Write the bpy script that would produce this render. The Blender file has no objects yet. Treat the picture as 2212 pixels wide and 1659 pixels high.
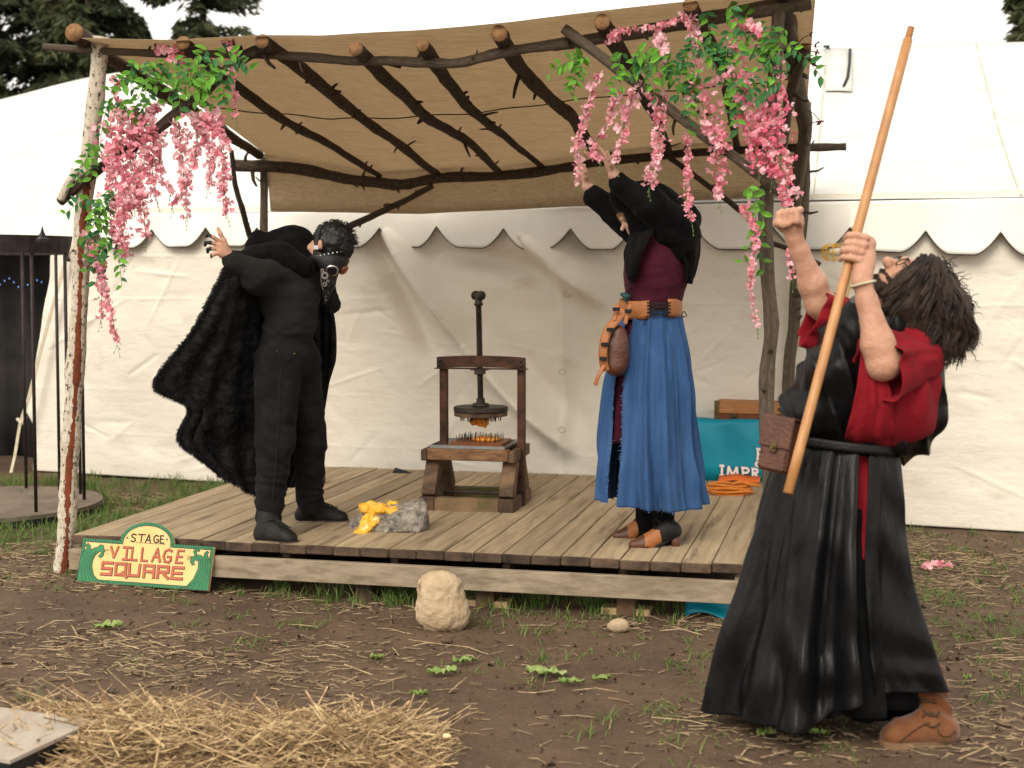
import bpy, bmesh, math, random, itertools
import numpy as np
from mathutils import Vector, Matrix
random.seed(7); RNG = np.random.default_rng(7)
sc = bpy.context.scene
# ---------------------------------------------------------------- camera
CAMZ = 1.56; F = 3072.0; CX, CY = 1106.0, 829.5
PITCH = math.atan((CY-600.0)/F)
cam = bpy.data.cameras.new('camera'); cam.lens = 50; cam.sensor_width = 36; cam.clip_end = 600; cam.clip_start = 0.1
cam_o = bpy.data.objects.new('camera', cam); sc.collection.objects.link(cam_o)
cam_o.location = (0, 0, CAMZ); cam_o.rotation_euler = (math.pi/2-PITCH, 0, 0)
cam.dof.use_dof = True; cam.dof.focus_distance = 6.9; cam.dof.aperture_fstop = 3.2
sc.camera = cam_o
# ---------------------------------------------------------------- world, sun, exposure
SUN_EL, SUN_AZ = math.radians(40), math.radians(205)
w = bpy.data.worlds.new('World'); sc.world = w; w.use_nodes = True
nt = w.node_tree; bg = nt.nodes['Background']
sky = nt.nodes.new('ShaderNodeTexSky'); sky.sky_type = 'NISHITA'; sky.sun_disc = False
sky.sun_elevation = SUN_EL; sky.sun_rotation = SUN_AZ; sky.dust_density = 4; sky.air_density = 1.0; sky.ozone_density = 1
hs = nt.nodes.new('ShaderNodeHueSaturation'); hs.inputs['Saturation'].default_value = 0.10
tint = nt.nodes.new('ShaderNodeMix'); tint.data_type = 'RGBA'; tint.blend_type = 'MULTIPLY'; tint.inputs[0].default_value = 1
tint.inputs[7].default_value = (1.0, 0.965, 0.90, 1)
nt.links.new(sky.outputs[0], hs.inputs['Color']); nt.links.new(hs.outputs[0], tint.inputs[6]); ov = nt.nodes.new('ShaderNodeMix'); ov.data_type = 'RGBA'; ov.inputs[0].default_value = .75      # even overcast veil over the clear sky
ov.inputs[7].default_value = (6.7, 6.45, 5.95, 1); nt.links.new(tint.outputs[2], ov.inputs[6]); nt.links.new(ov.outputs[2], bg.inputs[0])
bg.inputs[1].default_value = 0.15
sun = bpy.data.lights.new('sun', 'SUN'); sun.energy = 1.25; sun.angle = math.radians(28); sun.color = (1, 0.93, 0.80)
sun_o = bpy.data.objects.new('sun', sun); sc.collection.objects.link(sun_o)
sun_o.rotation_euler = (math.pi/2-SUN_EL, 0, math.radians(-25))
sc.view_settings.view_transform = 'Standard'; sc.view_settings.look = 'None'; sc.view_settings.gamma = 1
sc.view_settings.exposure = 0.76
sc.render.engine = 'CYCLES'; sc.cycles.max_bounces = 5; sc.cycles.diffuse_bounces = 3; sc.cycles.glossy_bounces = 2; sc.cycles.transmission_bounces = 3
# ---------------------------------------------------------------- geometry helpers
def ray(x, y):
    v = -(y-CY)/F; c, s = math.cos(PITCH), math.sin(PITCH)
    return Vector(((x-CX)/F, c+v*s, -s+v*c))
def W(x, y, Y):                    # world point seen at photo pixel (2212 wide) at distance Y
    d = ray(x, y); return Vector((0, 0, CAMZ)) + d*(Y/d.y)
def G(x, y, z=0.0):                # world point at photo pixel on the level plane z
    d = ray(x, y); return Vector((0, 0, CAMZ)) + d*((z-CAMZ)/d.z)
def PL(x, y, p0, n):               # on a vertical plane
    d = ray(x, y); t = (p0[0]*n[0]+p0[1]*n[1])/(d.x*n[0]+d.y*n[1]); return Vector((0, 0, CAMZ))+d*t
def _hash(i, j, k):
    n = (i*374761393 + j*668265263 + k*1442695041) & 0xffffffff
    n = ((n ^ (n >> 13))*1274126177) & 0xffffffff
    return ((n ^ (n >> 16)) & 0xffff)/65535.0*2-1
def vn(P):                         # value noise, P (...,3)
    P = np.asarray(P, float); I = np.floor(P).astype(np.int64); f = P-I; f = f*f*(3-2*f)
    r = 0
    for a, b, c in itertools.product((0, 1), repeat=3):
        wgt = (f[..., 0] if a else 1-f[..., 0])*(f[..., 1] if b else 1-f[..., 1])*(f[..., 2] if c else 1-f[..., 2])
        r = r + wgt*_hash(I[..., 0]+a, I[..., 1]+b, I[..., 2]+c)
    return r
def fbm(P, o=4):
    P = np.asarray(P, float); r = 0; a = 1; t = 0
    for i in range(o): r = r+a*vn(P*2**i+i*17.3); t += a; a *= .5
    return r/t
def sm(a, b, x):
    t = np.clip((x-a)/(b-a), 0, 1); return t*t*(3-2*t)
ORG = {}
def put(o, name, kw, parent, org):
    sc.collection.objects.link(o)
    if parent is not None:
        o.parent = parent; ORG[o.name] = ORG[parent.name]
    else:
        o.location = org; ORG[o.name] = Vector(org)
    for k, v in kw.items():
        if v is not None: o[k] = v
    return o
def thing(name, label, category, loc, group=None):
    o = bpy.data.objects.new(name, None); o.empty_display_size = .1
    return put(o, name, dict(label=label, category=category, group=group), None, Vector(loc))
def obj(name, V, Fc, mats, parent=None, smooth=False, uv=None, mi=None, org=None, **kw):
    """V in world coordinates; parent or (label, category) given"""
    V = np.asarray([tuple(v) for v in V] if not isinstance(V, np.ndarray) else V, float)
    if parent is not None: og = ORG[parent.name]
    else:
        og = Vector(org) if org is not None else Vector(((V[:, 0].min()+V[:, 0].max())/2, (V[:, 1].min()+V[:, 1].max())/2, V[:, 2].min()))
    me = bpy.data.meshes.new(name)
    me.from_pydata((V-np.array(og)).tolist(), [], Fc if isinstance(Fc, list) else Fc.tolist())
    for m in (mats if isinstance(mats, (list, tuple)) else [mats]): me.materials.append(m)
    if smooth: me.polygons.foreach_set('use_smooth', [True]*len(me.polygons))
    if mi is not None: me.polygons.foreach_set('material_index', np.asarray(mi, np.int32))
    if uv is not None:
        l = me.uv_layers.new(name='uv'); vi = np.zeros(len(me.loops), np.int32); me.loops.foreach_get('vertex_index', vi)
        l.data.foreach_set('uv', np.asarray(uv, float)[vi].ravel())
    me.update()
    return put(bpy.data.objects.new(name, me), name, kw, parent, og)
def share(name, me, M, parent=None, **kw):     # another object on shared mesh data, M = world matrix
    o = bpy.data.objects.new(name, me); sc.collection.objects.link(o)
    if parent is not None:
        o.parent = parent; o.matrix_local = Matrix.Translation(-ORG[parent.name]) @ M
        ORG[o.name] = ORG[parent.name]
    else: o.matrix_world = M
    for k, v in kw.items():
        if v is not None: o[k] = v
    return o
class MB:                           # collects shapes for ONE mesh
    def __init__(s): s.V = []; s.F = []; s.M = []; s.U = []
    def add(s, V, Fc, mi=0, U=None):
        b = len(s.V); V = [tuple(v) for v in V]; s.V += V
        s.F += [tuple(b+i for i in f) for f in Fc]
        s.M += list(mi) if isinstance(mi, (list, tuple, np.ndarray)) else [mi]*len(Fc)
        s.U += [tuple(u) for u in U] if U is not None else [(0, 0)]*len(V)
    def box(s, c, ax, ay, az, hx, hy, hz, mi=0, bev=0.0):
        c = Vector(c); ax = Vector(ax); ay = Vector(ay); az = Vector(az)
        if bev <= 0:
            vs = [c+ax*hx*i+ay*hy*j+az*hz*k for i in (-1, 1) for j in (-1, 1) for k in (-1, 1)]
            fs = [(0, 1, 3, 2), (4, 6, 7, 5), (0, 4, 5, 1), (2, 3, 7, 6), (0, 2, 6, 4), (1, 5, 7, 3)]
            s.add(vs, fs, mi); return
        bm = bmesh.new(); bmesh.ops.create_cube(bm, size=2)
        for v in bm.verts: v.co = Vector((v.co.x*hx, v.co.y*hy, v.co.z*hz))
        bmesh.ops.bevel(bm, geom=bm.edges[:], offset=bev, segments=1, affect='EDGES')
        bm.verts.index_update()
        s.add([c+ax*v.co.x+ay*v.co.y+az*v.co.z for v in bm.verts], [[v.index for v in f.verts] for f in bm.faces], mi); bm.free()
    def tube(s, pts, rs, n=10, caps=True, mi=0, capmi=None, rough=0.0, close=False, ph=0.0):
        V, Fc, U, nside = tube(pts, rs, n, caps, rough, close, ph)
        m = [mi]*nside + [mi if capmi is None else capmi]*(len(Fc)-nside)
        s.add(V, Fc, m, U)
    def make(s, name, mats, parent=None, smooth=False, **kw):
        return obj(name, s.V, s.F, mats, parent, smooth, uv=s.U, mi=s.M, **kw)
def tube(pts, rs, n=10, caps=True, rough=0.0, close=False, ph=0.0):
    pts = [Vector(p) for p in pts]; N = len(pts)
    if not hasattr(rs, '__len__'): rs = [rs]*N
    V = []; U = []; Fc = []
    t0 = (pts[1]-pts[0]).normalized(); up = Vector((0, -1, .2)) if abs(t0.y) < .8 else Vector((0, 0, 1))
    nrm = (up-t0*up.dot(t0)).normalized(); L = 0
    for i, p in enumerate(pts):
        if close: t = (pts[(i+1) % N]-pts[i-1]).normalized()
        else: t = (pts[min(i+1, N-1)]-pts[max(i-1, 0)]).normalized()
        nrm = (nrm-t*nrm.dot(t)).normalized(); bn = t.cross(nrm)
        if i: L += (p-pts[i-1]).length
        for j in range(n):
            a = 2*math.pi*j/n+ph; V.append(p+(nrm*math.cos(a)+bn*math.sin(a))*rs[i]); U.append((j/n, L))
    if rough:
        A = np.array(V); nz = fbm(A*22, 3)*rough; 
        for k in range(len(V)):
            c = pts[k//n]; V[k] = c+(V[k]-c)*(1+nz[k])
    M = N if close else N-1
    for i in range(M):
        for j in range(n):
            a, b = i*n+j, i*n+(j+1) % n; i2 = (i+1) % N
            Fc.append((a, b, i2*n+(j+1) % n, i2*n+j))
    ns = len(Fc)
    if caps and not close:
        Fc.append(tuple(range(n-1, -1, -1))); Fc.append(tuple((N-1)*n+j for j in range(n)))
    return V, Fc, U, ns
def crom(P, m):                     # Catmull-Rom through points, m steps per span (array in/out)
    P = np.array([tuple(p) for p in P], float); Q = np.vstack([2*P[0]-P[1], P, 2*P[-1]-P[-2]]); out = []
    for i in range(len(P)-1):
        p0, p1, p2, p3 = Q[i:i+4]
        for k in range(m):
            t = k/m; out.append(.5*((2*p1)+(-p0+p2)*t+(2*p0-5*p1+4*p2-p3)*t*t+(-p0+3*p1-3*p2+p3)*t**3))
    out.append(P[-1]); return np.array(out)
def gridF(nr, nc, wrap=False):
    Fc = []
    for i in range(nr-1):
        for j in range(nc if wrap else nc-1):
            j2 = (j+1) % nc; Fc.append((i*nc+j, i*nc+j2, (i+1)*nc+j2, (i+1)*nc+j))
    return Fc
def normals(A, wrap=False):         # A (nr,nc,3)
    du = np.gradient(A, axis=1) if not wrap else (np.roll(A, -1, 1)-np.roll(A, 1, 1)); dv = np.gradient(A, axis=0)
    n = np.cross(du, dv); return n/np.maximum(np.linalg.norm(n, axis=-1, keepdims=True), 1e-9)
def sheet(name, A, mats, parent, thick=0.004, wrap=False, smooth=True, **kw):   # cloth with two sides
    nr, nc = A.shape[:2]; N = normals(A, wrap); B = A-N*thick
    V = np.vstack([A.reshape(-1, 3), B.reshape(-1, 3)]); F1 = gridF(nr, nc, wrap); o = nr*nc
    F2 = [tuple(o+i for i in reversed(f)) for f in F1]; E = []
    for j in range(nc if wrap else nc-1):
        j2 = (j+1) % nc
        E.append((j2, j, o+j, o+j2)); E.append(((nr-1)*nc+j, (nr-1)*nc+j2, o+(nr-1)*nc+j2, o+(nr-1)*nc+j))
    if not wrap:
        for i in range(nr-1):
            E.append((i*nc, (i+1)*nc, o+(i+1)*nc, o+i*nc)); E.append(((i+1)*nc+nc-1, i*nc+nc-1, o+i*nc+nc-1, o+(i+1)*nc+nc-1))
    jj, ii = np.meshgrid(np.linspace(0, 1, nc), np.linspace(0, 1, nr)); uv = np.stack([jj.ravel(), ii.ravel()], 1)
    return obj(name, V, F1+F2+E, mats, parent, smooth, uv=np.vstack([uv, uv]), **kw)
# ---- signed-distance modelling (smooth unions, one continuous skin)
def cap(a, b, ra, rb, k=.02, sub=False, sq=None):
    a = np.array(a, float); b = np.array(b, float); ba = b-a; L = max(ba@ba, 1e-12)
    def f(P):
        q = P-a; t = np.clip((q@ba)/L, 0, 1); q = q-t[..., None]*ba; d2 = (q*q).sum(-1)
        if sq is not None:
            n = np.array(sq[0], float); n /= np.linalg.norm(n); qn = q@n; d2 = d2-qn*qn+(qn/sq[1])**2
        return np.sqrt(np.maximum(d2, 0))-(ra+(rb-ra)*t)
    m = max(ra, rb)*(max(1, sq[1]) if sq else 1)
    return (np.minimum(a, b)-m, np.maximum(a, b)+m, f, k, sub)
def ell(c, r, R=None, k=.02, sub=False):
    c = np.array(c, float); r = np.array(r, float); R = np.array(R, float) if R is not None else np.eye(3)   # columns = axes
    def f(P):
        q = (P-c)@R; k0 = np.sqrt(((q/r)**2).sum(-1)); k1 = np.sqrt(((q/(r*r))**2).sum(-1)); return k0*(k0-1)/np.maximum(k1, 1e-9)
    return (c-r.max(), c+r.max(), f, k, sub)
def chain(pts, rs, k=.008, **kw):
    return [cap(pts[i], pts[i+1], rs[i], rs[i+1], k, **kw) for i in range(len(pts)-1)]
def nets(D, lo, h):
    s = D < 0; sh = [n-1 for n in D.shape]; co = list(itertools.product((0, 1), repeat=3))
    cnt = sum(s[i:sh[0]+i, j:sh[1]+j, k:sh[2]+k].astype(np.int8) for i, j, k in co); act = (cnt > 0) & (cnt < 8)
    ids = np.argwhere(act); idx = -np.ones(act.shape, np.int64); idx[act] = np.arange(len(ids))
    acc = np.zeros((len(ids), 3)); num = np.zeros(len(ids))
    cv = {c: D[ids[:, 0]+c[0], ids[:, 1]+c[1], ids[:, 2]+c[2]] for c in co}
    for a in co:
        for ax in range(3):
            if a[ax]: continue
            b = list(a); b[ax] = 1; b = tuple(b); da, db = cv[a], cv[b]; m = (da < 0) != (db < 0)
            t = np.where(m, da/np.where(m, da-db, 1), 0); p = np.array(a, float)[None]+np.zeros((len(ids), 3)); p[:, ax] += t
            acc += np.where(m[:, None], p, 0); num += m
    V = lo+h*(ids+acc/num[:, None]); Fc = []
    for ax in range(3):
        u, v = (ax+1) % 3, (ax+2) % 3
        s0 = np.moveaxis(s, (ax, u, v), (0, 1, 2)); I = np.moveaxis(idx, (ax, u, v), (0, 1, 2))
        A = s0[:-1, 1:-1, 1:-1]; B = s0[1:, 1:-1, 1:-1]; cr = np.argwhere(A != B)
        if not len(cr): continue
        i, j, k = cr[:, 0], cr[:, 1]+1, cr[:, 2]+1
        q = np.stack([I[i, j-1, k-1], I[i, j, k-1], I[i, j, k], I[i, j-1, k]], 1)
        q[~A[cr[:, 0], cr[:, 1], cr[:, 2]]] = q[~A[cr[:, 0], cr[:, 1], cr[:, 2]]][:, ::-1]; Fc.append(q)
    return V, np.vstack(Fc)
def sdf(prims, h, clip=None):
    lo = np.min([p[0] for p in prims if not p[4]], 0)-4*h-.02; hi = np.max([p[1] for p in prims if not p[4]], 0)+4*h+.02
    n = np.ceil((hi-lo)/h).astype(int)+1; D = np.full(n, 1.0)
    ax = [lo[i]+h*np.arange(n[i]) for i in range(3)]
    for (a, b, f, k, sub) in prims:
        m = k+3*h; i0 = np.maximum(np.floor((a-m-lo)/h).astype(int), 0); i1 = np.minimum(np.ceil((b+m-lo)/h).astype(int)+1, n)
        if (i1 <= i0).any(): continue
        sl = tuple(slice(i0[i], i1[i]) for i in range(3)); P = np.stack(np.meshgrid(*[ax[i][sl[i]] for i in range(3)], indexing='ij'), -1)
        d = f(P); c = D[sl]
        if sub: D[sl] = np.maximum(c, -d)
        else:
            hh = np.clip(.5+.5*(d-c)/k, 0, 1); D[sl] = d+(c-d)*(1-hh) if False else (c*hh+d*(1-hh))-k*hh*(1-hh)
    if clip is not None: D = np.maximum(D, clip(np.stack(np.meshgrid(*ax, indexing='ij'), -1)))
    return nets(D, lo, h)
def vnormals(V, Fc):
    N = np.zeros_like(V); a, b, c, d = (V[Fc[:, i]] for i in range(4)); n = np.cross(c-a, d-b)
    for i in range(4): np.add.at(N, Fc[:, i], n)
    return N/np.maximum(np.linalg.norm(N, axis=1, keepdims=True), 1e-9)
def body(name, prims, h, mats, parent, disp=None, clip=None, matfn=None, **kw):
    V, Fc = sdf(prims, h, clip)
    if disp is not None:
        N = vnormals(V, Fc); V = V+N*disp(V, N)[:, None]
    mi = None if matfn is None else matfn(V[Fc].mean(1))
    return obj(name, V, Fc, mats, parent, True, mi=mi, **kw)
def quads(C, D, S, L, Wd):          # many small leaf quads: centre, direction, side, half length, half width
    L = np.asarray(L)[:, None]; Wd = np.asarray(Wd)[:, None]
    V = np.stack([C-D*L, C+S*Wd, C+D*L, C-S*Wd], 1).reshape(-1, 3)
    return V, np.arange(len(V)).reshape(-1, 4)
def unit(A): return A/np.maximum(np.linalg.norm(A, axis=-1, keepdims=True), 1e-9)
# ---------------------------------------------------------------- materials
def pm(name, c1, c2=None, scale=8, rough=.8, bump=0, bscale=40, stretch=(1, 1, 1), coord='Object', detail=6, dist=0.0, metal=0,
       ramp=(.35, .65), sheen=0, trans=0, spec=.3, c3=None, s3=60, r3=(.55, .7), rnd=0, bstretch=None, sss=0, coat=0, back=None):
    m = bpy.data.materials.new(name); m.use_nodes = True; t = m.node_tree; N = t.nodes; Lk = t.links
    b = N['Principled BSDF']; b.inputs['Roughness'].default_value = rough; b.inputs['Metallic'].default_value = metal
    b.inputs['Specular IOR Level'].default_value = spec
    if sheen: b.inputs['Sheen Weight'].default_value = sheen; b.inputs['Sheen Roughness'].default_value = .4
    if coat: b.inputs['Coat Weight'].default_value = coat; b.inputs['Coat Roughness'].default_value = .25
    if sss: b.inputs['Subsurface Weight'].default_value = sss; b.inputs['Subsurface Radius'].default_value = (.012, .005, .003); b.inputs['Subsurface Scale'].default_value = 1
    tc = N.new('ShaderNodeTexCoord'); src = tc.outputs[coord]
    if rnd:
        oi = N.new('ShaderNodeObjectInfo'); va = N.new('ShaderNodeVectorMath'); va.operation = 'ADD'
        sc_ = N.new('ShaderNodeMath'); sc_.operation = 'MULTIPLY'; sc_.inputs[1].default_value = 37
        Lk.new(oi.outputs['Random'], sc_.inputs[0]); Lk.new(src, va.inputs[0]); Lk.new(sc_.outputs[0], va.inputs[1]); src = va.outputs[0]
    def noise(scale, st, detail=6, dist=0.0):
        mp = N.new('ShaderNodeMapping'); mp.inputs['Scale'].default_value = st; Lk.new(src, mp.inputs[0])
        nz = N.new('ShaderNodeTexNoise'); nz.inputs['Scale'].default_value = scale; nz.inputs['Detail'].default_value = detail
        nz.inputs['Roughness'].default_value = .62; nz.inputs['Distortion'].default_value = dist; Lk.new(mp.outputs[0], nz.inputs['Vector']); return nz.outputs['Fac']
    def rampn(f, a, c, A, C):
        r = N.new('ShaderNodeValToRGB'); r.color_ramp.elements[0].position = a; r.color_ramp.elements[1].position = c
        r.color_ramp.elements[0].color = (*A, 1); r.color_ramp.elements[1].color = (*C, 1); Lk.new(f, r.inputs[0]); return r.outputs[0]
    col = None
    if c2 is not None: col = rampn(noise(scale, stretch, detail, dist), ramp[0], ramp[1], c1, c2)
    else: b.inputs['Base Color'].default_value = (*c1, 1)
    if c3 is not None:
        f = rampn(noise(s3, stretch, 4), r3[0], r3[1], (0, 0, 0), (1, 1, 1)); mx = N.new('ShaderNodeMix'); mx.data_type = 'RGBA'
        Lk.new(f, mx.inputs[0]); Lk.new(col, mx.inputs[6]); mx.inputs[7].default_value = (*c3, 1); col = mx.outputs[2]
    if rnd:
        hv = N.new('ShaderNodeHueSaturation'); mr = N.new('ShaderNodeMapRange'); mr.inputs[3].default_value = 1-rnd; mr.inputs[4].default_value = 1+rnd
        Lk.new(oi.outputs['Random'], mr.inputs[0]); Lk.new(mr.outputs[0], hv.inputs['Value'])
        if col is not None: Lk.new(col, hv.inputs['Color'])
        else: hv.inputs['Color'].default_value = (*c1, 1)
        col = hv.outputs[0]
    if back is not None:                    # cloth with a differently coloured reverse
        ge = N.new('ShaderNodeNewGeometry')
    if col is not None: Lk.new(col, b.inputs['Base Color'])
    if bump:
        bp = N.new('ShaderNodeBump'); bp.inputs['Strength'].default_value = min(1, bump); bp.inputs['Distance'].default_value = .01*max(1, bump)
        Lk.new(noise(bscale, bstretch or stretch, 8), bp.inputs['Height']); Lk.new(bp.outputs[0], b.inputs['Normal'])
    if trans:
        tr = N.new('ShaderNodeBsdfTranslucent'); ms = N.new('ShaderNodeMixShader'); ms.inputs[0].default_value = trans
        if col is not None: Lk.new(col, tr.inputs['Color'])
        else: tr.inputs['Color'].default_value = (*c1, 1)
        Lk.new(b.outputs[0], ms.inputs[1]); Lk.new(tr.outputs[0], ms.inputs[2]); Lk.new(ms.outputs[0], N['Material Output'].inputs['Surface'])
    return m
M = {}
M['mud'] = pm('mud', (.060, .035, .020), (.118, .073, .043), 2.2, .85, 1.0, 26, c3=(.15, .10, .062), s3=55, r3=(.55, .75), ramp=(.3, .7), spec=.35)
M['deck'] = pm('weathered_deck', (.265, .19, .112), (.39, .295, .185), 3.5, .75, .5, 60, stretch=(7, .6, 7), c3=(.095, .06, .038), s3=2.2, r3=(.56, .74), rnd=.22, coord='Object')
M['fascia'] = pm('grey_fascia_wood', (.20, .15, .10), (.36, .285, .20), 3, .8, .5, 60, stretch=(1, 9, 9), c3=(.11, .08, .055), s3=1.5, r3=(.58, .75))
M['darkwood'] = pm('damp_dark_wood', (.042, .024, .014), (.15, .085, .045), 6, .65, .6, 50, stretch=(1, 3, 1), rnd=.2)
M['birch'] = pm('birch_bark', (.70, .62, .50), (.50, .42, .32), 3, .75, .6, 60, coord='UV', stretch=(4, 9, 1), c3=(.035, .028, .022), s3=3.4, r3=(.55, .62))
M['redbark'] = pm('peeled_red_bark', (.20, .045, .016), (.11, .026, .012), 20, .8, .5, 60)
M['bark'] = pm('brown_branch_bark', (.022, .014, .009), (.12, .080, .052), 5, .85, 1.6, 14, coord='UV', stretch=(6, 7, 1), rnd=.25)
M['greybark'] = pm('grey_smooth_bark', (.085, .062, .042), (.19, .145, .10), 3, .75, 1.2, 16, coord='UV', stretch=(6, 7, 1), c3=(.045, .033, .024), s3=8, r3=(.56, .7))
M['cut'] = pm('cut_wood_end', (.27, .145, .06), (.15, .075, .033), 40, .8, .4, 60)
M['burlap'] = pm('burlap_canopy', (.53, .43, .31), (.645, .535, .40), 5, .95, .5, 300, stretch=(1, 14, 14), trans=.65, c3=(.39, .30, .20), s3=16, r3=(.50, .72), spec=.05)
M['tentwall'] = pm('cream_tent_vinyl', (.66, .60, .505), (.76, .705, .61), 1.6, .55, .8, 7, stretch=(1, 1, 2.2), spec=.35, ramp=(.25, .75), c3=(.56, .49, .39), s3=2.6, r3=(.60, .80))
M['tentroof'] = pm('white_tent_vinyl', (.50, .495, .465), (.58, .575, .54), 2, .5, .25, 4, stretch=(1, 1, 3), spec=.3)
M['valance'] = pm('white_valance_vinyl', (.74, .71, .64), (.82, .79, .72), 2, .5, .4, 6, spec=.3)
M['edging'] = pm('dark_tent_edging', (.02, .02, .02), None, rough=.7)
M['dark'] = pm('doorway_shade', (.012, .011, .011), (.03, .026, .024), 3, .95)  # dark colour stands for the shade inside the tent
M['strap'] = pm('cream_webbing', (.55, .48, .36), (.42, .36, .26), 30, .9)
M['iron'] = pm('black_iron_bar', (.020, .014, .015), (.040, .028, .026), 14, .5, .3, 40, metal=.3)
M['rust'] = pm('rusty_iron', (.026, .014, .010), (.095, .040, .022), 14, .65, .5, 60, metal=.35)
M['castiron'] = pm('dark_cast_iron', (.018, .014, .012), (.055, .040, .032), 20, .5, .4, 60, metal=.5)
M['zinc'] = pm('tray_sheet_metal', (.25, .25, .25), (.35, .34, .32), 20, .35, metal=.8)
M['pumpkin'] = pm('orange_pumpkin_flesh', (.70, .18, .012), (.55, .24, .03), 20, .5, .6, 60)
M['squash'] = pm('yellow_squash_pulp', (.82, .46, .04), (.66, .30, .02), 26, .75, .8, 50, c3=(.80, .62, .30), s3=20)
M['peel'] = pm('pale_peel', (.75, .66, .40), (.60, .42, .14), 30, .6)
M['rock'] = pm('grey_rock', (.095, .08, .065), (.33, .29, .235), 26, .9, 1.5, 45, c3=(.05, .042, .035), s3=22)
M['boulder'] = pm('tan_sandstone', (.38, .27, .16), (.52, .40, .26), 9, .9, 1, 70, c3=(.20, .12, .07), s3=7, r3=(.58, .68))
M['straw'] = pm('dry_straw', (.50, .37, .22), (.22, .15, .085), 30, .85, rnd=0)
M['chips'] = pm('old_straw_litter', (.31, .225, .135), (.11, .075, .045), 30, .9)
M['hay'] = pm('golden_hay', (.60, .44, .24), (.20, .12, .055), 38, .85)  # darker ramp colour paints in brown shadows between the stalks
M['grass'] = pm('meadow_grass', (.07, .15, .025), (.17, .21, .06), 6, .7, trans=.25)
M['lettuce'] = pm('torn_lettuce', (.17, .27, .05), (.40, .46, .18), 22, .55, .6, 40, trans=.2)
M['petal_pale'] = pm('pale_pink_petal', (.88, .52, .56), None, rough=.8, trans=.35, rnd=.1)
M['petal'] = pm('pink_petal', (.84, .33, .40), None, rough=.8, trans=.35, rnd=.12)
M['petal_hot'] = pm('deep_pink_petal', (.78, .17, .27), None, rough=.8, trans=.3, rnd=.12)
M['leaf'] = pm('green_silk_leaf', (.12, .30, .032), None, rough=.55, trans=.25, rnd=.35)
M['leafdark'] = pm('dark_green_silk_leaf', (.035, .13, .035), None, rough=.5, trans=.15, rnd=.3)
M['vine'] = pm('green_vine', (.12, .18, .05), None, rough=.7)
M['needle'] = pm('conifer_needles', (.018, .030, .012), (.065, .072, .028), .9, .85)
M['trunk'] = pm('conifer_bark', (.03, .02, .014), (.07, .05, .035), 6, .9, .8, 20)
M['teal'] = pm('teal_vinyl_banner', (.0, .205, .30), (.0, .26, .36), 3, .45, .3, 5, spec=.4)
M['white'] = pm('white_print', (.80, .77, .74), None, rough=.6)
M['pinkish'] = pm('pale_print_edge', (.72, .45, .38), None, rough=.6)
M['chest'] = pm('varnished_chest_wood', (.27, .10, .03), (.40, .18, .06), 6, .45, .3, 50, stretch=(1, 8, 8))
M['chestdark'] = pm('red_brown_chest_side', (.12, .035, .012), (.19, .06, .02), 6, .4)
M['brass'] = pm('aged_brass', (.16, .11, .05), (.08, .06, .035), 30, .45, metal=.8)
M['rope'] = pm('orange_rope', (.72, .25, .04), (.55, .16, .02), 60, .85, .8, 120)
M['yellow'] = pm('yellow_plastic', (.75, .42, .02), None, rough=.45)
M['blackbag'] = pm('black_bag', (.012, .013, .016), None, rough=.4)
M['pale_lumber'] = pm('fresh_lumber_block', (.50, .35, .19), (.38, .25, .13), 8, .8, .3, 40, stretch=(1, 6, 6))
M['disc'] = pm('weathered_plywood', (.20, .155, .115), (.13, .10, .075), 5, .85)
M['slab'] = pm('grey_table_board', (.40, .345, .285), (.34, .27, .21), 4, .7, stretch=(6, 1, 1))
M['skin'] = pm('skin', (.40, .20, .125), (.50, .275, .185), 22, .5, .35, 110, sss=.05, spec=.35)
M['skinpale'] = pm('pale_skin', (.52, .30, .22), (.58, .35, .265), 14, .5, .2, 120, sss=.05, spec=.35)
# ---------------------------------------------------------------- ground
DZ = 0.245                                    # deck top
def H(x, y):
    x = np.asarray(x, float); y = np.asarray(y, float)
    P = np.stack([x*1.3, y*1.3, np.zeros_like(x)], -1)
    near = np.clip(1.5-np.abs(y-7)/12, 0, 1)
    return (.05*sm(-1.2, -2.3, x)*sm(9.5, 7, y) + near*(.020*fbm(P, 3)+.016*fbm(P*5, 3)))
def Hs(x, y): return float(H(np.array([x]), np.array([y]))[0])
gx = np.unique(np.concatenate([-np.geomspace(4.6, 260, 22)[::-1], np.arange(-4.5, 4.5, .035), np.geomspace(4.6, 260, 22)]))
gy = np.unique(np.concatenate([-np.geomspace(1, 60, 8)[::-1], np.linspace(-.5, 3.4, 10), np.arange(3.6, 10.6, .035), np.geomspace(10.7, 500, 30)]))
XX, YY = np.meshgrid(gx, gy); ZZ = H(XX, YY)
obj('ground', np.stack([XX, YY, ZZ], -1).reshape(-1, 3), gridF(len(gy), len(gx)), M['mud'], None, True, org=(0, 0, 0), kind='structure')
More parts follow.
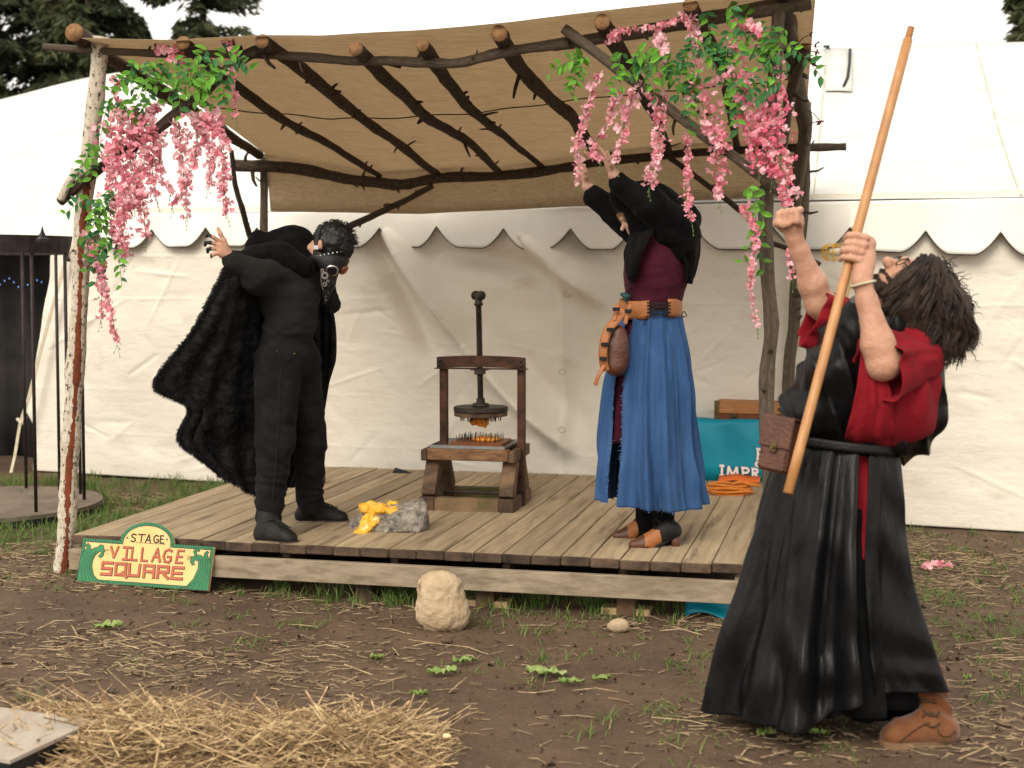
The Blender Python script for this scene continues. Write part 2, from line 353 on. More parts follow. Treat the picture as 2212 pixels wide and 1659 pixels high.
# ---------------------------------------------------------------- stage
A13 = math.radians(13.4)
u = Vector((math.cos(A13), -math.sin(A13), 0)); v = Vector((math.sin(A13), math.cos(A13), 0)); zv = Vector((0, 0, 1))
FL = G(155, 1163, DZ); DW, DD = 3.36, 2.74
def DK(a, b, z=0): return FL+u*a+v*b+zv*z
stage = thing('stage_platform', 'low wooden plank stage standing under the branch canopy', 'stage', (DK(DW/2, DD/2).x, DK(DW/2, DD/2).y, 0))
M['endgrain'] = pm('wet_end_grain', (.028, .018, .012), (.105, .066, .042), 9, .8, .8, 40, rnd=.4)
nb = 24; pw = DW/nb
mb = MB(); mb.box((0, 0, 0), (1, 0, 0), (0, 1, 0), (0, 0, 1), pw/2-.003, DD/2, .0225, 0, .004)
bo = None
for i in range(nb):
    c = DK((i+.5)*pw, DD/2+random.uniform(-.008, .008), -.0225+random.uniform(-.0035, .002))
    Mx = Matrix.Translation(c) @ Matrix.Rotation(-A13+random.uniform(-.0006, .0006), 4, 'Z') @ Matrix.Rotation(random.uniform(-.008, .008), 4, 'Y')
    if bo is None:
        mb.M = [1 if abs(np.mean([mb.V[i][1] for i in f])) > DD/2-.003 else 0 for f in mb.F]; o = mb.make('board', [M['deck'], M['endgrain']], None); bo = o.data; o.parent = stage; ORG[o.name] = ORG[stage.name]
        o.location = (0, 0, 0); o.matrix_local = Matrix.Translation(-ORG[stage.name]) @ Mx
    else: share('board', bo, Mx, stage)
nm = MB()                                      # nail heads
for i in range(nb):
    for b in (.05, .9, 1.8, 2.65):
        for s in (-.035, .035):
            c = DK((i+.5)*pw+s, b+random.uniform(-.012, .012), .001); nm.add([c+Vector((math.cos(t)*.004, math.sin(t)*.004, 0)) for t in np.arange(6)*math.pi/3], [(0, 1, 2, 3, 4, 5)])
nm.make('nail_heads', M['castiron'], stage, kind='stuff')
mb = MB(); mb.box(DK(DW/2, -.012+.0, -.0485-.053), u, v, zv, DW/2, .019, .052, 0, .003); mb.make('fascia_board', M['fascia'], stage)
mb = MB(); mb.box(DK(-.0+.02, DD/2, -.098), v, u, zv, DD/2-.04, .019, .055, 0, .003); mb.make('fascia_board', M['fascia'], stage)
mb = MB(); mb.box(DK(DW-.02, DD/2, -.098), v, u, zv, DD/2-.04, .019, .055, 0, .003); mb.make('fascia_board', M['fascia'], stage)
mb = MB(); mb.box(DK(DW/2, DD-.03, -.098), u, v, zv, DW/2-.04, .019, .055, 0, .003); mb.make('fascia_board', M['fascia'], stage)
for i in range(1, 6):
    mb = MB(); mb.box(DK(i*DW/6, DD/2, -.095), u, v, zv, .019, DD/2-.09, .05, 0); mb.make('joist', M['darkwood'], stage)
for (px, wd) in ((720, .042), (1015, .045), (1345, .045)):
    p = G(px, 1225, DZ); a = (p-FL).dot(u)
    for b in (.10, 1.4, 2.5):
        mb = MB(); mb.box(DK(a, b, -.19-.02), u, v, zv, wd, .06, .10, 0, .004); mb.make('support_block', M['darkwood'], stage)
    if px != 720:
        mb = MB(); mb.box(DK(a-.005, .10, -.235-.02), u, v, zv, .115, .05, .035, 0, .004); mb.make('footing_block', M['pale_lumber'], stage)
# ---------------------------------------------------------------- tent
tl = G(300, 1036); tr = G(2050, 1146); td = (tr-tl).normalized(); tn = Vector((-td.y, td.x, 0))
if tn.y < 0: tn = -tn
T0 = tl
tent = thing('marquee_tent', 'large white marquee tent with scalloped valance behind the stage', 'tent', (tl+tr)/2)
def TW(x, y, off=0): return PL(x, y, T0+tn*off, tn)
def TS(p): return (p-T0).dot(td)
EZ = 2.02                                      # eave
s0, s1 = TS(TW(62, 900)), 7.2
NS, NZ = 520, 200
S, Zt = np.meshgrid(np.linspace(0, 1, NS), np.linspace(0, 1, NZ))
Zw = -.0+Zt*(EZ+.05)
sL = TS(TW(75, 1028))+0*Zw                      # left edge follows the tied-back door flap
pts = [(0.0, TS(TW(72, 1030))), (.35, TS(TW(76, 920))), (.47, TS(TW(58, 880))), (1.0, TS(TW(84, 714))), (1.55, TS(TW(108, 560))), (2.2, TS(TW(116, 500)))]
sL = np.interp(Zw, [a for a, b in pts], [b for a, b in pts])
Sw = sL+(s1-sL)*S
D = .035*np.sin(Sw*2.1+.4)*Zt*(1-Zt)*2+.012*fbm(np.stack([Sw*1.1, Zw*2.5, 0*Sw], -1), 3)
def fold(a, b, wd, amp, asym=.0):
    pa, pb = TW(*a), TW(*b); ax, az, bx, bz = TS(pa), pa.z, TS(pb), pb.z
    dx, dz = bx-ax, bz-az; L = math.hypot(dx, dz); t = np.clip(((Sw-ax)*dx+(Zw-az)*dz)/L/L, 0, 1)
    d = ((Sw-ax)*dz-(Zw-az)*dx)/L; e = np.hypot(Sw-ax-t*dx, Zw-az-t*dz)
    return 1.9*amp*np.exp(-(e/wd)**2)*np.sin(np.pi*np.clip(t*.9+.05, 0, 1))**.5*(1+asym*np.tanh(d/wd*2))
D += fold((850, 510), (1035, 760), .08, -.11, .6)+fold((800, 520), (930, 760), .08, .07)
D += fold((1040, 770), (1225, 960), .09, -.10, .6)+fold((1100, 760), (1260, 930), .09, .03)
D += fold((1140, 515), (1290, 640), .09, -.11, .5)+fold((1215, 505), (1330, 570), .08, .05)+fold((1300, 640), (1215, 1000), .12, .03)
D += fold((930, 540), (1215, 600), .10, .045)+fold((1215, 560), (1218, 1030), .03, -.02)
D += .007*(1-2*np.abs(fbm(np.stack([Sw*2.6+Zw*1.2, Zw*3.4-Sw*.6, 0*Sw+2], -1), 3)))
for k in range(70):
    cx, cy = random.uniform(100, 2200), random.uniform(560, 1100); an = random.uniform(-1.2, .7); l = random.uniform(60, 190)
    D += fold((cx, cy), (cx+l*math.cos(an), cy+l*math.sin(an)), random.uniform(.010, .022), random.choice((-1, 1))*random.uniform(.002, .005))
for zz in (.33, .68, 1.03, 1.38, 1.70):          # welded horizontal creases
    D += -.0035*np.exp(-((Zw-zz-.012*np.sin(Sw*.9+zz*9)-.004*vn(np.stack([Sw*6, Zw*0+zz, 0*Sw], -1)))/.009)**2)*(.6+.6*vn(np.stack([Sw*1.3, Zw*0+zz*7, 0*Sw+5], -1)))
D *= sm(0, .08, Zt)*sm(1, .9, Zt)*.9+.1
A = np.array(T0)[None, None]+np.array(td)*Sw[..., None]+np.array(tn)*(D)[..., None]; A[..., 2] = Zw+.02
A[..., 2] += .02*Zt*0
sheet('side_wall', A[:, ::1], M['tentwall'], tent, .003)
for px, py in ((1225, 632), (1215, 800), (1213, 925)):
    c = TW(px, py, -.03); mb = MB(); mb.tube([c+Vector((.025*math.cos(t), -.01, .02*math.sin(t)-.01)) for t in np.arange(12)*math.pi/6], .003, 6, close=True); mb.make('tie_loop', M['strap'], tent)
# valance
notch = [(-40, 505), (95, 500), (214, 497), (326, 494), (444, 490), (560, 490), (690, 490), (821, 491), (945, 488), (1088, 492), (1232, 492), (1365, 492), (1500, 490), (1670, 490), (1838, 490), (2000, 497), (2162, 500), (2330, 500)]
ns = [TS(TW(a, b, -.05)) for a, b in notch]; nz_ = [TW(a, b, -.05).z for a, b in notch]
VS = np.linspace(ns[0], ns[-1], 900); ii = np.clip(np.searchsorted(ns, VS)-1, 0, len(ns)-2)
tt = (VS-np.array(ns)[ii])/(np.array(ns)[ii+1]-np.array(ns)[ii]); zn = np.array(nz_)[ii]*(1-tt)+np.array(nz_)[ii+1]*tt
drop = .142*(1-(1-np.clip(tt/.34, 0, 1))**1.7)*(1-(1-np.clip((1-tt)/.34, 0, 1))**1.7)
zb = zn-drop; NR = 16; R = np.linspace(0, 1, NR)[:, None]
Zv = (EZ+.015)*(1-R)+zb[None]*R; Sv = VS[None]+0*R
out = -.04-.02*R+.03*R*fbm(np.stack([Sv*1.6, Zv*1.2, 0*Sv], -1), 2)+.018*R*np.sin(Sv*9)
Av = np.array(T0)+np.array(td)*Sv[..., None]+np.array(tn)*out[..., None]; Av[..., 2] = Zv
sheet('valance', Av, M['valance'], tent, .003)
mb = MB(); e = Av[-1]+np.array([0, 0, -.002]); mb.tube([Vector(p) for p in e[::2]], .0045, 5); mb.make('valance_edging', M['edging'], tent)
# roof: slope up to a sagging ridge, hip at the left
RD = 3.1
RPX = [(-900, 455), (-400, 330), (0, 216), (185, 170), (330, 148), (600, 132), (1775, 106), (2212, 92), (2600, 80)]
RS = [TS(PL(a, b, T0+tn*(RD-.04), tn)) for a, b in RPX]; RZ = [PL(a, b, T0+tn*(RD-.04), tn).z for a, b in RPX]
def roofpt(s, t):
    z1 = np.interp(s, RS, RZ)                     # ridge, falling away to a hip at the left
    z = EZ+.02+(z1-EZ-.02)*t-.16*np.sin(np.pi*t)*.8
    return z
Sr, Tr = np.meshgrid(np.linspace(RS[0], 12, 340), np.linspace(0, 1, 60)); Zr = roofpt(Sr, Tr)
Zr = Zr+.012*fbm(np.stack([Sr*.8, Tr*9, 0*Sr], -1), 3)+.006*np.sin(Tr*70+fbm(np.stack([Sr, Tr*3, 0*Sr], -1), 2)*5)*sm(0, .3, Tr)
Ar = np.array(T0)+np.array(td)*Sr[..., None]+np.array(tn)*(-.04+RD*Tr)[..., None]; Ar[..., 2] = Zr
sheet('roof', Ar[:, ::-1], M['tentroof'], tent, .004)
Ab = np.array(T0)+np.array(td)*Sr[..., None]+np.array(tn)*(RD-.0+RD*Tr)[..., None]; Ab[..., 2] = Zr[::-1]
sheet('roof', Ab[:, ::-1], M['tentroof'], tent, .004)
A2 = np.array([[T0+td*s+tn*RD*2*.98+zv*z for s in (-5.0, 12)] for z in (0, 2.0)]); A2 = np.array([[list(p) for p in r] for r in A2]); sheet('side_wall', A2, M['tentwall'], tent, .003)
# roof seams and the taped patch
for px0, py0, px1, py1 in ((2108, 92, 2205, 480), (1783, 130, 1755, 480)):
    P = []
    for t in np.linspace(0, 1, 14):
        x, y = px0+(px1-px0)*t, py0+(py1-py0)*t; tq = np.interp(y, [92, 470], [1, 0]); q = PL(x, y, T0+tn*(-.04+RD*tq), tn)
        s = TS(q); P.append(T0+td*s+tn*(-.04+RD*tq)+zv*(float(roofpt(np.array(s), tq))+.010))
    mb = MB(); mb.tube(P, .004, 4); mb.make('seam', M['strap'], tent)
def RP(x, y, lift=.02):                       # roof surface under a pixel
    best = None
    for tq in np.linspace(0, 1, 160):
        q = PL(x, y, T0+tn*(-.04+RD*tq), tn); z = float(roofpt(np.array(TS(q)), tq)); e = abs(z-q.z)
        if best is None or e < best[0]: best = (e, tq, TS(q), z)
    return T0+td*best[2]+tn*(-.04+RD*best[1])+zv*(best[3]+lift)
P = np.array([[list(RP(a, b, .03)) for a in (1783, 1810, 1841)] for b in (112, 140, 170, 205)]); sheet('patch', P, M['tentroof'], tent, .003)
P = np.array([[list(RP(a+d, b, .045)) for d in (0, 6)] for a, b in ((1833, 118), (1832, 150), (1828, 180), (1819, 200))]); sheet('tape_strip', P, M['edging'], tent, .003)
P = np.array([[list(RP(a, b, .045)) for a in (1778, 1792)] for b in (110, 116)]); sheet('tape_strip', P, M['edging'], tent, .003)
# dark doorway: added dark sheets inside stand for the interior shade, entrance light string, strap of the flap
shade_rows = [[T0+td*s+tn*(.85+.05*math.sin(s*19))+zv*z for s in np.linspace(-6, TS(TW(330, 700)), 90)] for z in (0, .7, 1.4, 2.3)]
cu = sheet('doorway_shade_sheet', np.array([[list(p) for p in r] for r in shade_rows]), M['dark'], tent, .004)
A3 = np.array([[list(T0+td*s+tn*b+zv*(EZ-.04)) for s in (-5, 0, 8)] for b in (.02, .86)]); sheet('doorway_shade_top', A3, M['dark'], tent, .003)  # added dark top sheet that keeps the interior looking shaded
A3 = np.array([[list(T0+td*TS(TW(330, 700))+tn*b+zv*z) for b in (.05, .86)] for z in (0, 2)]); sheet('doorway_shade_sheet', A3, M['dark'], tent, .003)  # added dark side sheet closing off the shaded interior
mb = MB(); P = [TW(145, 556, -.06), TW(120, 640, -.10), TW(90, 750, -.12), TW(62, 860, -.14), TW(47, 905, -.12)]
for i in range(len(P)-1):
    d = (P[i+1]-P[i]); mb.box((P[i]+P[i+1])/2, d.normalized(), tn, d.normalized().cross(tn), d.length/2+.004, .002, .016)
mb.make('strap', M['strap'], tent)
mb = MB(); P = [TW(45, 905, -.13), TW(40, 935, -.14), TW(32, 985, -.16), TW(24, 1020, -.2)]
for i in range(len(P)-1):
    d = (P[i+1]-P[i]); mb.box((P[i]+P[i+1])/2, d.normalized(), tn, d.normalized().cross(tn), d.length/2+.004, .002, .014)
mb.tube([TW(56, 900, -.13), TW(47, 915, -.15), TW(38, 905, -.13)], .014, 8); mb.make('strap', M['strap'], tent)
mb = MB(); mb.tube([TW(148, 550, -.05), TW(150, 562, -.07)], .022, 10); mb.make('buckle', M['castiron'], tent)
el = bpy.data.materials.new('blue_fairy_light'); el.use_nodes = True; b = el.node_tree.nodes['Principled BSDF']; b.inputs['Base Color'].default_value = (.1, .2, .6, 1)
b.inputs['Emission Color'].default_value = (.25, .5, 1, 1); b.inputs['Emission Strength'].default_value = .5
mb = MB(); PP = []
for i in range(26):
    x = -30+i*5.0; y = 612+8*math.sin(i*.5)+random.uniform(-3, 3); p = TW(x, y, .78); PP.append(p)
lt = thing('fairy_lights', 'string of small blue fairy lights in the dark tent doorway', 'string lights', PP[10])
mb.tube(PP, .0015, 4); mb.make('wire', M['iron'], lt)
for p in PP[::2]:
    q = MB(); q.tube([p+zv*-.008, p, p+zv*.008], [.002, .006, .002], 6); q.make('bulb', el, lt)
# tent purple tie at the frame edge is tiny; left out
# ---------------------------------------------------------------- conifers behind
def conifer(px, Y, top, wid, n, seed, label, z0=4.5, lean=0):
    r = np.random.default_rng(seed); bx = (px-CX)/F*Y
    t = thing('conifer_tree', label, 'tree', (bx, Y, 0), 'dark conifers behind the marquee')
    mb = MB(); mb.tube([(bx, Y, -.1), (bx+lean*.3, Y, top*.5), (bx+lean, Y, top)], [wid*.07, wid*.045, .02], 8); mb.make('trunk', M['trunk'], t, True)
    C = []; Dn = []; br = MB()
    nbr = n//90
    for b in range(nbr):
        zz = z0+(top-z0)*r.random()**.9; f = (zz-z0)/(top-z0); L = wid*(1-f)**.75*(.55+.5*r.random())+.15; az = r.random()*6.283
        d = np.array([math.cos(az), math.sin(az), 0]); s = np.linspace(0.08, 1, 26)
        base = np.array([bx+lean*f, Y, zz]); droop = -.28*L*s**1.5+.12*L*s**4
        P = base+d*(s*L)[:, None]; P[:, 2] += droop
        br.tube([Vector(p) for p in P[::5]], [.03*(1-i/6)+.006 for i in range(len(P[::5]))], 4)
        k = 90; si = r.random(k)**.7; idx = np.clip((si*25).astype(int), 0, 25)
        side = np.array([-d[1], d[0], 0]); off = (r.random(k)-.5)[:, None]*side*(L*.5*(1-si*.55))[:, None]
        c = P[idx]+off; c[:, 2] += -np.abs(off).sum(1)*.35+r.normal(0, .07, k); C.append(c)
        dd = d*.55+side*np.sign(off@side)[:, None]*.7+np.array([0, 0, -.45])+r.normal(0, .28, (k, 3)); Dn.append(unit(dd))
    br.make('branches', M['trunk'], t, kind='stuff')
    C = np.vstack(C); Dn = np.vstack(Dn); Sd = unit(np.cross(Dn, r.normal(0, 1, (len(C), 3))))
    V, Fc = quads(C, Dn, Sd, r.uniform(.13, .30, len(C)), r.uniform(.025, .055, len(C)))
    obj('crown', V, Fc, M['needle'], t, kind='stuff')
conifer(-60, 40, 15, 3.2, 26000, 1, 'leftmost dark conifer cut by the frame edge behind the marquee', 4)
conifer(120, 42, 17, 3.4, 30000, 2, 'tall dense conifer rising behind the birch post')
conifer(205, 38, 12.5, 2.2, 16000, 3, 'narrow conifer just right of the tall dense one')
conifer(300, 44, 9.7, 2.2, 12000, 4, 'short young conifer with its tip between two taller trees', 3)
conifer(450, 41, 15.5, 2.6, 22000, 5, 'feathery conifer right of the short one above the burlap')
conifer(2232, 30, 9.6, 1.35, 12000, 6, 'single conifer above the tent ridge at the right edge', 3)
# ---------------------------------------------------------------- iron cage at the left
cc = G(60, 1108, .0); cg = thing('hanging_cage', 'tall round black iron cage standing on a wooden disc at left', 'cage', (cc.x, cc.y, 0))
CR = .62; ccx = W(-20, 1100, cc.y).x; zt = W(90, 530, cc.y).z
mb = MB(); n = 48
mb.tube([(ccx, cc.y, .015), (ccx, cc.y, .075)], CR*1.16, 48); mb.make('base_disc', M['disc'], cg)
mb = MB(); mb.tube([(ccx, cc.y, .004), (ccx, cc.y, .05)], CR*1.175, 48); mb.make('base_rim', M['blackbag'], cg)
mb = MB()
ring = [(ccx+CR*math.cos(a), cc.y+CR*math.sin(a)) for a in np.arange(n)*2*math.pi/n]
for r_, flip in ((CR+.012, 1), (CR-.004, -1)):
    V = [(ccx+r_*math.cos(a), cc.y+r_*math.sin(a), z) for z in (zt-.055, zt+.055) for a in np.arange(n)*2*math.pi/n]
    mb.add(V, [(j, (j+1) % n, n+(j+1) % n, n+j) for j in range(n)])
mb.make('top_band', M['iron'], cg)
for j in range(14):
    a = 2*math.pi*(j+.35)/14; x, y = ccx+CR*math.cos(a)*.99, cc.y+CR*math.sin(a)*.99
    mb = MB(); mb.tube([(x-.012, y, .06), (x, y, zt+.04)], .0115, 8); mb.make('bar', M['iron'], cg, True)
q = W(92, 517, cc.y-.45); mb = MB(); mb.tube([q+zv*-.02, q+zv*0, q+zv*.015, q+zv*.045, q+zv*.085], [.05, .045, .025, .012, .001], 4); mb.make('finial', M['iron'], cg)
# ---------------------------------------------------------------- branch canopy
p0 = Vector((-2.31, 7.24, 0))
def FP(x, y, off=0): return PL(x, y, p0+v*off, v)
pb = p0+v*2.62
def BP(x, y, off=0): return PL(x, y, pb+v*off, v)
arb = thing('branch_canopy', 'rustic canopy frame of rough branches over the wooden stage', 'canopy', (DK(DW/2, DD/2).x, DK(DW/2, DD/2).y, 0))
def wob(pts, amp, m=8):
    P = crom(pts, m); L = np.linspace(0, len(pts), len(P)); ph = RNG.random(3)*50
    for a in range(3): P[:, a] += amp*vn(np.stack([L*1.7+ph[a], L*0+a*9.3, L*0], -1))*np.sin(np.linspace(0, math.pi, len(P)))
    return [Vector(p) for p in P]
def branch(name, pts, r0, r1, mat='bark', n=12, twigs=5, amp=.012, m=8, rough=.16, label=None):
    P = wob(pts, amp, m); N = len(P); rs = [r0+(r1-r0)*i/(N-1) for i in range(N)]
    ph = RNG.random()*60; bump = vn(np.stack([np.arange(N)*.55+ph, np.zeros(N), np.zeros(N)], -1)); rs = [r*(1+.10*b) for r, b in zip(rs, bump)]
    mb = MB(); mb.tube(P, rs, n, True, 0, 1, rough)
    for k in range(twigs):
        i = random.randint(2, N-3); t = (P[i+1]-P[i]).normalized(); d = Vector((random.uniform(-1, 1), random.uniform(-1, .3), random.uniform(-1, 1))); d = (d-t*d.dot(t)).normalized()
        L = random.choice((.5, .7, 1.0, 2.6))*rs[i]*random.uniform(.8, 1.5)+rs[i]
        rr = rs[i]*random.uniform(.18, .4); mb.tube([P[i], P[i]+d*L*.7+t*L*.15, P[i]+d*L+t*L*.35], [rr*1.3, rr, rr*.6], 6, True, 0, 0, .1)
    return mb.make(name, [M[mat], M['cut']], arb, True, label=label)
# birch post with the peeled red strip
P = wob([FP(133, 1262), FP(143, 1150), FP(150, 1010), FP(160, 850), FP(172, 640), FP(180, 470), FP(196, 300), FP(210, 180), FP(218, 80)], .004, 40)
N = len(P); n = 64; q_ = 2.5
V, Fc, U, nsd = tube(P, [(.046-.006*i/N)*(1+.05*math.sin(i*.148)+.22*math.exp(-((i/q_-72)/3.0)**2)+.15*math.exp(-((i/q_-52)/2.)**2)+.12*math.exp(-((i/q_-38)/2.)**2)) for i in range(N)], n, True, .10)
strip = [(1.0, 193), (.9, 188)]
mi = [0]*len(Fc)
for k in range(nsd):
    i, j = divmod(k, n); c = (V[Fc[k][0]]+V[Fc[k][2]])*.5
    ang = math.atan2(c.x-P[i].x, -(c.y-P[i].y)); f = i/(N-1)
    if .03 < f < .70 and abs(ang-(.42-.25*abs(f-.35)+.12*math.sin(f*21)+.05*float(vn(np.array([f*90, 0, 0]))))) < .30+.10*math.sin(f*33)+.10*float(vn(np.array([f*160, 5, 0]))): mi[k] = 1
mi[-1] = 2; mi[-2] = 2
obj('post', V, Fc, [M['birch'], M['redbark'], M['cut']], arb, True, uv=U, mi=mi, label='birch post with white bark and a rust red peeled strip')
branch('post', [FP(1668, 1345, .12), FP(1664, 1100, .12), FP(1658, 880, .12), FP(1664, 700, .1), FP(1656, 480, .08), FP(1668, 250, .05), FP(1676, 120, .03), FP(1682, 25, .02)], .038, .03, 'greybark', 16, 9, .008, 10, .06)
branch('post', [BP(566, 1060, .1), BP(568, 700, .1), BP(570, 500, .1), BP(571, 333, .1)], .032, .028, 'greybark', 12, 4, .004)
branch('post', [BP(1700, 1050, .02), BP(1706, 800, .02), BP(1722, 620, .0), BP(1735, 420, -.2), BP(1738, 222, -.4)], .04, .035, 'greybark', 14, 8, .01)
branch('post', [BP(1722, 640, -.3), BP(1715, 450, -.5), BP(1738, 280, -.9), BP(1712, 120, -1.6), BP(1700, 40, -2.3)], .035, .045, 'greybark', 12, 6, .01)
branch('brace', [BP(1688, 330, -1.2), BP(1702, 240, -1.4), BP(1722, 160, -1.6), BP(1742, 98, -1.8)], .03, .028, 'greybark', 12, 3, .006)
# beams
branch('beam', [FP(95, 101, -.02), FP(250, 112, -.02), FP(400, 116, -.01), FP(590, 118, 0), FP(720, 129, 0), FP(860, 133, 0), FP(990, 136, 0), FP(1090, 112, 0), FP(1230, 92, 0)], .018, .026, 'greybark', 14, 7, .006, 10, .07)
branch('beam', [FP(1195, 98, .02), FP(1300, 82, .02), FP(1450, 55, .02), FP(1600, 28, .02), FP(1752, 4, .02)], .027, .036, 'greybark', 14, 5, .005, 10, .07)
branch('beam', [BP(502, 357), BP(640, 364), BP(760, 388), BP(870, 398), BP(950, 385), BP(1060, 382), BP(1200, 367), BP(1290, 350), BP(1440, 335), BP(1640, 322), BP(1828, 317)], .040, .024, 'bark', 14, 16, .008, 10, .12)
def raf(name, pts, r0, r1, tw=7, mat='bark'):
    N = len(pts); out = []
    a = FP(*pts[0], -.14); b = BP(*pts[-1], .02)
    for i, (x, y) in enumerate(pts):
        ta = i/(N-1) if N == 2 else ((y-pts[0][1])/(pts[-1][1]-pts[0][1]))
        # depth runs from the front end to the back beam with perspective
        Y = 1/((1-ta)/a.y+ta/b.y); out.append(W(x, y, Y))
    branch(name, out, r0, r1, mat, 12, tw, .008, 9, .18)
raf('rafter', [(160, 70), (300, 165), (430, 250), (560, 335)], .05, .03, 3)
raf('rafter', [(395, 92), (520, 195), (620, 262), (720, 318), (820, 380)], .034, .018, 8)
raf('rafter', [(566, 88), (690, 180), (780, 255), (870, 320), (945, 377)], .036, .024, 10)
raf('rafter', [(768, 104), (850, 185), (920, 250), (1010, 305), (1080, 374)], .036, .024, 10)
raf('rafter', [(912, 97), (985, 200), (1050, 262), (1110, 310), (1172, 361)], .034, .018, 10)
raf('rafter', [(1078, 72), (1125, 150), (1180, 205), (1235, 255), (1265, 295), (1300, 345)], .038, .030, 8)
raf('rafter', [(1300, 46), (1370, 165), (1420, 260), (1448, 335)], .04, .024, 5)
raf('rafter', [(1490, 10), (1560, 160), (1592, 318)], .036, .022, 4)
raf('rafter', [(1690, -30), (1710, 120), (1738, 312)], .036, .022, 3)
# braces
branch('brace', [FP(130, 436, -.05), FP(200, 375, -.06), FP(330, 288, -.05), FP(430, 205, -.04), FP(520, 128, -.04), FP(592, 96, -.03)], .024, .030, 'bark', 12, 4, .006, 10, .07)
branch('brace', [FP(130, 432, -.10), FP(146, 398, -.09), FP(166, 368, -.06)], .020, .018, 'birch', 10, 1, .004)
branch('brace', [FP(1218, 62, -.06), FP(1330, 145, -.06), FP(1450, 240, -.05), FP(1560, 320, -.04), FP(1640, 380, -.04), FP(1700, 425, -.02)], .026, .022, 'greybark', 12, 4, .005, 10, .06)
branch('brace', [BP(500, 325, -.4), BP(508, 400, -.3), BP(525, 460, -.2), BP(541, 512, 0)], .016, .02, 'bark', 10, 4, .008)
branch('brace', [BP(480, 270, -.6), BP(510, 305, -.4), BP(560, 338, 0)], .020, .016, 'bark', 10, 3, .006)
branch('brace', [BP(935, 402), BP(850, 445, .02), BP(752, 490, .02)], .018, .024, 'bark', 10, 6, .006)
branch('brace', [BP(1440, 335, -.05), BP(1540, 410, -.3), BP(1620, 470, -.5), BP(1640, 510, -.6), BP(1702, 537, -.7), BP(1772, 572, -.7)], .018, .015, 'bark', 10, 8, .008)
# ---------------------------------------------------------------- burlap roof
fe = [(176, 76), (380, 82), (560, 72), (700, 75), (900, 63), (1100, 45), (1300, 22), (1480, 0), (1640, -25), (1765, -45)]
be = [(572, 330), (700, 352), (800, 374), (950, 366), (1080, 358), (1200, 340), (1330, 326), (1450, 316), (1600, 308), (1738, 302)]
NT, NC = 40, 150
fx = np.interp(np.linspace(0, 1, NC), np.linspace(0, 1, 10), [a for a, b in fe]); fy = np.interp(fx, [a for a, b in fe], [b for a, b in fe])
bx = np.interp(np.linspace(0, 1, NC), np.linspace(0, 1, 10), [a for a, b in be]); by = np.interp(bx, [a for a, b in be], [b for a, b in be])
fr = np.array([list(FP(a, b, -.16)) for a, b in zip(fx, fy)]); bk = np.array([list(BP(a, b, .05)) for a, b in zip(bx, by)])
rows = []
for t in np.linspace(0, 1, NT):
    r_ = fr*(1-t)+bk*t; s_ = np.linspace(0, 1, NC)
    r_[:, 2] += .035*math.sin(math.pi*t)+.004*np.sin(s_*math.pi*17)*math.sin(math.pi*t)+.008*fbm(np.stack([s_*6, t*3+0*s_, 0*s_], -1), 2); rows.append(r_)
hy = np.interp(bx, [572, 900, 1738], [456, 462, 420]); hem = np.array([list(BP(a+8, b, .075)) for a, b in zip(bx, hy)])
for t in (.03, .1, .3, .5, .75, 1):
    r_ = bk*(1-t)+hem*t; r_[:, 0] += 0; s_ = np.linspace(0, 1, NC); r_ = r_+np.array(v)*(.03*np.sqrt(t)+.014*t*np.sin(s_*31)+.01*np.sin(s_*13+1))[:, None]; rows.append(r_)
Ac = np.array(rows)
Ac[0, :, 2] -= .006
cl = sheet('canopy_cloth', Ac, M['burlap'], None, .0025, org=(DK(DW/2, DD/2).x, DK(DW/2, DD/2).y, 2.2), label='brown burlap cloth laid over the branch canopy as a roof', category='cloth')
mb = MB(); mb.tube([Vector(Ac[22, j])-zv*.006 for j in range(NC)], .004, 5); mb.make('seam', M['bark'], cl)
# ---------------------------------------------------------------- wisteria garlands
def blossom_mesh(name, mat, r):
    V = []; Fc = []
    for k in range(4):
        a = k*math.pi/2+random.uniform(-.3, .3); d = Vector((math.cos(a), math.sin(a), 0)); s = Vector((-d.y, d.x, 0)); L = r*random.uniform(.8, 1.15)
        b = len(V); V += [Vector((0, 0, -r*.25)), d*L*.55+s*L*.5+zv*L*.05, d*L+s*L*.3+zv*L*random.uniform(.0, .5), d*L*1.05-s*L*.25+zv*L*random.uniform(.1, .6), d*L*.55-s*L*.5+zv*L*.1]
        Fc += [(b, b+1, b+2), (b, b+2, b+3), (b, b+3, b+4)]
    me = bpy.data.meshes.new(name); me.from_pydata([tuple(p) for p in V], [], Fc); me.materials.append(mat); return me
BM = {k: [blossom_mesh('blossom', M[k], r) for r in (.019, .023, .027)] for k in ('petal_pale', 'petal', 'petal_hot')}
def leaf_mesh(mat, L, wd):
    V = [(0, 0, 0), (L*.3, wd*.42, .004), (L*.62, wd*.40, .002), (L, 0, -.010), (L*.62, -wd*.40, .002), (L*.3, -wd*.42, .004), (L*.3, 0, -.004), (L*.62, 0, -.005)]
    me = bpy.data.meshes.new('leaf'); me.from_pydata(V, [], [(0, 6, 1), (1, 6, 7, 2), (2, 7, 3), (0, 5, 6), (5, 4, 7, 6), (4, 3, 7)]); me.materials.append(mat); return me
LM = [leaf_mesh(M['leaf'], .060, .034), leaf_mesh(M['leaf'], .048, .026), leaf_mesh(M['leafdark'], .058, .032), leaf_mesh(M['leafdark'], .046, .024)]
def rotm(): return Matrix.Rotation(random.uniform(0, 6.283), 4, 'Z') @ Matrix.Rotation(random.uniform(0, 3.14), 4, 'X') @ Matrix.Rotation(random.uniform(0, 6.283), 4, 'Y')
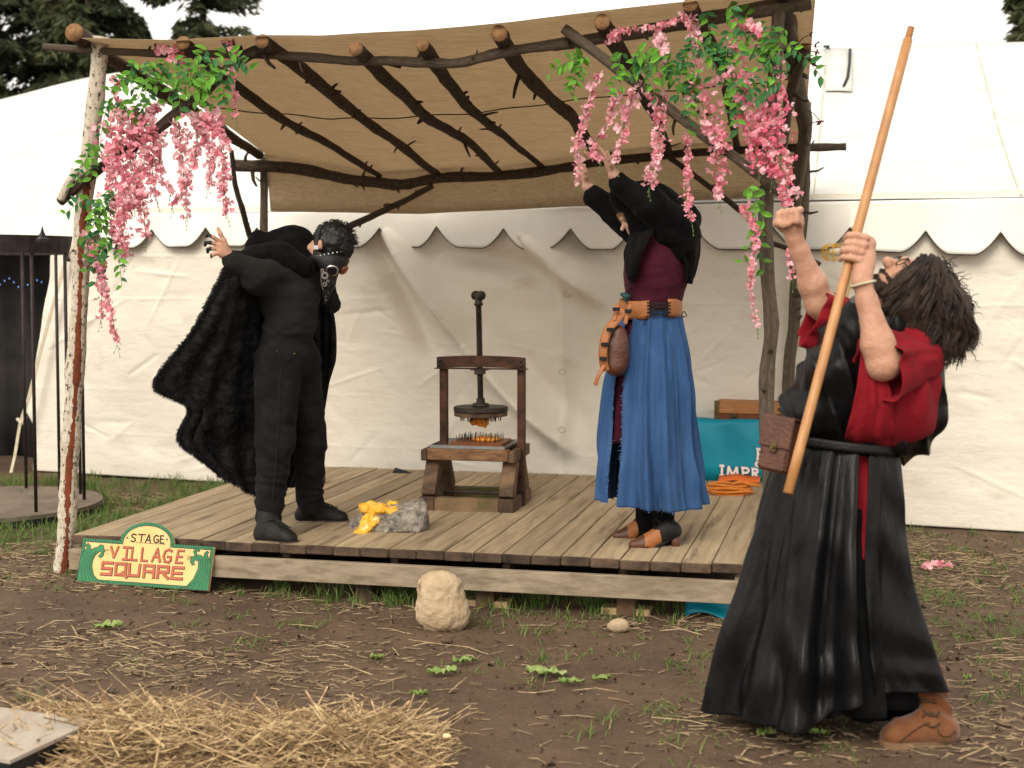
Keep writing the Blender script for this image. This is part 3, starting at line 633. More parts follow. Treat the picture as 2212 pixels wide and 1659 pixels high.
def strand(px, wid, cols, label, off=-.10, dens=1.0):
    P3 = [FP(a, b, off) for a, b in px]; P = crom(P3, 14); Ln = sum(np.linalg.norm(P[i+1]-P[i]) for i in range(len(P)-1))
    t = thing('wisteria_strand', label, 'flower garland', P3[0], 'pink silk wisteria hanging on the canopy')
    mb = MB(); mb.tube([Vector(p) for p in P[::3]], .0018, 4); mb.make('stem', M['vine'], t)
    n = int(Ln*72*dens*(.9+wid/13)); wm = wid/360
    for i in range(n):
        f = (i+random.random())/n; k = min(int(f*(len(P)-1)), len(P)-2); taper = (1-.55*f) if wid > 12 else 1
        p = Vector(P[k]+(P[k+1]-P[k])*random.random())+Vector((random.gauss(0, wm*.33*taper), random.gauss(0, wm*.3*taper), random.uniform(-.01, .01)))
        c = random.choice(cols) if f > .12 else random.choice(cols+['petal_pale'])
        share('blossom', random.choice(BM[c]), Matrix.Translation(p) @ rotm() @ Matrix.Scale(random.uniform(.65, 1.05)*(1-.3*f), 4), t)
    q = Vector(P[-1]); mb = MB()
    for k in range(3):
        e = q+Vector((random.uniform(-.015, .015), random.uniform(-.01, .01), -.02*(k+1))); mb.tube([q, e], .001, 3); mb.tube([e+zv*.004, e, e-zv*.004], [.001, .004, .001], 5)
    mb.make('buds', M['vine'], t, kind='stuff')
pa, pi_, ho = ['petal_pale', 'petal_pale', 'petal'], ['petal', 'petal', 'petal_pale'], ['petal_hot', 'petal', 'petal', 'petal_pale']
strand([(350, 100), (372, 118), (396, 150)], 34, pi_, 'pink blossom bunch on the front beam by the first rafter end', -.08, 1.2)
strand([(490, 88), (503, 110), (497, 160), (508, 205), (508, 248)], 15, pi_, 'pink strand hanging beside the left brace top, over the burlap')
strand([(450, 240), (475, 300), (482, 380), (490, 462)], 34, pi_, 'thick pink strand right of the others on the birch post side', -.10, 1.1)
strand([(428, 268), (425, 320), (420, 350), (398, 410), (372, 442)], 20, pa, 'pale pink strand curling left at its tip above the caped man', -.06)
strand([(384, 262), (392, 320), (398, 390), (405, 470)], 24, pa, 'pale pink strand against the white tent roof, ending at the valance', -.04)
strand([(350, 285), (345, 340), (350, 385), (368, 415)], 12, pi_, 'thin short pink strand between the two pale ones and the thick left bunch', -.05)
strand([(305, 250), (312, 330), (308, 420), (316, 516)], 32, pi_, 'long pink strand reaching just below the scalloped valance', -.10, 1.1)
strand([(262, 235), (258, 330), (268, 430), (262, 500), (268, 560)], 40, pi_, 'thick long pink bunch beside the birch post', -.12, 1.2)
strand([(238, 270), (250, 350), (282, 420), (290, 450)], 42, pi_, 'short dense pink bunch crossing the left brace', -.13, 1.0)
strand([(252, 165), (248, 200), (256, 250)], 16, pa, 'tiny pale pink sprig high beside the birch post', -.08)
strand([(350, 225), (320, 245), (290, 262)], 30, pa, 'pale pink blossom bunch under the green leaves left of the brace', -.04, 1.0)
strand([(185, 505), (205, 560), (222, 610), (240, 670), (253, 745)], 15, pi_, 'lowest pink strand left of the cage bars with its tip at cape height', -.14, 1.0)
strand([(214, 560), (220, 620), (218, 690)], 11, pi_, 'short thin pink strand beside the lowest one near the birch post', -.12)
strand([(290, 235), (284, 300), (292, 380), (300, 440)], 26, pa, 'pale pink strand between the thick bunch and the long one at the birch post', -.06, 1.0)
strand([(330, 255), (332, 320), (330, 380), (338, 430)], 18, pi_, 'slim pink strand right of the long one reaching below the brace', -.08, 1.0)
strand([(410, 245), (440, 290), (455, 340), (452, 400)], 20, pa, 'pale pink strand just left of the thick rightmost one', -.05, 1.0)
strand([(232, 330), (240, 400), (246, 470), (252, 530)], 24, pi_, 'pink strand closest to the birch post below the brace', -.10, 1.0)
strand([(1293, 158), (1268, 235), (1247, 320), (1252, 392)], 18, pa, 'pale strand hanging in front of the woman\'s farther hand', -.04)
strand([(1331, 190), (1318, 255), (1278, 325), (1300, 345)], 16, pa, 'pale strand curling over the woman\'s nearer hand', -.02)
strand([(1368, 200), (1348, 270), (1331, 352)], 17, pa, 'pale strand just right of the woman\'s raised hands', -.06)
strand([(1390, 180), (1420, 250), (1425, 310), (1412, 360), (1402, 405)], 26, pa, 'pink strand ending right above the black hood', -.08)
strand([(1436, 200), (1434, 265)], 14, pi_, 'very short strand beside the middle of the right brace', -.08)
strand([(1484, 290), (1486, 360), (1480, 420), (1494, 480)], 11, pi_, 'thin strand ending at the back of the woman\'s black shawl', -.03)
strand([(1505, 165), (1520, 235), (1545, 290), (1558, 330)], 44, pi_, 'thick pink bunch between the right brace and the fourth leaf spray', -.08, 1.1)
strand([(1545, 325), (1552, 380), (1553, 430)], 24, pi_, 'tapering pink tail hanging under the right brace', -.05)
strand([(1425, 70), (1432, 120), (1430, 172)], 14, pa, 'short pale strand below the right front beam near the leaves', -.08)
strand([(1312, 92), (1340, 66), (1420, 58), (1500, 38)], 16, pi_, 'row of pink blossoms lying along the right front beam', -.10)
strand([(1484, 28), (1500, 80), (1508, 150)], 22, pa, 'pale mauve strand hanging from the right front beam', -.10)
strand([(1600, 46), (1640, 80), (1668, 130), (1688, 200)], 28, ho, 'deep pink strand falling from beam to right front post', -.10, 1.05)
strand([(1578, 80), (1592, 110), (1604, 145)], 22, pi_, 'small pink cluster among the leaves near the right post', -.10)
strand([(1592, 150), (1608, 240), (1628, 300), (1640, 372)], 48, ho, 'densest deep pink bunch left of the right front post', -.12, 1.05)
strand([(1672, 205), (1680, 290), (1692, 370), (1704, 445)], 46, ho, 'long deep pink bunch right of the right front post above the fist', -.12, 1.05)
strand([(1643, 240), (1655, 310), (1668, 385)], 34, ho, 'deep pink bunch covering the right front post', -.14, 1.05)
strand([(1602, 440), (1632, 500), (1628, 560), (1622, 620), (1634, 702)], 13, pi_, 'lone long pink strand dangling left of the right front post', -.12)
strand([(1706, 500), (1708, 550), (1714, 602)], 10, pi_, 'thin pink strand dangling right of the right front post', -.05)
def spray(box, n, label, off=-.10, dark=.4, pend=False):
    x0, y0, x1, y1 = box; c = FP((x0+x1)/2, y0, off)
    t = thing('leaf_spray', label, 'leaves', c, 'green leaf sprays of the silk wisteria')
    mb = MB(); twigs = max(2, n//9); k = 0
    for q in range(twigs):
        a = FP(random.uniform(x0, x1), random.uniform(y0, y0+(y1-y0)*.5), off+random.uniform(-.05, .05))
        L = random.uniform(.10, .17); d = Vector((random.uniform(-.8, .8), random.uniform(-.4, .2), random.uniform(-1, -.1))).normalized()
        P = [a+d*L*f-zv*(.05*f*f) for f in np.linspace(0, 1, 7)]; mb.tube(P, .0014, 4)
        for i in range(n//twigs):
            p = P[min(i*7//max(1, n//twigs), 6)]; s = 1 if i % 2 else -1; side = d.cross(Vector((0, 1, 0))).normalized()
            ld = (d*.5+side*s+Vector((0, random.uniform(-.7, .3), random.uniform(-.5, .2)))).normalized()
            up = Vector((random.uniform(-.3, .3), -1, random.uniform(.1, .9))); up = (up-ld*up.dot(ld)).normalized(); sd = up.cross(ld)
            R = Matrix((ld, sd, up)).transposed().to_4x4()
            me = random.choice(LM[2:] if random.random() < dark else LM[:2])
            share('leaf', me, Matrix.Translation(p) @ R @ Matrix.Scale(random.uniform(.7, 1.05), 4), t)
    mb.make('twigs', M['vine'], t, kind='stuff')
spray((260, 130, 360, 215), 66, 'green leaves under the left beam between birch post and pink bunch', -.12, .35)
spray((350, 125, 440, 225), 72, 'bright leaf spray over the upper part of the left brace', -.14, .2)
spray((430, 100, 510, 215), 70, 'leaf spray next to the left brace top beside the hanging strand', -.14, .35)
spray((232, 190, 290, 265), 40, 'leaves on the inner side of the birch post above the brace', -.10, .5)
spray((190, 300, 245, 365), 26, 'small leaf sprig on the birch post above the brace end', -.10, .3)
spray((180, 410, 255, 500), 64, 'leaf spray on the birch post at valance height', -.12, .5)
spray((172, 500, 262, 585), 64, 'lower leaf spray on the birch post above the cage band', -.14, .45)
spray((1255, 105, 1345, 150), 42, 'bright leaf spray tip left of the right brace top', -.10, .05)
spray((1335, 110, 1430, 180), 66, 'bright green leaf spray on the right brace above the hood', -.12, .2)
spray((1420, 100, 1480, 180), 36, 'leaves between right brace and right beam', -.08, .6)
spray((1470, 75, 1560, 165), 60, 'dark leaf spray below the right beam beside the pale mauve strand', -.10, .7)
spray((1520, 10, 1610, 60), 36, 'leaves climbing over the right front beam', -.10, .5)
spray((1560, 60, 1650, 160), 64, 'leaf spray left of the right front post under the beam', -.12, .45)
spray((1460, 160, 1520, 230), 30, 'dark leaf sprig above the thick bunch right of the brace', -.08, .7)
spray((1570, 160, 1620, 230), 26, 'leaf sprig just above the densest deep pink bunch', -.14, .3)
spray((1640, 50, 1705, 150), 44, 'leaf spray right of the right front post below the beam end', -.12, .4)
spray((1640, 150, 1700, 235), 26, 'dark leaf sprig over the right post', -.15, .7)
spray((1602, 392, 1640, 428), 18, 'pale leaf sprig under the right brace by the post', -.12, 0)
spray((1612, 470, 1668, 515), 14, 'leaf sprig on the right post at fist height', -.06, .3)
# twig buds at the far right
mb = MB()
for a, b, c, d in ((1722, 95, 1750, 75), (1725, 105, 1762, 95), (1738, 118, 1766, 112), (1745, 238, 1772, 262), (1742, 275, 1770, 262)):
    mb.tube([W(a, b, 7.0), W((a+c)/2, (b+d)/2-4, 7.0), W(c, d, 7.0)], .002, 4)
    for k in range(4): e = W(c+random.uniform(-8, 8), d+random.uniform(-8, 8), 7.0); mb.tube([W(c, d, 7.0), e], [.002, .005], 4)
mb.make('budding_twigs', pm('red_bud', (.10, .02, .02), None), arb, kind='stuff')
# ---------------------------------------------------------------- spiked press
A12 = math.radians(12); pu = Vector((math.cos(A12), -math.sin(A12), 0)); pv = Vector((math.sin(A12), math.cos(A12), 0))
p0p = G(905, 1110, DZ); pr = thing('spiked_screw_press', 'rusty iron screw press with spikes on a timber stand', 'press', p0p+pu*.28+pv*.25)
def Q(a, b, z): return p0p+pu*a+pv*b+zv*z
PWd, PDp = .54, .50
def pbox(name, a0, a1, b0, b1, z0, z1, mat, bev=.004):
    mb = MB(); mb.box(Q((a0+a1)/2, (b0+b1)/2, (z0+z1)/2), pu, pv, zv, (a1-a0)/2, (b1-b0)/2, (z1-z0)/2, 0, bev); return mb.make(name, mat, pr)
pbox('base_skid', 0, .085, 0, PDp*.47, .0, .095, M['darkwood']); pbox('base_skid', 0, .085, PDp*.53, PDp, .0, .095, M['darkwood'])
pbox('base_skid', PWd-.085, PWd, 0, PDp*.47, .0, .095, M['darkwood']); pbox('base_skid', PWd-.085, PWd, PDp*.53, PDp, 0, .095, M['darkwood'])
M['mossy'] = pm('mossy_beam', (.20, .13, .065), (.10, .06, .03), 5, .7, .5, 40, c3=(.08, .075, .02), s3=6, r3=(.52, .62))
pbox('front_rail', .087, PWd-.087, .004, .075, .004, .092, M['mossy']); pbox('rear_rail', .087, PWd-.087, PDp-.08, PDp-.004, .004, .092, M['mossy'])
def slant(a, b0, z0, b1, z1, wd=.04, th=.04):
    mb = MB(); A = Q(a, b0, z0); B = Q(a, b1, z1); d = (B-A).normalized(); mb.box((A+B)/2, d, pu, d.cross(pu), (B-A).length/2, wd, th, 0, .004); mb.make('leg', M['darkwood'], pr)
TZ = .295
for a in (.048, PWd-.048):
    slant(a, .045, .09, .175, TZ); slant(a, PDp-.045, .09, PDp-.175, TZ)
mb = MB(); mb.tube([Q(.05, PDp*.5, .09), Q(PWd-.05, PDp*.5, .09)], .008, 8); mb.make('tie_rod', M['castiron'], pr)
# tray frame
pbox('tray_beam', .03, PWd-.045, .06, .125, TZ+.002, TZ+.066, pm('tray_beam_wood', (.10, .045, .020), (.25, .13, .06), 7, .6, .5, 50, stretch=(1, 6, 6)))
pbox('tray_beam', .03, PWd-.045, PDp-.115, PDp-.05, TZ+.002, TZ+.066, M['darkwood'])
pbox('tray_beam', -.005, .028, .06, PDp-.02, TZ-.004, TZ+.06, M['darkwood']); pbox('tray_beam', PWd-.043, PWd-.008, .06, PDp+.0, TZ-.004, TZ+.06, M['darkwood'])
mb = MB(); mb.box(Q(PWd/2-.01, PDp/2, TZ+.070), pu, pv, zv, PWd/2-.055, PDp/2-.07, .002)
for s, (a, b, ha, hb) in enumerate(((PWd/2-.01, .072, PWd/2-.055, .003), (PWd/2-.01, PDp-.072, PWd/2-.055, .003), (.048, PDp/2, .003, PDp/2-.07), (PWd-.068, PDp/2, .003, PDp/2-.07))):
    mb.box(Q(a, b, TZ+.078), pu, pv, zv, ha, hb, .008)
mb.make('metal_tray', M['zinc'], pr)
ux = (.075, PWd-.012)
zc = W(1030, 782, p0p.y+.25).z-DZ
for a in ux:
    z0 = .02 if a > .3 else TZ+.02
    mb = MB(); mb.box(Q(a, PDp*.5, (z0+zc)/2), pu, pv, zv, .019, .006, (zc-z0)/2, 0, .001); mb.box(Q(a+.019, PDp*.5+.018, (z0+zc)/2), pu, pv, zv, .003, .022, (zc-z0)/2); mb.make('upright', M['rust'], pr)
mb = MB(); nseg = 14; a0, a1 = ux[0]-.03, ux[1]+.025; V = []
for i in range(nseg+1):
    f = i/nseg; a = a0+(a1-a0)*f; ar = .018*(1-(2*f-1)**2)
    for (b, z) in ((-.03, -.03), (-.03, .03), (.03, .03), (.03, -.03)): V.append(Q(a, PDp*.5+b*.75, zc+z*1.02+ar*(.5 if z > 0 else .35)))
Fc = [(i*4+j, i*4+(j+1) % 4, i*4+4+(j+1) % 4, i*4+4+j) for i in range(nseg) for j in range(4)]+[(3, 2, 1, 0), tuple(nseg*4+j for j in range(4))]
mb.add(V, Fc); mb.box(Q((a0+a1)/2, PDp*.5-.0, zc-.034), pu, pv, zv, (a1-a0)/2+.012, .034, .0025); cb = mb.make('crossbar', M['rust'], pr)
for a in (a0+.02, a1-.02):
    for z in (-.014, .014):
        mb = MB(); p = Q(a, PDp*.5-.024, zc+z); mb.tube([p, p-pv*.006, p-pv*.009], [.010, .009, .003], 8); mb.make('bolt', M['castiron'], cb)
sx = (ux[0]+ux[1])/2-.005; zp = W(1037, 877, p0p.y+.25).z-DZ; zt2 = W(1030, 640, p0p.y+.25).z-DZ
def sc_pt(z): return Q(sx-.020*(z-zp), PDp*.5, z)
P = []; R = []
z = zp
while z < zt2-.045: P += [sc_pt(z), sc_pt(z+.0045)]; R += [.0185, .0145] ; z += .009
mb = MB(); mb.tube(P, R, 12); mb.make('screw', M['castiron'], pr)
t = zt2; mb = MB(); mb.tube([sc_pt(t-.055), sc_pt(t-.045), sc_pt(t-.035), sc_pt(t-.02), sc_pt(t-.005), sc_pt(t+.012)], [.02, .027, .022, .019, .022, .020], 12); d = (pu*.6-pv*.8).normalized()
c = sc_pt(t+.005); mb.tube([c-d*.05, c-d*.045, c-d*.03, c-d*.028, c+d*.028, c+d*.03, c+d*.045, c+d*.05], [.023, .027, .027, .02, .02, .027, .027, .023], 12); mb.make('tee_handle', M['castiron'], pr, True)
mb = MB(); mb.box(sc_pt(zc-.05), pu, pv, zv, .028, .028, .016, 0, .004); mb.box(sc_pt(zc-.0385), pu, pv, zv, .05, .028, .003); mb.make('nut_block', M['castiron'], pr)
mb = MB(); c = sc_pt(zp+.02); mb.tube([c-zv*.018, c+zv*.002, c+zv*.004, c+zv*.03], [.052, .045, .026, .024], 16); mb.make('collar', M['castiron'], pr, True)
c = sc_pt(zp-.012); dk = MB(); dk.tube([c-zv*.012, c-zv*.008, c+zv*.012, c+zv*.016], [.150, .155, .155, .150], 40); plate = dk.make('press_plate', M['castiron'], pr)
dk = MB(); c2 = c-zv*.026; dk.tube([c2-zv*.012, c2-zv*.010, c2+zv*.010, c2+zv*.012], [.146, .152, .152, .146], 40); dk.make('wood_disc', M['darkwood'], plate)
for k in range(60):
    a = random.uniform(0, 6.28); r = .115*math.sqrt(random.random()) if k > 24 else .115
    if k <= 24: a = k*2*math.pi/25
    p = c2+Vector((math.cos(a)*r, math.sin(a)*r, -.010)); mb = MB(); mb.tube([p, p-zv*(random.uniform(.022, .034))], [.0028, .0016], 5); mb.make('spike', M['castiron'], plate)
bd = MB(); cbp = Q(sx+.005, PDp*.5-.02, TZ+.086); bd.box(cbp, pu, pv, zv, .15, .13, .014, 0, .003); lower = bd.make('spiked_board', M['chestdark'], pr)
for k in range(64):
    i, j = k % 8, k//8; p = cbp+pu*(-.11+i*.031+random.uniform(-.006, .006))+pv*(-.10+j*.028)+zv*.014; mb = MB(); l = random.uniform(.028, .042)
    mb.tube([p, p+zv*l+pu*random.uniform(-.005, .005)], [.0028, .0014], 5); mb.make('spike', M['castiron'], lower)
def lump(name, c, r, mats, parent=None, h=.006, amp=.3, freq=18, seed=0, flat=None, **kw):
    V, Fc = sdf([ell(c, r)], h, flat); N = vnormals(V, Fc); V = V+N*(fbm(V*freq+seed, 4)*min(r)*amp)[:, None]
    return obj(name, V, Fc, mats, parent, True, **kw)
lump('impaled_pumpkin', c2-zv*.040, (.050, .045, .034), [M['pumpkin']], None, .004, .7, 40, 1, label='shred of orange pumpkin stuck on the upper press spikes', category='pumpkin')
lump('pumpkin_remains', cbp+pu*.03+zv*.020, (.085, .06, .014), [M['pumpkin']], None, .004, .8, 40, 3, label='orange pumpkin remains on the lower spiked board', category='pumpkin')
# ---------------------------------------------------------------- stones, pulp
c = G(850, 1150, DZ); RKc = c+zv*.065
bm = bmesh.new()
for a, b, z in ((-.225, .0, .035), (-.20, -.05, .0), (-.17, .09, .02), (-.13, -.11, .012), (-.14, -.04, .10), (-.10, .08, .105), (-.02, -.13, .014), (.03, -.10, .085), (.10, -.115, .03), (.16, -.09, .02), (.185, .03, .03), (.13, .06, .175), (.155, .03, .155), (.09, .10, .16), (.10, .13, .0), (-.05, .13, .0), (.03, -.02, .115), (-.2, .05, .07), (.175, -.03, .10), (-.23, -.02, .0)):
    bm.verts.new(c+u*(a*1.08-.005)+v*b*1.05+zv*(z+.002))
bmesh.ops.convex_hull(bm, input=bm.verts[:]); bmesh.ops.delete(bm, geom=[q for q in bm.verts if not q.link_faces], context='VERTS'); bmesh.ops.triangulate(bm, faces=bm.faces[:])
bmesh.ops.subdivide_edges(bm, edges=bm.edges[:], cuts=7, use_grid_fill=True); bm.normal_update(); bm.verts.index_update()
V = np.array([list(q.co) for q in bm.verts]); N = np.array([list(q.normal) for q in bm.verts]); V = V+N*(.012*fbm(V*14, 3)+.006*fbm(V*60, 3))[:, None]; V[:, 2] = np.maximum(V[:, 2], DZ+.001)
Fc = [[q.index for q in f.verts] for f in bm.faces]; bm.free()
obj('flat_rock', V, Fc, M['rock'], None, True, label='flat grey rock lying on the stage boards under yellow squash pulp', category='rock')
sq = []
for a in range(9): sq.append(ell(c+u*random.uniform(-.13, .03)+v*random.uniform(-.05, .05)+zv*random.uniform(.095, .145), (random.uniform(.03, .06), random.uniform(.03, .05), random.uniform(.02, .035)), k=.015))
sq += [cap(c+u*-.10+v*-.08+zv*.09, c+u*-.135+v*-.16+zv*.012, .026, .018, .02), cap(c+u*-.06+v*-.1+zv*.08, c+u*-.11+v*-.17+zv*.01, .014, .014, .02)]
V, Fc = sdf(sq, .005); N = vnormals(V, Fc); V = V+N*(.012*fbm(V*30, 3)+.010*np.maximum(0, fbm(V*np.array([120, 120, 60]), 2)))[:, None]
pul = obj('squash_pulp', V, Fc, M['squash'], None, True, label='crushed yellow squash pulp dripping over the flat grey rock', category='squash')
fib = MB()
for k in range(260):
    i = random.randrange(len(V)); p = Vector(V[i]); n_ = Vector(N[i])
    if n_.z < -.2: continue
    d_ = (n_*.4+Vector((random.gauss(0, 1), random.gauss(0, 1), random.gauss(-.5, .6)))).normalized(); L_ = random.uniform(.008, .028); fib.tube([p, p+d_*L_*.6+n_*.003, p+d_*L_-zv*.004], [.0016, .0013, .0006], 4, True, random.choice((0, 0, 1)))
fib.make('pulp_fibres', [M['squash'], M['peel']], pul, kind='stuff')
for k, (x, y, lb) in enumerate(((1110, 1140, 'pale rind scrap on the boards in front of the press'), (722, 1168, 'thin yellow peel on the boards beside the black boot'), (800, 1168, 'white peel strip hanging at the left end of the flat rock'))):
    q = G(x, y, DZ); lump('peel_scrap', q+zv*.008, (.035, .014, .006), [M['peel']], None, .004, .9, 45, k*5, label=lb, category='peel')
cr = MB()
for k in range(420):
    x, y = random.uniform(.1, DW-.1), random.uniform(.03, DD*.8); 
    if random.random() < .6: x, y = random.gauss(1.7, .7), abs(random.gauss(.3, .5))+.02
    if not (.02 < x < DW-.02 and y < DD): continue
    q = DK(x, y, .002); r = random.uniform(.002, .009); a = random.random()*6; 
    cr.add([q+Vector((math.cos(a+t)*r*random.uniform(.5, 1.4), math.sin(a+t)*r, random.uniform(0, .003))) for t in (0, 1.2, 2.5, 3.6, 4.9)]+[q+zv*r*.7], [(0, 1, 5), (1, 2, 5), (2, 3, 5), (3, 4, 5), (4, 0, 5)], random.choice((0, 0, 0, 1)))
cr.make('crumbs', [M['mud'], M['peel']], None, label='mud crumbs and pulp bits scattered over the stage boards', category='debris', kind='stuff')
q = G(951, 1362); bz = Hs(q.x, q.y)
V, Fc = sdf([ell(q+zv*.12+Vector((-.002, .05, 0)), (.098, .09, .125), k=.06), ell(q+zv*.06+Vector((.012, .05, 0)), (.108, .095, .075), k=.06), cap(q+zv*.19+Vector((-.045, .05, 0)), q+zv*.19+Vector((.04, .05, 0)), .05, .045, .05)], .008)
N = vnormals(V, Fc); V = V+N*(.012*fbm(V*9, 3)+.006*(1-2*np.abs(fbm(V*22, 3)))+.004*fbm(V*70, 3))[:, None]
obj('boulder', V, Fc, M['boulder'], None, True, label='upright tan boulder standing on the mud before the stage', category='boulder')
q = G(1335, 1366); lump('small_stone', q+zv*.03, (.047, .036, .032), [M['boulder']], None, .006, .4, 14, 7, label='small brown stone on the mud below the right stage support', category='stone')
q = G(966, 1388); lump('clod', q+zv*.008, (.026, .02, .014), [M['mud']], None, .005, .6, 30, 9, label='little dark mud clod just in front of the boulder', category='clod')
# ---------------------------------------------------------------- teal case, chest, rope
tcp = G(1575, 1046, DZ); tz = W(1575, 912, tcp.y).z
box_o = MB(); Lc = .62; cx_ = -.24
rowsA = []
def TC(a, b, z): return tcp+u*a+v*b+zv*z
prof = [(0, .02), (0, .13), (.006, .26), (.0, .38), (.01, .415), (.04, tz-DZ), (.2, tz-DZ+.003), (.34, tz-DZ), (.36, .38), (.36, .02)]
cols_ = np.linspace(-.30, .46, 60); Ash = np.array([[list(TC(a, b+.012*math.sin(a*23+i)*(1 if 0 < i < 5 else .2), z+.004*math.sin(a*17))) for a in cols_] for i, (b, z) in enumerate(prof)])
ca = thing('draped_case', 'bright teal banner draped over a case at the back of the stage', 'banner', tcp+v*.18)
mb = MB(); mb.box(TC(.08, .18, .19), u, v, zv, .36, .155, .185, 0, .01); mb.make('case', M['blackbag'], ca)
ban = sheet('banner', Ash[:, ::-1], M['teal'], ca, .002)
def text(s, size, mat, parent, org, xax, zax, shear=0, ext=.0006, bold=.0):
    cu = bpy.data.curves.new('text', 'FONT'); cu.body = s; cu.size = size; cu.extrude = ext; cu.offset = bold; cu.shear = shear
    o = bpy.data.objects.new('text', cu); sc.collection.objects.link(o); dg = bpy.context.evaluated_depsgraph_get(); me = bpy.data.meshes.new_from_object(o.evaluated_get(dg))
    vs = [org+xax*p.co.x+zax*p.co.y+xax.cross(zax)*p.co.z for p in me.vertices]; fs = [list(p.vertices) for p in me.polygons]
    bpy.data.objects.remove(o); return obj('lettering', vs, fs, mat, parent)
xa = (u+zv*-.06).normalized()
for off, mt, bold in ((-.016, 'pinkish', .004), (-.019, 'white', .0012)):
    ax_ = 0
    for ch, st in (('i', [((.01, 0), (.01, .062)), ((-.004, .0), (.024, .0)), ((-.004, .062), (.024, .062))]), ('m', [((.046, 0), (.052, .062)), ((.052, .062), (.078, .006)), ((.078, .006), (.104, .062)), ((.104, .062), (.110, 0)), ((.036, 0), (.056, 0)), ((.100, 0), (.120, 0))]),
                  ('p', [((.142, 0), (.142, .062)), ((.132, 0), (.156, 0)), ((.132, .062), (.170, .060)), ((.170, .060), (.180, .046)), ((.180, .046), (.170, .032)), ((.170, .032), (.142, .030))]), ('r', [((.205, 0), (.205, .062)), ((.197, 0), (.215, 0)), ((.197, .062), (.232, .058)), ((.232, .058), (.234, .040)), ((.234, .040), (.205, .031)), ((.215, .031), (.245, 0))]),
                  ('f', [((.235, .125), (.235, .19)), ((.226, .125), (.246, .125)), ((.226, .19), (.270, .188)), ((.235, .158), (.262, .158))]), ('o', [((.222, .090), (.232, .078)), ((.232, .078), (.246, .088)), ((.246, .088), (.240, .106)), ((.240, .106), (.226, .104)), ((.226, .104), (.222, .090))])):
        mb = MB(); k_ = 0
        for a_, b_ in st:
            k_ += 1; A_ = TC(-.055+a_[0], off-k_*.0002, .058+a_[1]-.06*a_[0]); B_ = TC(-.055+b_[0], off-k_*.0002, .058+b_[1]-.06*b_[0]); d_ = (B_-A_).normalized(); mb.box((A_+B_)/2, d_, v, d_.cross(v), (B_-A_).length/2+.002, .0006, .0042+bold)
        mb.make('letter_'+ch, M[mt], ban)
hx = thing('wooden_chest', 'small varnished wooden chest with brass corners on the teal banner', 'chest', TC(.10, .17, tz-DZ))
ch0 = tz-DZ+.006; chh = W(1575, 865, tcp.y+.1).z-DZ
mb = MB(); mb.box(TC(.12, .17, ch0+.022), u, v, zv, .21, .12, .020, 0, .003); mb.make('chest_body', M['chestdark'], hx)
mb = MB(); mb.add([TC(-.095+.43*i, .05+.24*j, z) if k == 0 else TC(-.085+.41*i, .062+.216*j, z) for k, z in ((0, ch0+.046), (1, chh)) for i in (0, 1) for j in (0, 1)], [(0, 1, 3, 2), (4, 6, 7, 5), (0, 4, 5, 1), (2, 3, 7, 6), (0, 2, 6, 4), (1, 5, 7, 3)]); mb.make('lid', M['chest'], hx)
for a in (-.09, .33):
    mb = MB(); mb.box(TC(a, .052, (ch0+chh)/2), u, v, zv, .014, .006, (chh-ch0)/2+.002); mb.make('corner_strap', M['brass'], hx)
for a in (.02, .20):
    mb = MB(); mb.box(TC(a, .046, ch0+.03), u, v, zv, .024, .005, .014, 0, .003); mb.tube([TC(a-.012, .040, ch0+.03), TC(a, .036, ch0+.02), TC(a+.012, .040, ch0+.03)], .004, 6); mb.make('latch', M['brass'], hx)
rc = G(1572, 1078, DZ); ro = thing('rope_coil', 'coiled orange rope lying in front of the teal banner', 'rope', rc)
for k in range(9):
    P = []; rr = .125+.012*math.sin(k*2.1); zz = .010+(k//2)*.017; ox = .004*math.sin(k*5)
    for i in range(28):
        a = 2*math.pi*i/28; P.append(rc+u*(math.cos(a)*(rr-.013*(k % 2))*1.05+ox)+v*(math.sin(a)*(rr*.55-.012*(k % 2))+.06)+zv*(zz+.004*math.sin(3*a+k)))
    mb = MB(); mb.tube(P, .0085, 8, close=True, rough=.12); mb.make('loop', M['rope'], ro, True)
mb = MB(); mb.tube([rc+u*.02+v*0+zv*.09, rc+u*.07+v*.03+zv*.10, rc+u*.14+v*.02+zv*.088, rc+u*.18+v*.05+zv*.08], .011, 8); mb.make('rope_end', M['rope'], ro, True)
mb = MB(); P = [rc+u*-.115+zv*(.075+.022*math.sin(a))+u*(.018*math.cos(a))-v*.03 for a in np.arange(14)*math.pi/7]; mb.tube(P, .002, 5, close=True); mb.make('metal_ring', M['zinc'], ro)
# folded orange cloth on rope
Aq = np.array([[list(TC(a, -.02-b, .062-.25*b+.006*math.sin(a*30))) for a in np.linspace(-.06, .2, 12)] for b in (0, .05, .1)]); sheet('orange_cloth', Aq, pm('orange_cloth', (.65, .13, .02), None, rough=.6), None, .004, label='folded orange cloth between the teal banner and the rope coil', category='cloth')
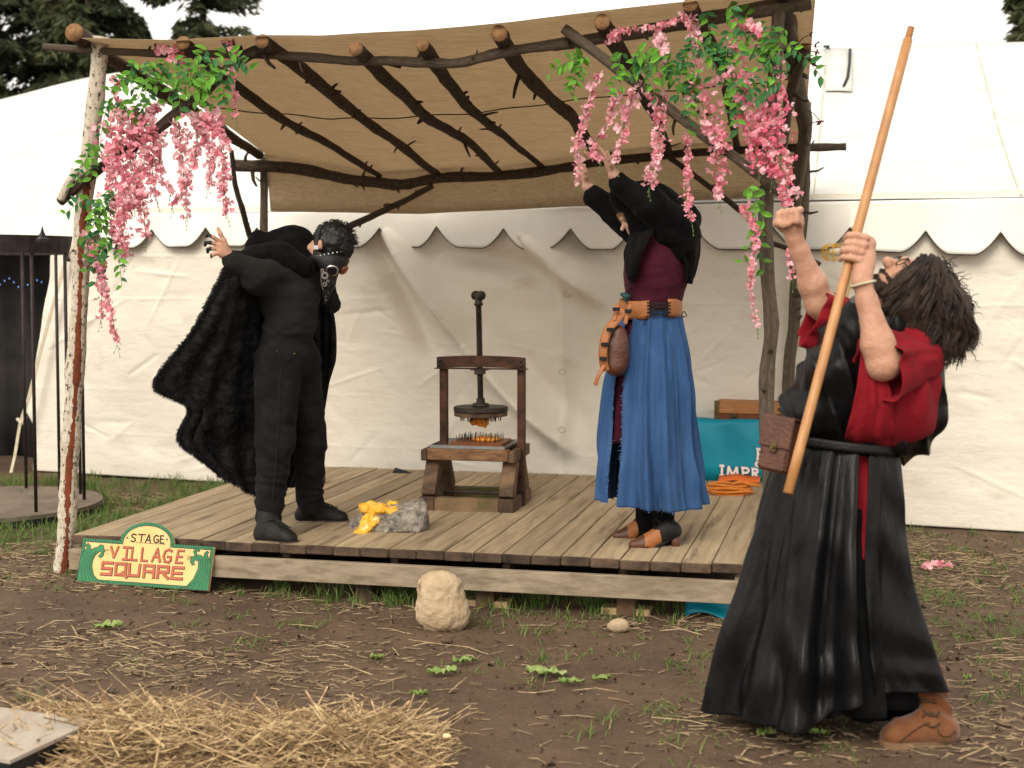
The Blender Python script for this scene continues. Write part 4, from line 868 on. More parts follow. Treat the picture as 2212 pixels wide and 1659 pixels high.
# small things behind
q = G(868, 1030, DZ); mb = MB(); mb.add([q+u*-.08, q+u*.14+v*.0, q+v*.2+u*-.08, q+u*-.06+zv*.055+v*.04, q+u*.02+zv*.035+v*.05], [(0, 1, 4, 3), (1, 2, 4), (2, 3, 4), (2, 0, 3), (0, 2, 1)])
mb.make('folded_bag', M['blackbag'], None, label='flat black folded bag at the rear edge of the stage', category='bag')
q = G(682, 1052, DZ); mb = MB(); mb.box(q+zv*.05, u, v, zv, .05, .045, .05, 0, .004); mb.make('timber_block', M['darkwood'], None, label='dark timber block on the stage behind the caped man\'s legs', category='block')
q = G(1480, 1330); Aq = np.array([[list(q+u*a+v*(.10*b)+zv*(.0+.11*b+.02*math.sin(a*20+b*3))) for a in np.linspace(0, .34, 14)] for b in np.linspace(0, 1, 8)])
sheet('teal_tarp', Aq[:, ::-1], M['teal'], None, .003, label='crumpled teal tarp tucked under the right end of the stage', category='tarp')
# work light
wl = thing('work_light', 'yellow caged work light hanging by its cable beside the tent valance', 'lamp', TW(1805, 545, -.25))
wc = TW(1805, 545, -.25); ex = td
mb = MB(); hl = .085; rr = .052
for k in range(8):
    a = k*math.pi/4; d = Vector((0, 0, 1))*math.sin(a)+tn*math.cos(a); mb.tube([wc-ex*(hl)+d*.002, wc-ex*hl*.9+d*rr*.62, wc-ex*hl*.6+d*rr*.95, wc+d*rr, wc+ex*hl*.7+d*rr*.8, wc+ex*hl+d*.025], .003, 5)
for o_, r_ in ((-.6, .95), (-.1, 1), (.5, .88)):
    mb.tube([wc+ex*hl*o_+(zv*math.sin(a)+tn*math.cos(a))*rr*r_ for a in np.arange(20)*math.pi/10], .003, 5, close=True)
mb.make('wire_guard', M['yellow'], wl)
mb = MB(); mb.tube([wc+ex*hl, wc+ex*(hl+.09)], [.025, .022], 12); mb.make('socket', M['yellow'], wl)
mb = MB(); mb.tube([wc+ex*.07, wc+ex*.02, wc-ex*.03, wc-ex*.045], [.012, .026, .022, .004], 12); mb.make('bulb', pm('frosted_bulb', (.7, .68, .6), None, rough=.3), wl, True)
mb = MB(); mb.tube([wc+ex*(hl+.09), TW(1846, 520, -.25), TW(1842, 488, -.08)], .004, 6); mb.tube([wc+ex*(hl+.08), TW(1838, 600, -.2), TW(1822, 690, -.15), TW(1760, 750, -.15), TW(1728, 800, -.15), TW(1724, 950, -.15), TW(1722, 1050, -.15)], .004, 6); mb.make('cable', M['yellow'], wl)
# foreground board
q1 = G(-130, 1508, .13); q2 = G(205, 1557, .13); q3 = G(22, 1642, .13); q4 = q1+(q3-q2)
mb = MB(); mb.add([p+zv*z for z in (-.012, 0) for p in (q1, q2, q3, q4)], [(3, 2, 1, 0), (4, 5, 6, 7), (0, 1, 5, 4), (1, 2, 6, 5), (2, 3, 7, 6), (3, 0, 4, 7)])
fb = thing('plank_table', 'corner of a low grey board table in the left foreground', 'table', (q1+q3)/2-zv*.13)
mb.F = [tuple(reversed(f)) for f in mb.F]; mb.make('table_top', M['slab'], fb)
mb = MB(); mb.add([p+zv*z+((q1+q3)/2-p)*.02 for z in (-.13, -.014) for p in (q1, q2, q3, q4)], [(3, 2, 1, 0), (4, 5, 6, 7), (0, 1, 5, 4), (1, 2, 6, 5), (2, 3, 7, 6), (3, 0, 4, 7)]); mb.make('skirt_frame', M['blackbag'], fb)
# ---------------------------------------------------------------- painted sign
sg0 = G(165, 1257, .045); BL = W(165, 1256, 6.96); BR = W(450, 1277, 6.83); TLp = W(176, 1162, 7.03)
sr = (BR-BL).normalized(); su = (TLp-BL); su = (su-sr*su.dot(sr)); sh_ = su.length; su.normalize(); sn = sr.cross(su); SWd = (BR-BL).length
if sn.y > 0: sn = -sn
def Sp(zx, zy):                     # sign-local metres from the enlarged photo of the sign
    top = 515+(zx-628)*.0563; bot = 848+(zx-590)*.0756; b = (bot-zy)/(bot-top); left = 590+38*b; right = 1608+32*b
    return ((zx-left)/(right-left)*SWd, b*sh_)
def S3(p, o): return BL+sr*p[0]+su*p[1]+sn*o
sign = thing('stage_sign', 'painted wooden sign reading STAGE VILLAGE SQUARE leaning on the stage front', 'sign', BL+sr*SWd/2)
M['s_yellow'] = pm('sign_yellow_paint', (.66, .42, .16), (.73, .49, .20), 6, .6, .15, 40); M['s_green'] = pm('sign_green_paint', (.018, .135, .055), (.03, .19, .075), 8, .6)
M['s_black'] = pm('sign_black_line', (.012, .010, .010), None, rough=.6); M['s_rust'] = pm('sign_rust_paint', (.38, .085, .042), (.45, .115, .06), 10, .6)
arch = [Sp(915, 545)]
ac = ((Sp(915, 545)[0]+Sp(1330, 565)[0])/2); ar = (Sp(1330, 565)[0]-Sp(915, 545)[0])/2; ab = Sp(1122, 548)[1]; ah = Sp(1130, 385)[1]-ab
ae = .97
archp = [(ac-ar*math.cos(t), ab+ah*math.sin(t)) for t in np.linspace(0, math.pi, 25)]
outl = [(0, 0), (0, sh_)]+[(ac-ar, sh_)]+[p for p in archp if p[1] > sh_*1.0]+[(ac+ar, sh_)]+[(SWd, sh_), (SWd, 0)]
n = len(outl)
obj('board', [S3(p, o) for o in (0, -.016) for p in outl], [tuple(range(n)), tuple(range(2*n-1, n-1, -1))]+[(i, n+i, n+(i+1) % n, (i+1) % n) for i in range(n)], M['s_yellow'], sign)
lay = [0]
def stroke(mb, pts, wd, o, mi=0, closed=False):
    for a, b in zip(pts, pts[1:]+([pts[0]] if closed else [])):
        a = Vector((*a, 0)); b = Vector((*b, 0)); d = (b-a)
        if d.length < 1e-6: continue
        d.normalize(); s = Vector((-d.y, d.x, 0))*wd/2; e = d*wd*.45; lay[0] = (lay[0]+1) % 12
        mb.add([S3(p, o+lay[0]*.00003) for p in (a-e-s, b+e-s, b+e+s, a-e+s)], [(0, 1, 2, 3)], mi)
def Z(*pp): return [Sp(x, y) for x, y in pp]
bw = .0165
bd_path = [(bw/2, 0), (bw/2, sh_-bw/2), (ac-ar+bw*.4, sh_-bw/2)]+[(ac-(ar-bw/2)*math.cos(t), ab+(ah-bw/2)*math.sin(t)) for t in np.linspace(.12, math.pi-.12, 25)]+[(ac+ar-bw*.4, sh_-bw/2), (SWd-bw/2, sh_-bw/2), (SWd-bw/2, bw/2), (bw/2, bw/2)]
mb = MB(); stroke(mb, bd_path, bw, .0006, 0); mb.make('border', M['s_green'], sign)
mb = MB()
inner = [(bw, 0), (bw, sh_-bw), (ac-ar+bw, sh_-bw)]+[(ac-(ar-bw)*math.cos(t), ab+(ah-bw)*math.sin(t)) for t in np.linspace(.1, math.pi-.1, 25)]+[(ac+ar-bw, sh_-bw), (SWd-bw, sh_-bw), (SWd-bw, bw), (bw, bw)]
stroke(mb, inner, .0022, .0012)
for a, b in zip(bd_path, bd_path[1:]):
    a = Vector(a); b = Vector(b); L = (b-a).length; k = max(1, int(L/.0125)); d = (b-a).normalized(); s = Vector((-d.y, d.x))*bw/2
    for i in range(k):
        p = a+(b-a)*(i+.5)/k; stroke(mb, [tuple(p-s*.9), tuple(p+s*.9)], .0022, .0012)
mb.make('border_lines', M['s_black'], sign, kind='stuff')
wl_ = Z((593, 846), (610, 690), (640, 620), (660, 590), (648, 570), (668, 552), (688, 572), (690, 605), (720, 590), (752, 580), (765, 563), (790, 572), (798, 610), (792, 650), (770, 668), (752, 655), (775, 630), (765, 615), (730, 645), (710, 690), (708, 740), (725, 800), (760, 835), (805, 862))
wr_ = Z((1385, 907), (1440, 888), (1490, 830), (1522, 750), (1525, 690), (1500, 678), (1488, 700), (1498, 715), (1478, 720), (1460, 695), (1470, 655), (1495, 645), (1482, 610), (1500, 588), (1528, 592), (1530, 610), (1508, 608), (1512, 635), (1545, 640), (1562, 660), (1566, 625), (1585, 605), (1603, 615), (1590, 630), (1612, 690), (1622, 720), (1607, 922))
for wv, lines in ((wl_, [((640, 850), (625, 740), (650, 650), (700, 610)), ((670, 852), (645, 750), (665, 670), (730, 612)), ((700, 855), (665, 760), (680, 690), (745, 610)), ((735, 857), (688, 780), (690, 710), (735, 630)), ((770, 860), (712, 800), (700, 740)), ((795, 610), (830, 600)), ((795, 612), (828, 640)), ((792, 606), (838, 612))]),
                  (wr_, [((1430, 908), (1500, 860), (1545, 760), (1540, 680), (1500, 650)), ((1475, 912), (1530, 850), (1565, 760), (1552, 670)), ((1520, 915), (1560, 840), (1585, 750), (1570, 670)), ((1560, 918), (1585, 830), (1602, 740), (1585, 660)), ((1585, 920), (1602, 840), (1612, 760)), ((1470, 650), (1435, 648)), ((1468, 655), (1432, 668)), ((1470, 660), (1440, 680))])):
    wo = obj('wave', [S3(p, .0016) for p in wv], [tuple(range(len(wv)))], M['s_green'], sign)
    mb = MB(); stroke(mb, wv, .0022, .0020, closed=True)
    for l in lines: stroke(mb, Z(*l), .0019, .0020)
    mb.make('outline', M['s_black'], wo)
def letters(name, defs, wd, wo, mat):
    for ch, strokes in defs:
        mb = MB()
        if wo:
            for s in strokes: stroke(mb, [(a+.0010, b-.0010) for a, b in Z(*s)], wo, .0012)
            ol = mb.make('letter_'+ch, M['s_black'], sign); mb = MB()
            for s in strokes: stroke(mb, Z(*s), wd, .0020)
            mb.make('fill', mat, ol)
        else:
            for s in strokes: stroke(mb, Z(*s), wd, .0014)
            mb.make('letter_'+ch, mat, sign)
letters('stage', [('s', [((1038, 486), (1022, 478), (1006, 486), (1008, 500), (1030, 514), (1034, 530), (1018, 540), (1002, 533))]), ('t', [((1058, 482), (1108, 482)), ((1083, 482), (1078, 538))]),
  ('a', [((1112, 542), (1138, 482), (1150, 545)), ((1122, 524), (1146, 526))]), ('g', [((1212, 494), (1194, 486), (1178, 500), (1176, 528), (1192, 545), (1212, 538), (1212, 520), (1198, 520))]),
  ('e', [((1250, 490), (1228, 489), (1226, 546), (1252, 548)), ((1228, 516), (1246, 517))])], .0064, 0, M['s_black'])
mb = MB(); stroke(mb, Z((1040, 545), (1265, 557)), .0018, .0014)
for x, y in ((970, 508), (1278, 517)): p = Sp(x, y); mb.add([S3((p[0]+.0045*math.cos(t), p[1]+.0045*math.sin(t)), .0014) for t in np.arange(10)*math.pi/5], [tuple(range(10))])
mb.make('underline', M['s_black'], sign)
letters('village', [('v', [((848, 580), (872, 660), (904, 582))]), ('i', [((948, 582), (998, 585)), ((973, 583), (968, 678)), ((944, 676), (990, 680))]), ('l', [((1015, 585), (1010, 680), (1048, 683))]), ('l', [((1092, 590), (1086, 684), (1128, 688))]),
  ('a', [((1168, 688), (1208, 594), (1228, 692)), ((1180, 655), (1222, 658))]), ('g', [((1316, 610), (1296, 597), (1268, 610), (1256, 650), (1266, 690), (1296, 698), (1312, 680), (1312, 656), (1288, 654))]),
  ('e', [((1408, 606), (1368, 604), (1352, 700), (1400, 702)), ((1362, 652), (1396, 654))])], .0090, .0128, M['s_rust'])
letters('square', [('s', [((866, 706), (790, 702), (787, 746), (858, 750), (856, 795), (782, 790))]), ('q', [((896, 710), (970, 713), (966, 798), (892, 794)), ((894, 712), (892, 792)), ((945, 780), (978, 815))]), ('u', [((998, 716), (996, 802), (1070, 806), (1078, 720))]),
  ('a', [((1110, 812), (1114, 724), (1188, 728), (1186, 816)), ((1112, 770), (1186, 774))]), ('r', [((1216, 818), (1220, 730), (1298, 734), (1296, 776), (1220, 772)), ((1250, 776), (1296, 824))]), ('e', [((1412, 742), (1334, 738), (1324, 824), (1400, 828)), ((1330, 782), (1398, 785))])], .0115, .0160, M['s_rust'])
# ---------------------------------------------------------------- litter on the ground
def on_ground(n, fx, seed):
    r = np.random.default_rng(seed); X = r.uniform(-2.9, 3.2, n*3); Y = r.uniform(4.2, 10.2, n*3)**1.0
    keep = np.array([not (0 < (Vector((x, y, 0))-FL).dot(u) < DW and .04 < (Vector((x, y, 0))-FL).dot(v)) and (Vector((x, y, 0))-T0).dot(tn) < -.1 for x, y in zip(X, Y)])
    X, Y = X[keep], Y[keep]; pr_ = fx(X, Y); k2 = r.random(len(X)) < pr_; return X[k2][:n], Y[k2][:n], r
def sticks(name, X, Y, r, L, wd, mat, label, lift=.004, tilt=.12, Zb=None, cat='litter'):
    n = len(X); a = r.uniform(0, math.pi, n)*.5+r.choice([0, 1.2], n)*.6; a = np.where(r.random(n) < .6, r.normal(0, .5, n), r.uniform(0, math.pi, n)); D = np.stack([np.cos(a), np.sin(a), r.normal(0, tilt, n)], -1); D = unit(D)
    Sd = unit(np.cross(D, np.array([0, 0, 1.0])+r.normal(0, .35, (n, 3)))); Up = np.cross(Sd, D); Z0 = (H(X, Y) if Zb is None else Zb)+lift+np.abs(D[:, 2])*L*.5
    C = np.stack([X, Y, Z0], -1); L = L[:, None]; wd = wd[:, None]
    bend = Up*(r.normal(0, .10, n)[:, None]*L)
    V = np.stack([C-D*L-Sd*wd, C-D*L+Sd*wd, C-D*L+Up*wd*.9, C+bend-Sd*wd, C+bend+Sd*wd, C+bend+Up*wd*.9, C+D*L-Sd*wd*.8, C+D*L+Sd*wd*.8, C+D*L+Up*wd*.7], 1).reshape(-1, 3)
    b = (np.arange(n)*9)[:, None, None]; f = np.array([[0, 3, 5, 2], [1, 2, 5, 4], [3, 6, 8, 5], [4, 5, 8, 7], [0, 1, 4, 3], [3, 4, 7, 6]])[None]
    return obj(name, V, (b+f).reshape(-1, 4), mat, None, org=(0, 6, 0), label=label, category=cat, kind='stuff')
patch = lambda X, Y: np.clip(.25+1.3*fbm(np.stack([X*1.4, Y*1.4, 0*X+3], -1), 3), .04, 1)
X, Y, r = on_ground(13000, patch, 11); sticks('straw_litter', X, Y, r, r.gamma(1.7, .010, len(X))+.004, r.uniform(.0012, .0042, len(X)), M['chips'], 'old flattened straw littering the muddy ground')
X, Y, r = on_ground(1900, patch, 12); sticks('straw_litter', X, Y, r, r.gamma(2.2, .019, len(X))+.008, r.uniform(.0014, .003, len(X)), M['straw'], 'paler long straw stalks scattered over the mud', .006, .08)
X, Y, r = on_ground(420, patch, 13); sticks('wood_chips', X, Y, r, r.uniform(.012, .05, len(X)), r.uniform(.004, .009, len(X)), pm('bark_chip', (.20, .13, .075), (.07, .045, .028), 9, .9, .5, 50), 'bark chips and wood splinters lying among the straw', .004, .08)
X, Y, r = on_ground(4500, lambda X, Y: 0*X+1, 14); sticks('soil_crumbs', X, Y, r, r.gamma(1.5, .0032, len(X))+.0015, r.gamma(1.6, .0028, len(X))+.001, M['mud'], 'small crumbs of soil all over the mud', .002, .3)
def grass(name, C, nbl, hgt, spread, label, seed, flat=.35):
    r = np.random.default_rng(seed); V = []; Fc = []
    for (x, y) in C:
        k = r.integers(*nbl); hs_ = hgt*r.uniform(.5, 1.25); tilt = r.normal(0, .35, 2)
        for b in range(k):
            a = r.uniform(0, 6.283); px, py = x+r.normal(0, spread), y+r.normal(0, spread); z = Hs(px, py) if False else 0
            l = hs_*r.uniform(.5, 1.2); d = np.array([math.cos(a)*flat+tilt[0]*.5, math.sin(a)*flat+tilt[1]*.5]); s = np.array([-math.sin(a), math.cos(a)])*r.uniform(.0015, .0032)
            cv = r.uniform(.5, 1.8); i0 = len(V)
            for f, wv_ in ((0, 1), (.45, .9), (.8, .55), (1, 0)):
                q = np.array([px, py])+d*l*f*(.4+cv*f); zz = l*(f-.38*cv*flat*f*f)
                V.append((*(q-s*wv_), zz)); V.append((*(q+s*wv_), zz))
            for i in range(3): Fc.append((i0+2*i, i0+2*i+1, i0+2*i+3, i0+2*i+2))
    V = np.array(V); V[:, 2] += H(V[:, 0], V[:, 1])-.003
    return obj(name, V, Fc, M['grass'], None, org=(0, 6, 0), label=label, category='grass', kind='stuff')
rr_ = random.Random(5)
C = []
for k in range(150):                 # along and under the stage front
    x = rr_.uniform(560, 1500) if k < 100 else rr_.uniform(460, 1330); p = G(x, 1300, 0); a = (p-FL).dot(u); q = DK(a, rr_.uniform(-.10, .28)); C.append((q.x, q.y))
grass('grass', C, (5, 13), .085, .02, 'fresh grass blades sprouting under the stage front edge', 21)
C = []
for k in range(520):
    p = G(rr_.uniform(-20, 540), rr_.uniform(1040, 1180)); a = (p-FL).dot(u)
    if a < -.03 and (p-T0).dot(tn) < .25: C.append((p.x, p.y))
grass('grass', C, (10, 22), .095, .04, 'strip of green grass between tent wall and stage left side', 22)
C = [(lambda p: (p.x, p.y))(G(rr_.uniform(0, 200), rr_.uniform(1130, 1230))) for k in range(60)]
C += [(lambda p: (p.x, p.y))(G(rr_.uniform(1940, 2212), rr_.uniform(1150, 1420))) for k in range(70)]
X, Y, r = on_ground(520, lambda X, Y: np.clip(.2+1.5*fbm(np.stack([X*1.1+9, Y*1.1, 0*X+8], -1), 3), .02, 1), 15); C += list(zip(X, Y))
grass('grass', C, (6, 20), .05, .035, 'trampled grass tufts scattered over the muddy ground', 23, .8)
for k, (x, y, sz, lb) in enumerate(((235, 1378, .065, 'pale torn lettuce leaf on the mud in front of the sign'), (815, 1430, .03, 'small round lettuce scrap left of the large lettuce leaves'), (955, 1458, .06, 'dark green lettuce leaf behind the straw pile tip'), (1005, 1436, .05, 'lettuce leaf pointing toward the boulder'),
   (1180, 1460, .085, 'largest torn lettuce leaf in the middle foreground'), (1235, 1478, .05, 'curled lettuce piece right of the largest leaf'), (1300, 1472, .04, 'thin lettuce sliver nearest the black robe hem'), (905, 1510, .035, 'yellow green lettuce scrap above the straw pile'),
   (1690, 1520, .03, 'lettuce scrap under the front robe hem'), (1770, 1600, .035, 'yellow lettuce scrap between robe hem and suede boot'), (1655, 1600, .035, 'yellow lettuce scrap left of the suede boot'), (2090, 1470, .02, 'tiny pale scrap on the mud at far right'))):
    p = G(x, y); r = np.random.default_rng(40+k); a0 = r.uniform(-.5, .5); rows = []
    for t in np.linspace(-1, 1, 13):
        wv_ = sz*.45*math.sqrt(max(.03, 1-t*t))*(1+.16*r.normal()); rows.append([[p.x+math.cos(a0)*t*sz-math.sin(a0)*s*wv_, p.y+math.sin(a0)*t*sz*.8+math.cos(a0)*s*wv_, Hs(p.x, p.y)+.010+abs(s)*.016*r.uniform(.2, 1.6)+.010*r.random()] for s in (-1, -.5, 0, .5, 1)])
    sheet('lettuce_leaf', np.array(rows), M['lettuce'], None, .0012, label=lb, category='lettuce', group='torn lettuce on the mud')
pk = G(2022, 1228); pt = thing('fallen_blossoms', 'small heap of fallen pink blossoms on the mud at right', 'petals', pk)
for k in range(40):
    s = random.choice((-1, 1)); p = pk+Vector((s*.035+random.gauss(0, .022), random.gauss(0, .02), abs(random.gauss(.018, .008)))); share('blossom', random.choice(BM['petal_pale']+BM['petal']), Matrix.Translation(p) @ rotm() @ Matrix.Scale(.8, 4), pt)
# hay pile in the foreground
r = np.random.default_rng(77); n = 9000; hx0, hx1 = G(90, 1570).x, G(915, 1570).x; 
X = r.uniform(hx0-.1, hx1+.08, n); Yh = r.uniform(4.15, 5.05, n); f = (X-hx0)/(hx1-hx0)
hh = .13*np.clip(1-((Yh-4.52)/.42)**2, 0, 1)*np.clip(sm(-.12, .18, f)*sm(1.1, .75, f), 0, 1)*(.75+.5*vn(np.stack([X*5, Yh*5, 0*X], -1)))
k = hh > .004; X, Yh, hh = X[k], Yh[k], hh[k]; n = len(X)
br_ = r.random(n) < .38; Zh_ = H(X, Yh)+hh*r.uniform(.2, 1.15, n)
for mk_, mt_, lb_ in ((~br_, M['hay'], 'blurred golden pile of loose hay in the foreground'), (br_, pm('brown_hay', (.26, .165, .08), (.12, .07, .035), 30, .9), 'brown weathered stalks mixed through the foreground hay')):
    q_ = int(mk_.sum()); sticks('hay_pile', X[mk_], Yh[mk_], r, r.gamma(2.6, .021, q_)+.010, r.gamma(3, .00062, q_)+.0006, mt_, lb_, 0, .30, Zh_[mk_], 'hay')
lo_ = r.integers(0, n, 90); sticks('hay_pile', X[lo_], Yh[lo_]+.03, r, r.uniform(.07, .15, 90), r.uniform(.0014, .0026, 90), M['straw'], 'long pale stalks sticking up from the foreground hay', .01, .35, Zh_[lo_], 'hay')
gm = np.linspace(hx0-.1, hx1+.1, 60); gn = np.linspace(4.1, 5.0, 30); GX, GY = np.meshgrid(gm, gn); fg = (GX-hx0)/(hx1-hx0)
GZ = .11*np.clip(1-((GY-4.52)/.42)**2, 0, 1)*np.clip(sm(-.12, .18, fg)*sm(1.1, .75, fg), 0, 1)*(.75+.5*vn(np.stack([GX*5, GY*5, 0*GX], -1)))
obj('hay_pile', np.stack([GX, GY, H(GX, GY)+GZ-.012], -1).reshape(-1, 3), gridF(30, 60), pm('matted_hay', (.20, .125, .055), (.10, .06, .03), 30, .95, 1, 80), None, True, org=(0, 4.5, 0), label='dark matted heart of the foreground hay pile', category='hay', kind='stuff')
for k, (x, y, mt, lb) in enumerate(((790, 1640, 'teal', 'teal plastic scrap in the hay pile'), (965, 1590, 'peel', 'pale rind scrap at the right end of the hay pile'))):
    p = W(x, y, 4.45); lump('scrap', p, (.015, .012, .008), [M[mt]], None, .004, .5, 40, k, label=lb, category='scrap')
# ---------------------------------------------------------------- people: materials
M['knit'] = pm('black_waffle_knit', (.012, .0115, .011), (.026, .0245, .023), 160, .9, .8, 260, sheen=.02, spec=.08)
M['jean'] = pm('black_denim', (.0055, .0055, .0060), (.0135, .0132, .0138), 9, .85, .5, 120, sheen=.02, spec=.10)
M['fur'] = pm('black_plush', (.0012, .0012, .0015), (.016, .0155, .017), 17, .7, 1.5, 34, sheen=.0, spec=.15, ramp=(.45, .70))
M['lining'] = pm('dark_fleece', (.012, .011, .011), (.020, .018, .017), 60, .95, .5, 160, sheen=.04)
M['fleece'] = pm('black_cowl_cloth', (.0025, .0025, .003), (.0065, .006, .006), 30, .9, .5, 120, sheen=.02, spec=.08)
M['blackleather'] = pm('black_leather', (.004, .004, .0045), (.008, .0075, .0075), 40, .40, .4, 160, spec=.35)
M['bootleather'] = pm('scuffed_black_leather', (.0055, .005, .005), (.015, .0135, .012), 14, .5, .6, 70, spec=.2)
M['sole'] = pm('muddy_rubber_sole', (.020, .016, .013), (.10, .07, .048), 14, .8, .4, 60)
M['steel'] = pm('polished_steel', (.55, .54, .52), None, rough=.25, metal=1)
M['hairblack'] = pm('black_hair', (.003, .0025, .0025), (.010, .008, .007), 40, .4, .5, 90, spec=.35)
M['hairbrown'] = pm('dark_brown_hair', (.012, .007, .0045), (.060, .034, .021), 14, .45, .5, 70, spec=.35)
M['blondhair'] = pm('light_brown_hair', (.22, .12, .055), (.30, .18, .09), 30, .5)
M['blackcotton'] = pm('black_cotton', (.0028, .0028, .0032), (.007, .007, .0075), 12, .9, .5, 60, sheen=.02, spec=.08)
M['burgundy'] = pm('burgundy_bodice', (.045, .006, .015), (.064, .010, .021), 20, .85, .4, 220, sheen=.03, spec=.12)
M['blue'] = pm('blue_cotton_skirt', (.024, .064, .160), (.042, .095, .215), 5, .85, .5, 90, stretch=(2, 2, .5), spec=.12, sheen=.02, c3=(.075, .13, .24), s3=30, r3=(.62, .8))
M['tan'] = pm('tan_leather', (.26, .085, .022), (.33, .12, .034), 16, .5, .35, 90, spec=.4)
M['brownleather'] = pm('dark_brown_leather', (.060, .019, .008), (.10, .033, .014), 14, .42, .4, 90, spec=.45)
M['satin'] = pm('black_satin', (.003, .003, .0034), (.0065, .0065, .007), 6, .30, .45, 12, spec=.17, bstretch=(2.5, 2.5, .8))
M['red'] = pm('crimson_linen', (.165, .006, .011), (.22, .010, .017), 9, .85, .5, 60, spec=.1, sheen=.02)
M['suede'] = pm('rust_suede', (.115, .040, .014), (.18, .070, .027), 12, .95, .5, 90, sheen=.25, c3=(.12, .05, .025), s3=5, r3=(.55, .75))
M['pole'] = pm('varnished_pole_wood', (.34, .15, .048), (.46, .225, .08), 4, .38, .2, 60, stretch=(6, 6, .6), spec=.45)
M['lace_grey'] = pm('charcoal_lace', (.022, .020, .018), None, rough=.8)
M['thread'] = pm('black_lace', (.01, .01, .01), None, rough=.8)
M['teeth'] = pm('eye', (.16, .11, .09), None, rough=.3)
M['lip'] = pm('lip', (.40, .12, .10), None, rough=.5)
M['dust'] = pm('dark_fingertip', (.012, .011, .011), None, rough=.6)
def wrin(a1, f1, a2=0, f2=60, st=(1, 1, 1)):
    def f(V, N): 
        Q = V*np.array(st); return a1*(1-2*np.abs(fbm(Q*f1+7, 3)))*.8+a2*fbm(Q*f2, 2)
    return f
def rot_axes(x, z):                 # columns x, y, z
    x = Vector(x).normalized(); z = Vector(z); z = (z-x*z.dot(x)).normalized(); y = z.cross(x); return np.array([list(x), list(y), list(z)]).T
def strands_mesh(name, lines, r0, r1, mat, parent, n=3):
    V = []; Fc = []
    for P in lines:
        P = np.asarray(P); N = len(P); T = unit(np.gradient(P, axis=0)); S1 = unit(np.cross(T, np.array([.3, .2, 1.0]))); S2 = np.cross(T, S1); b = len(V)
        for i in range(N):
            rr = r0+(r1-r0)*i/(N-1)
            for k in range(n): a = 6.2832*k/n; V.append(P[i]+(S1[i]*math.cos(a)+S2[i]*math.sin(a))*rr)
        for i in range(N-1):
            for k in range(n): Fc.append((b+i*n+k, b+i*n+(k+1) % n, b+(i+1)*n+(k+1) % n, b+(i+1)*n+k))
    return obj(name, np.array(V), Fc, mat, parent, True, kind='stuff')
def ringtube(c, ax, r, t, mat, name, parent, n=20, ry=None, e1=None):
    ax = Vector(ax).normalized(); e1 = Vector(e1) if e1 else ax.orthogonal(); e1 = (e1-ax*e1.dot(ax)).normalized(); e2 = ax.cross(e1)
    mb = MB(); mb.tube([Vector(c)+e1*r*math.cos(a)+e2*(ry or r)*math.sin(a) for a in np.arange(n)*2*math.pi/n], t, 6, close=True); return mb.make(name, mat, parent, True)
def boot(name, heel, toe, ankle, wd, hgt, mats, parent, zf, top=.05, lace=True, bulk=1.0, h=.006, dsp=None):
    heel, toe, ankle = Vector(heel), Vector(toe), Vector(ankle); d = (toe-heel); d.z = 0; d.normalize(); s = Vector((-d.y, d.x, 0)); heel.z = toe.z = zf
    L = (toe-heel).length; up = Vector((0, 0, 1))
    pr_ = [cap(heel+up*.045+d*.02, heel+up*.05+d*L*.45, .046*bulk, .046*bulk, .03), cap(heel+up*.045+d*L*.45, toe+up*.036-d*.03, .046*bulk, .043*bulk, .03, sq=(up, .85)),
           cap(heel+up*.05+d*.04, Vector((ankle.x, ankle.y, zf+hgt)), .048*bulk, top, .03), cap(heel+up*.085+d*L*.38, heel+up*.055+d*L*.72, .036*bulk, .034*bulk, .03)]
    b = body(name, pr_, h, mats[0], parent, dsp or wrin(.0025, 22, .001, 90), lambda P: (zf+.018)-P[..., 2])
    Vs, Fs = [], []; n = 28; ou = []
    for k in range(n):
        a = 2*math.pi*k/n; ca_, sa_ = math.cos(a), math.sin(a); hl = L/2+.020; wv_ = (.053+.006*math.cos(a))*bulk*(1 if ca_ > -.2 else .92)
        ou.append((heel+toe)/2+d*hl*math.copysign(abs(ca_)**.75, ca_)+s*wv_*math.copysign(abs(sa_)**.8, sa_))
    V = [Vector((p.x, p.y, z)) for z in (zf+.001, zf+.026) for p in ou]
    obj('sole', V, [tuple(range(n-1, -1, -1)), tuple(range(n, 2*n))]+[(i, (i+1) % n, n+(i+1) % n, n+i) for i in range(n)], mats[1], b)
    if lace:
        co = np.array([list(q.co) for q in b.data.vertices])+np.array(ORG[b.name]); xy = co[:, :2]
        def top(p):
            k = np.hypot(*(xy-np.array([p.x, p.y])).T) < .009; k &= co[:, 2] < zf+.14; return Vector((p.x, p.y, co[k, 2].max()+.0015)) if k.any() else Vector((p.x, p.y, zf+.08))
        for i in range(5):
            f = .40+.085*i; mb = MB(); mb.tube([top(heel+d*(L*f+.014*math.sin(q*1.6))+s*(.030*q)) for q in np.linspace(-1, 1, 9)], .0030, 6); mb.make('lace', M['lace_grey'], b, True)
        mb = MB(); mb.tube([top(heel+d*(L*.80-.012*q*q)+s*(.040*q)) for q in np.linspace(-1, 1, 11)], .0018, 5); mb.make('toe_seam', M['lace_grey'], b, True)
        for sg in (-1, 1):
            mb = MB(); c = top(heel+d*L*.42); mb.tube([c, c+s*sg*.02+d*.012+up*.006, c+s*sg*.034-d*.004-up*.004, c+s*sg*.016-d*.002], .0024, 5); mb.make('lace_bow', M['lace_grey'], b, True)
    return b
